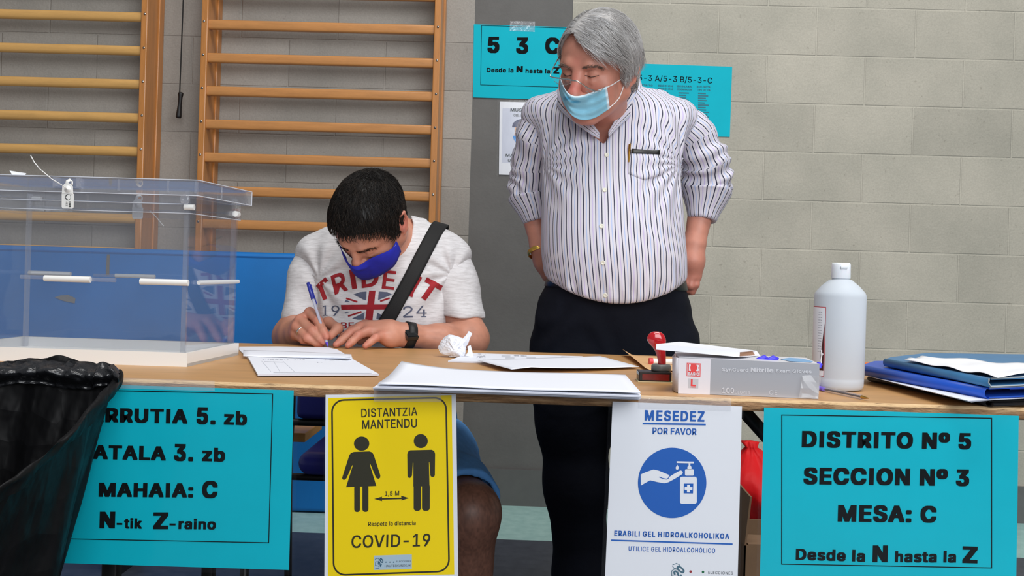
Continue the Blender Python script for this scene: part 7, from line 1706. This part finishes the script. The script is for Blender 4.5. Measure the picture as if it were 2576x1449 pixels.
# ---- hair
tab_h2 = [(-180, -.062), (-130, -.058), (-106, -.030), (-97, .006), (-89, -.022), (-78, -.020), (-70, .012), (-60, .046), (-45, .064), (-25, .074), (0, .070), (25, .072), (45, .062), (60, .044), (70, .010), (78, -.022), (89, -.026), (97, .004), (106, -.030), (130, -.058), (180, -.062)]
thick2 = (.003, .005, .011, .015); strands.thick = tuple(np.array(thick2) + .002); strands.left = 0.
capf = hair_cap(H2, tab_h2, thick2, .003, 95); V, Q = mesh_solid(capf, H2.o - .19, H2.o + .19, .0036); V = relax(V, Q, 1, .5); N_ = vnormals(V, Q)
m_h2 = hair_mat('black_hair', [(0, lin((16, 14, 13))), (.7, lin((26, 22, 20))), (1, lin((52, 44, 38)))], .42)
hr2 = link_mesh('hair', V, Q, m_h2, None, r2p, True, {'tone': np.full(len(V), .2)})
def flow2(p):
    c_ = p - np.array([.012, .055, .10]); d = np.stack([c_[:, 0] * 7 + .15, -.9 + np.clip(c_[:, 1], 0, 1) * 26, -.35 - np.abs(p[:, 0]) * 9], 1); return d
strands('hair_strands', H2, V, N_, flow2, 8500, (.014, .032), .00038, m_h2, hr2, .0018, 6, 9, .34, lambda q: (H_cran(q) > .002) & (q[:, 2] > -.012))
b = MB(); crn = H2.to((.015, .05, .131))
for k in range(14):
    a = rng.uniform(-.6, .6); s0 = crn + [rng.uniform(-.02, .012), rng.uniform(-.01, .01), -.002]; b.tube([s0, s0 + [.006, 0, .009 + .004 * a], s0 + [.016, 0, .012 + .003 * a], s0 + [.024, 0, .006], s0 + [.027 + .004 * a, 0, -.003]], [.0006, .0006, .0006, .0005, .0002], 4)
o = b.build('cowlick', m_h2, hr2); a_ = o.data.attributes.new('tone', 'FLOAT', 'POINT'); a_.data.foreach_set('value', np.full(len(o.data.vertices), .4, np.float32))
m_b2 = hair_mat('dark_brow_hair', [(0, lin((20, 15, 13))), (1, lin((44, 34, 28)))])
for sgn in (1, -1): brow(H2, [(sgn * .011, -.098, .013), (sgn * .028, -.098, .019), (sgn * .042, -.088, .0185), (sgn * .054, -.074, .012)], 120, .0065, .00036, m_b2, r2p, B2, 15 + sgn, lambda p: np.stack([np.sign(p[:, 0]) * .9, 0 * p[:, 0] + .05, .2 + 0 * p[:, 0]], 1))
# ---- mask
m_mk2 = cloth('royal_blue_mask', (44, 50, 176), .06, 60, .75, 1400, .3)
top_e = [(856, 620), (860, 634), (868, 650), (880, 669), (893, 675), (905, 669), (922, 656), (945, 645), (975, 632), (988, 628), (997, 606)]
bot_e = [(857, 626), (862, 645), (871, 663), (885, 680), (897, 687), (908, 688), (928, 683), (946, 677), (968, 661), (984, 653), (1001, 612)]
G = mask_grid(top_e, bot_e, B2, lambda u, v: 2.345 + .12 * np.abs(u - .3) ** 1.6 * 1.6 + .012 * v, .0065, 48, 12)
# carry the cloth on below the chin, away from the view
low = G[-1]; ext = [low + (np.array([0, .022, -.006]) * k) for k in (1, 2, 3)]; G = np.concatenate([G, np.array(ext)], 0); G = push_out(G, B2, .0055)
b = MB(); b.grid(G, 0, True, .0012); o = b.build('face_mask', m_mk2, r2p)
MB().tube([G[2, -4], W(990, 618, 2.40), W(1000, 598, 2.41), W(1004, 585, 2.42)], .0009, 6).build('ear_loop', m_loop, o)
MB().tube([G[4, -3], W(985, 622, 2.395), W(997, 600, 2.405), W(1003, 580, 2.42)], .0009, 6).build('ear_loop', m_loop, o)
# ---- watch, ring, pen, strap
m_wb = simple('black_strap', (20, 20, 21), .55); m_glass = simple('watch_glass', (6, 6, 7), .06, coat=1.)
fo = W(1110, 856, 2.465) - W(1030, 843, 2.425); fo /= np.linalg.norm(fo); wc = W(1028, 844, 2.418); ob = MB().lathe(wc - fo * .011, [(.0300, 0), (.0335, .001), (.0338, .021), (.0305, .022)], 36, 0, fo).build('wristwatch', m_wb, r2p)
c4 = [W(1011, 821, 2.400), W(1039, 823, 2.412), W(1054, 847, 2.384), W(1026, 849, 2.372)]; nrm = np.cross(c4[1] - c4[0], c4[3] - c4[0]); nrm /= np.linalg.norm(nrm); nrm = nrm if nrm @ (np.array([0, 0, ZC]) - c4[0]) > 0 else -nrm
b = MB(); b.prism(c4, -nrm * .010, 0); b.build('watch_case', simple('watch_case', (28, 28, 30), .25), ob)
ci = np.mean(c4, 0); MB().prism([ci + (p - ci) * .88 + nrm * .0004 for p in c4], nrm * .0012).build('watch_screen', m_glass, ob)
rp, rq = W(746, 822, 2.388), W(773, 850, 2.350); rc = rp * .56 + rq * .44; MB().lathe(rc - (rq - rp) / np.linalg.norm(rq - rp) * .002, [(.0118, 0), (.0126, .0008), (.0126, .0034), (.0118, .0042)], 28, 0, rq - rp).build('ring', simple('silver_ring', (220, 218, 214), .2, 1.), r2p)
pt = T(825.5, 875.5) + [0, 0, .0024]; pe = W(774.5, 711, pt[1] + .055); pd = pt - pe
r = thing('writing_pen', tuple(pt), 'clear ballpoint pen with blue cap on its end, held in the writing hand', 'pen')
MB().tube([pe + pd * .05, pe + pd * .93], .0036, 10).build('barrel', simple('clear_pen_body', (206, 208, 226), .15, trans=.3), r)
MB().lathe(pe, [(0, 0), (.0042, .0005), (.0047, .012), (.0049, .045), (0, .046)], 16, 0, pd).build('cap', simple('blue_cap', (44, 52, 150), .3), r)
pn = pd / np.linalg.norm(pd); off_ = np.array([.0052, -.002, .0015]); MB().tube([pe + pn * .006 + off_, pe + pn * .060 + off_], [.0016, .0011], 8).build('cap_clip', simple('blue_cap_clip', (44, 52, 150), .3), r)
MB().tube([pe + pd * .925, pe + pd * .965, pe + pd * .985, pt], [.0034, .0026, .0011, .0005], 10).build('tip', simple('violet_tip', (88, 60, 196), .3), r)
el = [(1087, 560), (1072, 588), (1040, 648), (1012, 702), (985, 752), (966, 783), (946, 816), (928, 846)]; er = [(1124, 570), (1104, 604), (1074, 662), (1046, 714), (1018, 764), (1006, 786), (990, 816), (972, 846)]
rows = []
for k in range(len(el) * 3 - 2):
    f = k / 3; i = min(int(f), len(el) - 2); g = f - i; a = np.array(el[i]) * (1 - g) + np.array(el[i + 1]) * g; b_ = np.array(er[i]) * (1 - g) + np.array(er[i + 1]) * g
    rows.append([SS2.hit(*(a * (1 - u) + b_ * u), .0070, 2.52) if SS2.hit(*(a * (1 - u) + b_ * u)) is not None else W(*(a * (1 - u) + b_ * u), 2.60) for u in np.linspace(0, 1, 6)])
R0_ = np.array(rows)
for _ in range(4): R0_[1:-1] = (R0_[:-2] + 2 * R0_[1:-1] + R0_[2:]) / 4
for i in range(len(R0_)):
    for j in range(6):
        hh = SS2.hit(*project(R0_[i, j]))
        if hh is not None:
            c0 = np.array([0, 0, ZC]); d0, d1 = np.linalg.norm(R0_[i, j] - c0), np.linalg.norm(hh - c0)
            if d0 > d1 - .005: R0_[i, j] = c0 + (R0_[i, j] - c0) * (d1 - .005) / d0
for _ in range(1): R0_[1:-1] = (R0_[:-2] + 2 * R0_[1:-1] + R0_[2:]) / 4
back = [R0_[0] + np.array([.003, .03, .006]), R0_[0] + np.array([.0, .07, .0]), R0_[0] + np.array([-.02, .12, -.04]), R0_[0] + np.array([-.06, .165, -.13])]
G = np.concatenate([np.array(back[::-1]), R0_], 0); r = thing('shoulder_strap', tuple(G[-1].mean(0)), 'wide black bag strap slung across the white T-shirt', 'strap')
t = NT('black_webbing'); t.col(lin((13, 13, 14))); t.set(Roughness=.75); t.bump(t.noise(t.coord((1, 1, 1)), 700, 2), .4, .001); MB().grid(G, 0, True, .0018).build('webbing', t.m, r)
# ---- chair
m_cv = simple('indigo_vinyl', (52, 56, 150), .35, var=.05); m_nv = simple('navy_vinyl', (22, 28, 110), .5); m_fr = simple('black_tube', (14, 14, 16), .4)
sx0, sx1 = W(750, 1150, 2.52)[0], W(1128, 1160, 2.52)[0]; zs = W(780, 1137, 2.52)[2]; ze = W(790, 1195, 2.52)[2]
r = thing('chair', ((sx0 + sx1) / 2, 2.72, 0), 'blue upholstered chair with black tube frame under the seated man', 'chair')
b = MB(); b.rbox((sx0, 2.50, ze), (sx1, 2.92, zs), .028, 0, 5); b.build('seat', m_cv, r)
bz = W(780, 1053, 2.95)[2]; bx0, bx1_ = W(748, 1040, 2.95)[0], W(1118, 1040, 2.95)[0]
b = MB(); b.rbox((bx0, 2.93, bz), (bx1_, 2.975, .735), .018, 0, 4); b.build('backrest', m_nv, r)
for x in (bx0 - .020, bx1_ + .010):
    MB().tube([(x, 2.965, .70), (x, 2.96, bz), (x, 2.94, ze - .02), (x, 2.98, .0)], .0115, 12).build('leg', m_fr, r)
    MB().tube([(x, 2.93, ze - .008), (x, 2.52, ze - .008), (x, 2.50, .0)], .0115, 12).build('leg', m_fr, r)
MB().tube([(bx0 - .02, 2.955, bz - .012), (bx1_ + .01, 2.955, bz - .012)], .011, 12).build('back_rail', m_fr, r)
MB().tube([(bx0 - .02, 2.54, ze - .010), (bx1_ + .01, 2.54, ze - .010)], .009, 10).build('seat_rail', m_fr, r)
